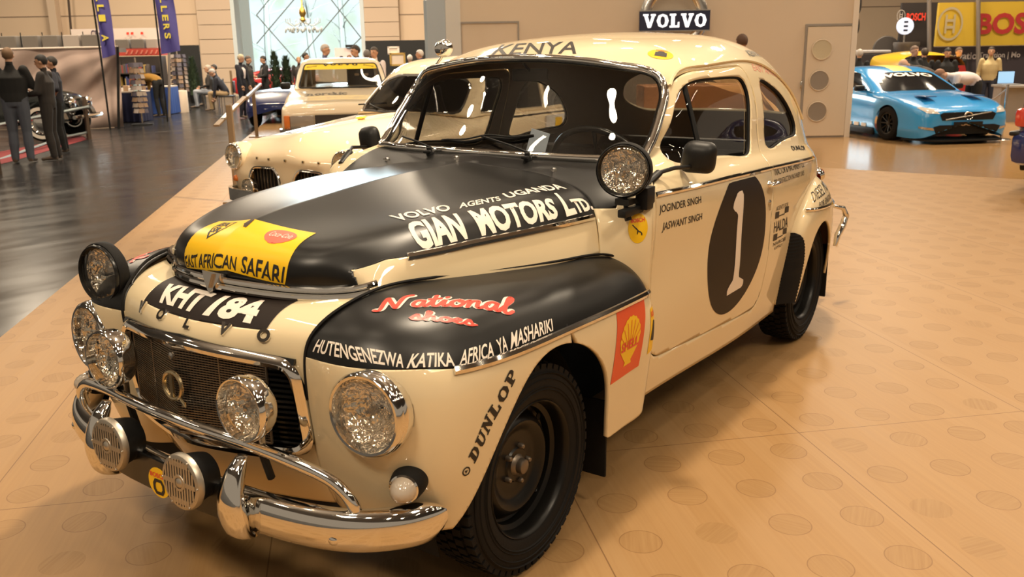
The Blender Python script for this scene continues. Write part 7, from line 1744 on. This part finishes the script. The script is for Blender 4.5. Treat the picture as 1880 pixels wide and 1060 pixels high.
# ---------------- generic small cars: dark blue tail at the right edge, blue and red sports cars, van, old black car
def simple_car(name, label, loc, rz, paint, hw=.82, zt=1.25, zbelt=.82, zh=.72, ln=(.75, -3.3), wb=2.45, wheel=BLACKP, wr=.31, cabin=True, open_top=False, group=None):
    t = thing(name, label, 'car', loc, rz, group); a, c = ln
    sh = car_shell([ms(a,hw*.7,.30,.46,.52), ms(a-.12,hw*.9,.22,.50,.60), ms(.3,hw,.18,.58,zh), ms(-.5,hw,.18,.66,zbelt), ms(-1.6,hw,.18,.68,zbelt), ms(-wb,hw,.2,.68,zbelt), ms(c+.15,hw*.93,.26,.64,zbelt-.06), ms(c,hw*.82,.36,.58,zbelt-.14)], 70, 60)
    for cx in (0, -wb):
        V_ = np.array(sh.v); g = np.where(np.abs(V_[:, 1]) > .4, sdf(arch(cx, wr, wr+.045), V_[:, [0, 2]]), 1.0); sh = clip(sh, -g)
    sh.obj('car_body', paint, t, angle=50)
    if cabin:
        zb = zbelt-.01; k = hw*.86
        g2 = [[(-.55,k,zb),(-.53,k*.93,zb+.005),(-.52,k*.7,zb+.01),(-.50,0,zb+.012)], [(-.95,k,zb),(-1.02,k*.93,zb+(zt-zb)*.5),(-1.12,k*.75,zt-.06),(-1.08,0,zt-.02)], [(-1.6,k,zb),(-1.6,k*.92,zb+(zt-zb)*.5),(-1.6,k*.74,zt-.04),(-1.6,0,zt)], [(-2.3,k*.97,zb),(-2.25,k*.9,zb+(zt-zb)*.5),(-2.15,k*.72,zt-.07),(-2.18,0,zt-.03)], [(-2.9,k*.85,zb),(-2.88,k*.8,zb+.005),(-2.87,k*.6,zb+.01),(-2.88,0,zb+.012)]]
        gh = car_shell(g2, 60, 60, cap=False); d = zt-zb
        gh, panes = cut_windows(gh, [rpoly([(-.88,zb+.04),(-1.15,zt-.10),(-1.58,zt-.09),(-1.60,zb+.04)], .03), rpoly([(-1.66,zb+.04),(-1.65,zt-.09),(-2.1,zt-.13),(-2.4,zb+.04)], .03)], None, t)
        V_ = np.array(gh.v); g = np.where(V_[:, 0] > -1.06, sdf(rpoly([(-k*.85,zb+.05),(k*.85,zb+.05),(k*.62,zt-.09),(-k*.62,zt-.09)], .04), V_[:, 1:3]), 1.0); wg = clip(gh, g); gh = clip(gh, -g)
        V_ = np.array(gh.v); g = np.where(V_[:, 0] < -2.25, sdf(rpoly([(-k*.7,zb+.05),(k*.7,zb+.05),(k*.55,zt-.12),(-k*.55,zt-.12)], .04), V_[:, 1:3]), 1.0); rg = clip(gh, g); gh = clip(gh, -g)
        gh.obj('cabin', paint, t, angle=50)
        for p in panes: p.obj('side_window', CARGLASSD, t, angle=180)
        wg.obj('windscreen', CARGLASSD, t, angle=180); rg.obj('rear_window', CARGLASSD, t, angle=180)
    wheel_set(t, (0, -wb), hw-.09, wr, .18, wheel)
    return t
NAVY = mat('navy_paint', (.012, .022, .11), .22, coat=1.0)
c_ = simple_car('hatchback', 'dark blue car at the right edge with a red tail lamp and deep bumper', bpt(1838, 9.3, 0)-Vector((.038, -3.40, 0)), math.radians(76), NAVY, hw=.86, zt=1.38, zbelt=.92, zh=.85, ln=(.8, -3.25))
MB().box((-3.14, 0, .46), (.30, 1.66, .36), bev=.09).obj('rear_bumper', NAVY, c_); MB().box((-3.25, 0, .60), (.12, 1.62, .05), bev=.02).obj('bumper_strip', BLACKP, c_)
for s_ in (1, -1): MB().box((-3.20, .70*s_, .76), (.16, .22, .20), bev=.05).obj('tail_lamp', mat('red_lens', (.55, .05, .03), .15, coat=1), c_)
MB().tube([(-3.0, -.45, .25), (-3.27, -.45, .24)], .05, 12).obj('tailpipe', BLACKP, c_); MB().box((-3.05, 0, 1.32), (.22, 1.3, .04), bev=.015).obj('roof_spoiler', NAVY, c_)
q = bpt(528, 20.6, -.1)
simple_car('sports_car', 'low dark blue sports car behind the barrier posts at left', (q.x, q.y, -.1), RZV-PI/2, mat('midnight_blue_paint', (.010, .016, .075), .25, coat=.6), hw=.80, zt=1.10, zbelt=.80, zh=.74, cabin=False)
q = bpt(600, 33, -.1)
simple_car('sports_car', 'red sports car behind the dark blue one at left', (q.x, q.y, -.1), RZV, mat('red_paint', (.36, .02, .02), .25, coat=1), hw=.80, zt=1.12, zbelt=.86, zh=.80)
# van: yellow roof over a red body
o = bpt(1705, 19.2, -.1); vn = thing('van', 'red van with a yellow roof behind the blue racing saloon', 'van', o, RZV); k = 19.2/FPX
REDP = mat('red_paint', (.36, .02, .02), .25, coat=1); YELP = mat('yellow_paint', (.72, .46, .02), .3, coat=.8)
w2 = 62*k
G_ = [[(x*1.0, y, z) for (x, z) in ((-w2, .35), (-w2*1.01, .9), (-w2*.99, 1.14), (w2*.90, 1.14), (w2*1.0, .9), (w2*1.0, .35))] for y in (0, 1.7)]
mb = MB(); n6 = 6; mb.add([tuple(p) for r in G_ for p in r], [tuple(range(n6)), tuple(reversed(range(n6, 12)))]+[(i, i+n6, (i+1) % n6+n6, (i+1) % n6) for i in range(n6)]); mb.obj('van_body', REDP, vn, smooth=False)
mb = MB(); rr3 = []
for y, s in ((-.02, .96), (.15, 1.0), (1.5, 1.0), (1.72, .96)): rr3.append([(-w2*s, y, 1.14), (-w2*.93*s, y, 1.30), (-w2*.6*s, y, 1.385*min(1, s+.02)), (w2*.4*s, y, 1.37*min(1, s+.02)), (w2*.80*s, y, 1.26), (w2*.93*s, y, 1.14)])
mb.grid(surf(rr3, 14, 30)); mb.obj('van_roof', YELP, vn)
MB().box((.05, -.005, .98), (w2*1.3, .02, .22)).obj('side_window', CARGLASSD, vn, smooth=False)
MB().box((-w2*.86, -.01, .92), (.16, .03, .10), bev=.02).obj('tail_lamp', mat('red_lens', (.55, .05, .03), .15, coat=1), vn)
for x in (-w2*.6, w2*.6):
    for y in (.12, 1.58): mb = MB(); mb.lathe([(0, -.1), (.30, -.1), (.32, 0), (.30, .1), (0, .1)], (x, y, .32), (0, 1, 0), n=24); mb.obj('van_wheel', RUBBER, vn)
# old black car behind the two men at left
q = at(118, 252, -.1); ob_ = thing('vintage_car', 'old black open car with white-wall wheels behind the two men', 'car', bpt(112, 18.4, -.1), RZV)
IVW = mat('ivory_wall', (.60, .54, .46), .6); OLDB = mat('old_black_paint', (.012, .014, .013), .15, coat=1)
sh = car_shell([ms(.45,.30,.45,.62,.78), ms(.38,.36,.42,.66,.86), ms(-.5,.42,.36,.70,.95), ms(-1.2,.62,.32,.74,.98), ms(-2.2,.66,.32,.74,.96), ms(-2.9,.58,.36,.72,.92), ms(-3.1,.48,.42,.66,.80)], 60, 50); sh.obj('car_body', OLDB, ob_, angle=50)
wheel_set(ob_, (0, -2.6), .64, .36, .14, CHROME, IVW)
for s_ in (1, -1):
    for cx in (0, -2.6):
        ax = [(.46*math.cos(a)+cx, .34+.46*math.sin(a)) for a in np.linspace(.05, PI-.05, 16)]; mb = MB(); mb.sweep([(-.12, -.015), (.12, -.015), (.08, .03), (-.08, .03)], [(x, .64*s_, z) for x, z in ax], [(math.cos(a), 0, math.sin(a)) for a in np.linspace(.05, PI-.05, 16)]); mb.obj('mudguard', OLDB, ob_)
    mb = MB(); mb.lathe([(0, .05), (.10, .03), (.12, 0), (.08, -.10), (0, -.14)], (.50, .36*s_, .72), (1, 0, 0), n=20); mb.obj('headlamp', CHROME, ob_)
MB().box((-1.3, 0, .34), (1.7, 1.4, .05), bev=.01).obj('running_board', OLDB, ob_); MB().tube([(.62, .6, .45), (.68, 0, .45), (.62, -.6, .45)], .04, 8).obj('bumper', CHROME, ob_)
mb = MB(); mb.box((-1.0, 0, 1.12), (.03, 1.1, .36)); mb.obj('windscreen', CARGLASS, ob_, smooth=False); MB().box((-1.7, 0, .98), (.8, 1.1, .14), bev=.05).obj('seat', mat('tan_leather', (.35, .26, .12), .5), ob_)
mb = MB(); mb.add([at(u, v, -.096) for u, v in ((-60, 318), (30, 294), (160, 256), (150, 250), (-60, 290))], [(0, 1, 2, 3, 4)]); P(mb.obj('carpet', mat('red_carpet', (.17, .008, .010), .9), smooth=False), 'red carpet under the old black car', 'carpet')

# ================================================================== people
SKIN = mat('skin', (.52, .29, .18), .55); LIPS = mat('lips', (.36, .14, .10), .5); EYEW = mat('eye_dark', (.03, .02, .02), .3)
def cloth(n, c): return mat('cloth_'+n, c, .85)
def rot_about(p, o, M): return o+M @ (p-o)
def person(label, loc, rz, top, legs, hair=(.10, .06, .035), pose='stand', arms='down', lean=0.0, sc=1.0, short=False, style='short', shoes=(.02, .018, .016), head_yaw=0.0, head_pitch=0.0, group=None, shirt=None, vox=.019, bulk=1.07):
    """standing figure 1.75 m tall facing local -y"""
    V = Vector; J = {}
    for s, k in ((1, 'l'), (-1, 'r')):
        J['hip'+k] = V((.090*s, 0, .93)); J['knee'+k] = V((.100*s, -.025, .505)); J['ank'+k] = V((.110*s, .025, .085)); J['toe'+k] = V((.135*s, -.16, .035))
        J['sho'+k] = V((.185*s, .012, 1.425)); J['elb'+k] = V((.245*s, .03, 1.135)); J['wri'+k] = V((.245*s, -.06, .895)); J['han'+k] = V((.242*s, -.085, .815))
        if arms == 'folded': J['elb'+k] = V((.275*s, -.05, 1.17)); J['wri'+k] = V((.03*s, -.20, 1.21)); J['han'+k] = V((-.07*s, -.195, 1.225))
        if arms == 'front': J['elb'+k] = V((.235*s, -.06, 1.15)); J['wri'+k] = V((.13*s, -.27, 1.10)); J['han'+k] = V((.09*s, -.34, 1.13))
        if arms == 'camera': J['elb'+k] = V((.24*s, -.12, 1.20)); J['wri'+k] = V((.08*s, -.24, 1.38)); J['han'+k] = V((.05*s, -.28, 1.44))
        if arms == 'reach': J['elb'+k] = V((.20*s, -.22, 1.30)); J['wri'+k] = V((.16*s, -.46, 1.32)); J['han'+k] = V((.15*s, -.54, 1.33))
        if arms == 'hip' and s > 0: J['elb'+k] = V((.40, .08, 1.18)); J['wri'+k] = V((.22, -.02, 1.04)); J['han'+k] = V((.16, -.06, 1.00))
    J['pel'] = V((0, 0, .94)); J['wai'] = V((0, -.005, 1.10)); J['che'] = V((0, .0, 1.28)); J['upp'] = V((0, .015, 1.42)); J['nek'] = V((0, .012, 1.50)); J['hed'] = V((0, -.012, 1.635))
    up_ = ['wai', 'che', 'upp', 'nek', 'hed']+[a+k for a in ('sho', 'elb', 'wri', 'han') for k in 'lr']
    if pose == 'sit':
        dz = V((0, 0, .45))
        for n in list(J):
            if n[:3] not in ('hip', 'kne', 'ank', 'toe'): J[n] = J[n]-dz
        for s, k in ((1, 'l'), (-1, 'r')):
            J['hip'+k] = V((.095*s, 0, .49)); J['knee'+k] = V((.13*s, -.44, .51)); J['ank'+k] = V((.13*s, -.42, .085)); J['toe'+k] = V((.14*s, -.60, .035))
            if arms == 'down': J['elb'+k] = V((.25*s, -.02, .70)); J['wri'+k] = V((.15*s, -.26, .63)); J['han'+k] = V((.13*s, -.34, .60))
    if pose == 'walk':
        J['kneel'] = V((.10, -.16, .52)); J['ankl'] = V((.10, -.22, .10)); J['toel'] = V((.11, -.40, .05)); J['ankr'] = V((-.10, .22, .12)); J['toer'] = V((-.11, .06, .035)); J['kneer'] = V((-.10, .08, .51))
    if lean:
        M = Matrix.Rotation(lean, 3, 'X'); o = J['pel']+V((0, 0, .02))
        for i, n in enumerate(up_): J[n] = rot_about(J[n], o, M)
        J['wai'] = J['wai']*.6+(o+V((0, 0, .12)))*.4
        if arms in ('down', 'hang'):
            for s, k in ((1, 'l'), (-1, 'r')): J['elb'+k] = J['sho'+k]+V((.03*s, -.06, -.28)); J['wri'+k] = J['elb'+k]+V((0, -.05, -.24)); J['han'+k] = J['wri'+k]+V((0, -.03, -.075))
    fwd = Matrix.Rotation(lean+head_pitch, 3, 'X') @ V((0, -1, 0)); fwd = Matrix.Rotation(head_yaw, 3, 'Z') @ fwd
    hup = Matrix.Rotation(lean*.75+head_pitch, 3, 'X') @ V((0, 0, 1)); hx = hup.cross(fwd).normalized()*-1; hup = fwd.cross(hx).normalized()*-1 if False else (hup-fwd*hup.dot(fwd)).normalized()
    hx = fwd.cross(hup).normalized()
    mb = MB(); seg = []
    def limb(a, b, ra, rb, lab, mid=None):
        A, B = J[a], J[b]; C = (A+B)/2
        if lab != 'skin': ra, rb, mid = ra*bulk**.8, rb*bulk**1.1, (mid or (ra+rb)/2)*bulk
        mb.tube([A, A*.75+B*.25, C, A*.25+B*.75, B], [ra, (ra*.8+rb*.2)*1.05, mid or (ra+rb)/2, (ra*.25+rb*.75), rb], 10); mb.ball(A, ra*.98, seg=10, ring=8); mb.ball(B, rb*.98, seg=10, ring=8); seg.append((A, B, (ra+rb)/2, lab))
    for k in 'lr':
        limb('hip'+k, 'knee'+k, .088, .060, 'legs'); limb('knee'+k, 'ank'+k, .060, .046, 'legs', .060)
        A, B = J['ank'+k], J['toe'+k]; mb.tube([A+V((0, .05, -.035)), A+V((0, -.02, -.03)), B], [.042, .045, .034], 8, flat=.8); mb.ball(B, .032, seg=8, ring=6); seg.append((A+V((0, .04, -.045)), B, .045, 'shoes'))
        limb('sho'+k, 'elb'+k, .060, .047, 'top'); limb('elb'+k, 'wri'+k, .046, .031, 'skin' if short else 'top')
        A, B = J['wri'+k], J['han'+k]; mb.tube([A, (A+B)/2, B], [.027, .036, .033], 8, flat=.6); seg.append((A*.8+B*.2, B, .032, 'skin'))
    side_ = V((1, 0, 0)); sp_ = [J['pel']-V((0, 0, .07)) if pose != 'sit' else J['pel']-V((0, .0, .02)), J['pel'], J['wai'], J['che'], J['upp'], J['upp']*.45+J['nek']*.55, J['nek']]
    fr_ = Matrix.Rotation(lean, 3, 'X') @ V((0, -1, 0))
    mb.tube(curve([list(p) for p in sp_], 22), list(np.interp(np.linspace(0, 6, 22), range(7), [.135*bulk, .160*bulk, .150*bulk**1.25, .172*bulk, .170*bulk, .085, .055])), 16, flat=.66, up=tuple(fr_ if pose != 'sit' else V((0, -1, 0))))
    for q, (a, b) in enumerate(zip(sp_[:-1], sp_[1:])): seg.append((a, b, .13, 'legs' if q == 0 else 'top'))
    seg[-1] = (sp_[-2], sp_[-1], .06, 'top')
    mb.tube([J['nek'], J['nek']*.5+J['hed']*.5, J['hed']], [.055, .050, .055], 10); seg.append((J['nek']*.7+J['hed']*.3, J['hed'], .055, 'skin'))
    H_ = J['hed']; T = Matrix(((hx.x, -fwd.x, hup.x, H_.x), (hx.y, -fwd.y, hup.y, H_.y), (hx.z, -fwd.z, hup.z, H_.z), (0, 0, 0, 1)))
    hd = MB(); hd.ball((0, .005, .022), .085, seg=18, ring=14, sc=(.88, 1.08, 1.08)); hd.ball((0, -.03, -.050), .058, seg=14, ring=10, sc=(.90, 1.0, 1.02)); hd.ball((0, -.052, -.088), .028, seg=10, ring=8, sc=(1.1, .8, .7))
    hd.tube([(0, -.088, .018), (0, -.104, -.022)], [.010, .015], 8); hd.ball((0, -.104, -.024), .015, seg=8, ring=6)
    for s in (1, -1): hd.ball((.078*s, .008, -.005), .030, seg=8, ring=8, sc=(.35, .7, 1.05)); hd.ball((.032*s, -.080, .030), .018, seg=8, ring=6, sc=(1.3, .5, .5))
    mb.merge(hd, T); seg.append((H_+hup*.05, H_-hup*.06, .09, 'skin'))
    o = mb.obj('tmp', SKIN, angle=180); md = o.modifiers.new('r', 'REMESH'); md.mode = 'VOXEL'; md.voxel_size = vox; md.use_smooth_shade = True
    m2 = o.modifiers.new('s', 'SMOOTH'); m2.factor = .5; m2.iterations = 2
    bpy.context.view_layer.update(); dg = bpy.context.evaluated_depsgraph_get(); me = bpy.data.meshes.new_from_object(o.evaluated_get(dg)); bpy.data.objects.remove(o)
    lm = ['skin', 'top', 'legs', 'shoes', 'shirt']; me.materials.clear()
    for c in (SKIN, top, legs, cloth('shoes', shoes), shirt or top): me.materials.append(c)
    nf = len(me.polygons); C = np.empty(nf*3); me.polygons.foreach_get('center', C); C = C.reshape(-1, 3); best = np.full(nf, 1e9); idx = np.zeros(nf, int)
    for A, B, r, lab in seg:
        a = np.array(A); e = np.array(B)-a; t = np.clip(((C-a) @ e)/max(e @ e, 1e-9), 0, 1); d = np.linalg.norm(C-a-t[:, None]*e, axis=1)/r
        w = d < best; best[w] = d[w]; idx[w] = lm.index(lab)
    if shirt:
        fr2 = np.array(fr_); ax = np.array(J['che']); u2 = np.array(J['upp'])-np.array(J['wai']); hgt = ((C-np.array(J['wai'])) @ u2)/(u2 @ u2)
        w = (idx == 1) & (((C-ax) @ fr2) > .06) & (np.abs(C[:, 0]) < .035+.05*hgt) & (hgt > 0) & (hgt < 1.25); idx[w] = 4
    me.polygons.foreach_set('material_index', idx); me.polygons.foreach_set('use_smooth', [True]*nf)
    # fingers, eyes and mouth join the same mesh
    ex = MB()
    for s, k in ((1, 'l'), (-1, 'r')):
        A, B = J['wri'+k], J['han'+k]; d = (B-A).normalized(); w = d.cross(V((s, 0, 0)) if abs(d.x) < .8 else V((0, 0, 1))).normalized(); n = d.cross(w)
        for q in range(4):
            b0 = B+w*(-.024+.016*q)+d*.012; L = (.062, .074, .070, .054)[q]; c = n*(.012 if n.x*s < 0 else -.012)
            ex.tube([b0, b0+d*L*.5+c*.5, b0+d*L*.9+c*1.6], [.0095, .009, .0075], 6)
        b0 = A*.55+B*.45+w*-.026; ex.tube([b0, b0-w*.028+d*.03, b0-w*.034+d*.062], [.012, .011, .009], 6)
    for s in (1, -1): ex.ball(T @ V((.032*s, -.0865, .020)), .0105, 1, seg=8, ring=6)
    ex.tube([T @ V((-.022, -.0845, -.060)), T @ V((0, -.091, -.062)), T @ V((.022, -.0845, -.060))], .006, 6, 2)
    bm = bmesh.new(); bm.from_mesh(me); n0 = len(me.materials)
    me.materials.append(EYEW); me.materials.append(LIPS)
    vs = [bm.verts.new(p) for p in ex.v]
    for q, m_ in zip(ex.f, ex.m):
        f_ = bm.faces.new([vs[i] for i in q]); f_.material_index = (0, n0, n0+1)[m_]; f_.smooth = True
    bm.to_mesh(me); bm.free()
    b = bpy.data.objects.new('person', me); COL.objects.link(b); b.location = loc; b.rotation_euler = (0, 0, rz); b.scale = (sc, sc, sc)
    P(b, label, 'person', group)
    if style != 'bald':
        h = MB(); h.ball((0, .008, .026), .093, seg=22, ring=16, sc=(.90, 1.08, 1.08))
        V_ = np.array(h.v); lim = {'short': .030, 'crop': .045, 'long': -.03}[style]
        fl = np.where(V_[:, 1] < -.015, .062+.0*V_[:, 1], np.where(V_[:, 1] < .03, lim-.01, lim-.075)); g = fl-V_[:, 2]; h = clip(h, g)
        if style == 'long': h.ball((0, .05, -.06), .075, seg=12, ring=10, sc=(1.05, .7, 1.3))
        hm = h.moved(T).obj('hair', mat('hair_%d_%d' % (int(hair[0]*99), int(hair[2]*99)), hair, .7), b); hm.matrix_parent_inverse = Matrix.Identity(4)
    return b
def stand_h(u, v, d, z0=-.1): return (pd(u, v, d).z-z0)/1.745
TL, TR, AW_, TO = RZV-PI/2, RZV+PI/2, RZV+PI, RZV      # facing image left, right, away, towards the camera
def put(u, v, d, rz, label, top, legs, z0=-.1, **k):
    sc = k.pop('sc', None) or max(.86, min(1.08, stand_h(u, v, d, z0))); q = bpt(u, d, z0); return person(label, q, rz, top, legs, sc=sc, **k)
BLK_, JEAN, CHAR, NAV, KHA = cloth('black', (.008, .008, .008)), cloth('dark_jeans', (.075, .085, .11)), cloth('charcoal', (.026, .022, .020)), cloth('navy', (.012, .013, .022)), cloth('khaki', (.30, .21, .11))
GREY, WHITE, LBLUE, BEIGE, MUST = cloth('grey', (.12, .105, .10)), cloth('white', (.66, .58, .56)), cloth('light_jeans', (.26, .28, .32)), cloth('beige', (.46, .36, .18)), cloth('mustard', (.30, .155, .022))
put(45, 88, 14.2, AW_+.25, 'person in a black t-shirt and dark jeans seen from behind, arms folded', BLK_, JEAN, arms='folded', hair=(.16, .09, .045), short=True, shoes=(.10, .07, .05), vox=.014, bulk=1.26)
put(103, 101, 14.5, TL+.15, 'person in charcoal overalls facing left beside the person in black', CHAR, CHAR, hair=(.012, .010, .010), arms='front', head_pitch=.12, vox=.014, bulk=1.22)
put(119, 104, 15.6, TL+.3, 'person in dark clothes half hidden behind the charcoal overalls', NAV, BLK_, hair=(.02, .015, .012), arms='hip', short=True)
put(297, 100, 24.3, TL-.35, 'person in a mustard jacket and dark trousers bending over the stall', MUST, BLK_, lean=1.25, sc=.98, hair=(.2, .12, .06), style='long')
put(449, 100, 23.4, TR-.25, 'grey-haired person in a dark suit and white shirt facing right, by the posts', NAV, NAV, shirt=WHITE, hair=(.42, .36, .24), head_pitch=.2, lean=.06)
put(464, 103, 24.4, TR-.1, 'balding person in a dark suit just behind the grey-haired one', CHAR, CHAR, style='crop', hair=(.06, .04, .03), head_pitch=.15)
put(492, 103, 25.5, TL+.6, 'dark-haired person in a black jacket before the window, arms held forward', BLK_, BLK_, arms='front', hair=(.02, .014, .01), head_pitch=.2, shirt=GREY)
def chair(u, d, z0, rz, label):
    t = thing('chair', label, 'chair', bpt(u, d, z0), rz, 'visitor chairs at the far left')
    CH = mat('chair_black', (.015, .013, .012), .5)
    MB().box((0, .02, .42), (.44, .44, .05), bev=.015).obj('seat', CH, t); MB().box((0, .24, .68), (.42, .04, .34), bev=.015).obj('backrest', CH, t)
    for x in (-.19, .19):
        for y in (-.18, .22): MB().tube([(x, y, 0), (x, y, .42)], .014, 6).obj('leg', CHROME2, t)
    return t
for u, v, d, rz, lab, tp, lg, kw in ((389, 115, 28.2, TL+.2, 'seated person with a ruddy face, dark jacket and light jeans, facing left', CHAR, LBLUE, dict(style='crop', hair=(.3, .25, .2))), (400, 118, 29.5, TL+.3, 'seated person in a dark cap behind the one in light jeans', BLK_, CHAR, dict(hair=(.012, .012, .012))), (418, 136, 26.6, TL+.15, 'seated person in a dark jacket and khaki trousers leaning forward', NAV, KHA, dict(lean=.5, style='crop', hair=(.32, .30, .28)))):
    q = bpt(u, d, -.1); s = 1.0; person(lab, q, rz, tp, lg, pose='sit', sc=s, **kw); chair(u, d, -.1, rz, 'black chair under the '+lab.replace('seated person ', 'seated person ').split(',')[0])
put(606, 82, 19.6, TR-.2, 'bald person in a blue-grey shirt behind the square racing saloon', cloth('blue_grey', (.12, .13, .22)), CHAR, style='crop', hair=(.40, .34, .30), head_pitch=.15)
put(555, 107, 27, TO+.2, 'distant person with a tanned face left of the bald one, before the window', CHAR, BLK_, hair=(.25, .14, .06))
put(568, 97, 25, TR, 'dark-haired person in black seen in profile before the window', BLK_, BLK_, hair=(.012, .01, .01))
put(632, 103, 29, TO, 'distant dark-haired person left of the pink poster foot', BLK_, CHAR, hair=(.02, .015, .01))
put(646, 101, 30, TO+.4, 'distant brown-haired person in front of the pink poster', GREY, CHAR, hair=(.12, .06, .03))
put(662, 84, 19.2, TL+.5, 'dark-haired person in a grey top behind the yellow banner', GREY, CHAR, hair=(.03, .02, .015), head_pitch=.1)
put(681, 92, 20.2, AW_, 'grey-haired person seen from behind beside the one with a camera', cloth('plum', (.10, .085, .12)), CHAR, hair=(.16, .14, .13))
cp = put(695, 87, 18.8, TO-.4, 'person in a white shirt holding a dark camera behind the cream saloon', WHITE, CHAR, arms='front', hair=(.06, .045, .035))
o = cp.matrix_basis @ Vector((.0, -.37, 1.13)) if False else None
put(757, 101, 24, AW_+.3, 'white-haired person far back before the black screen, left of two', GREY, CHAR, hair=(.62, .56, .50))
put(776, 92, 22, TL, 'white-haired person in blue far back before the black screen, right of two', cloth('deep_blue', (.03, .05, .16)), CHAR, hair=(.62, .58, .54))
put(1352, 64, 12.6, AW_, 'brown-haired person whose head shows above the rally car roof', CHAR, CHAR, z0=0, hair=(.09, .045, .025), style='crop')
put(1568, 94, 19, AW_-.4, 'white-haired person in a dark jacket at the end of the stand wall', BLK_, CHAR, hair=(.42, .38, .34))
put(1665, 85, 17.6, TO+.3, 'bald person in a black jacket before the yellow-roofed van', BLK_, BLK_, style='crop', hair=(.16, .10, .07), arms='front')
put(1685, 95, 18.6, AW_, 'dark-haired person in black seen from behind beside the bald one', BLK_, BLK_, hair=(.05, .035, .025))
put(1726, 89, 18.4, TO-.2, 'bearded dark-haired person in black before the yellow sign', BLK_, BLK_, hair=(.012, .01, .01), head_pitch=.2)
put(1747, 99, 19.5, TO+.2, 'person in black with a lanyard right of the bearded one', BLK_, BLK_, hair=(.08, .05, .03), shirt=GREY)
put(1700, 120, 17.0, TL+.25, 'bald person in a dark brown jacket stooping behind the blue car roof', cloth('umber', (.060, .045, .036)), CHAR, lean=1.15, sc=1.0, style='bald')
put(1778, 130, 16.0, TL+.1, 'person in a white shirt and dark trousers bending over the blue car', WHITE, BLK_, lean=1.35, sc=.97, style='crop', hair=(.22, .10, .05))
put(1806, 91, 19.6, TO-.5, 'person in a beige sweater and dark jeans standing by the grey desk', BEIGE, cloth('indigo', (.018, .022, .04)), hair=(.025, .018, .014))
put(1843, 103, 23.0, TL, 'distant person in black facing left, behind the laptop', BLK_, BLK_, hair=(.10, .05, .03))
put(1860, 106, 23.4, TL+.3, 'distant person in black nearest the right edge, behind the laptop', BLK_, BLK_, hair=(.12, .06, .03))
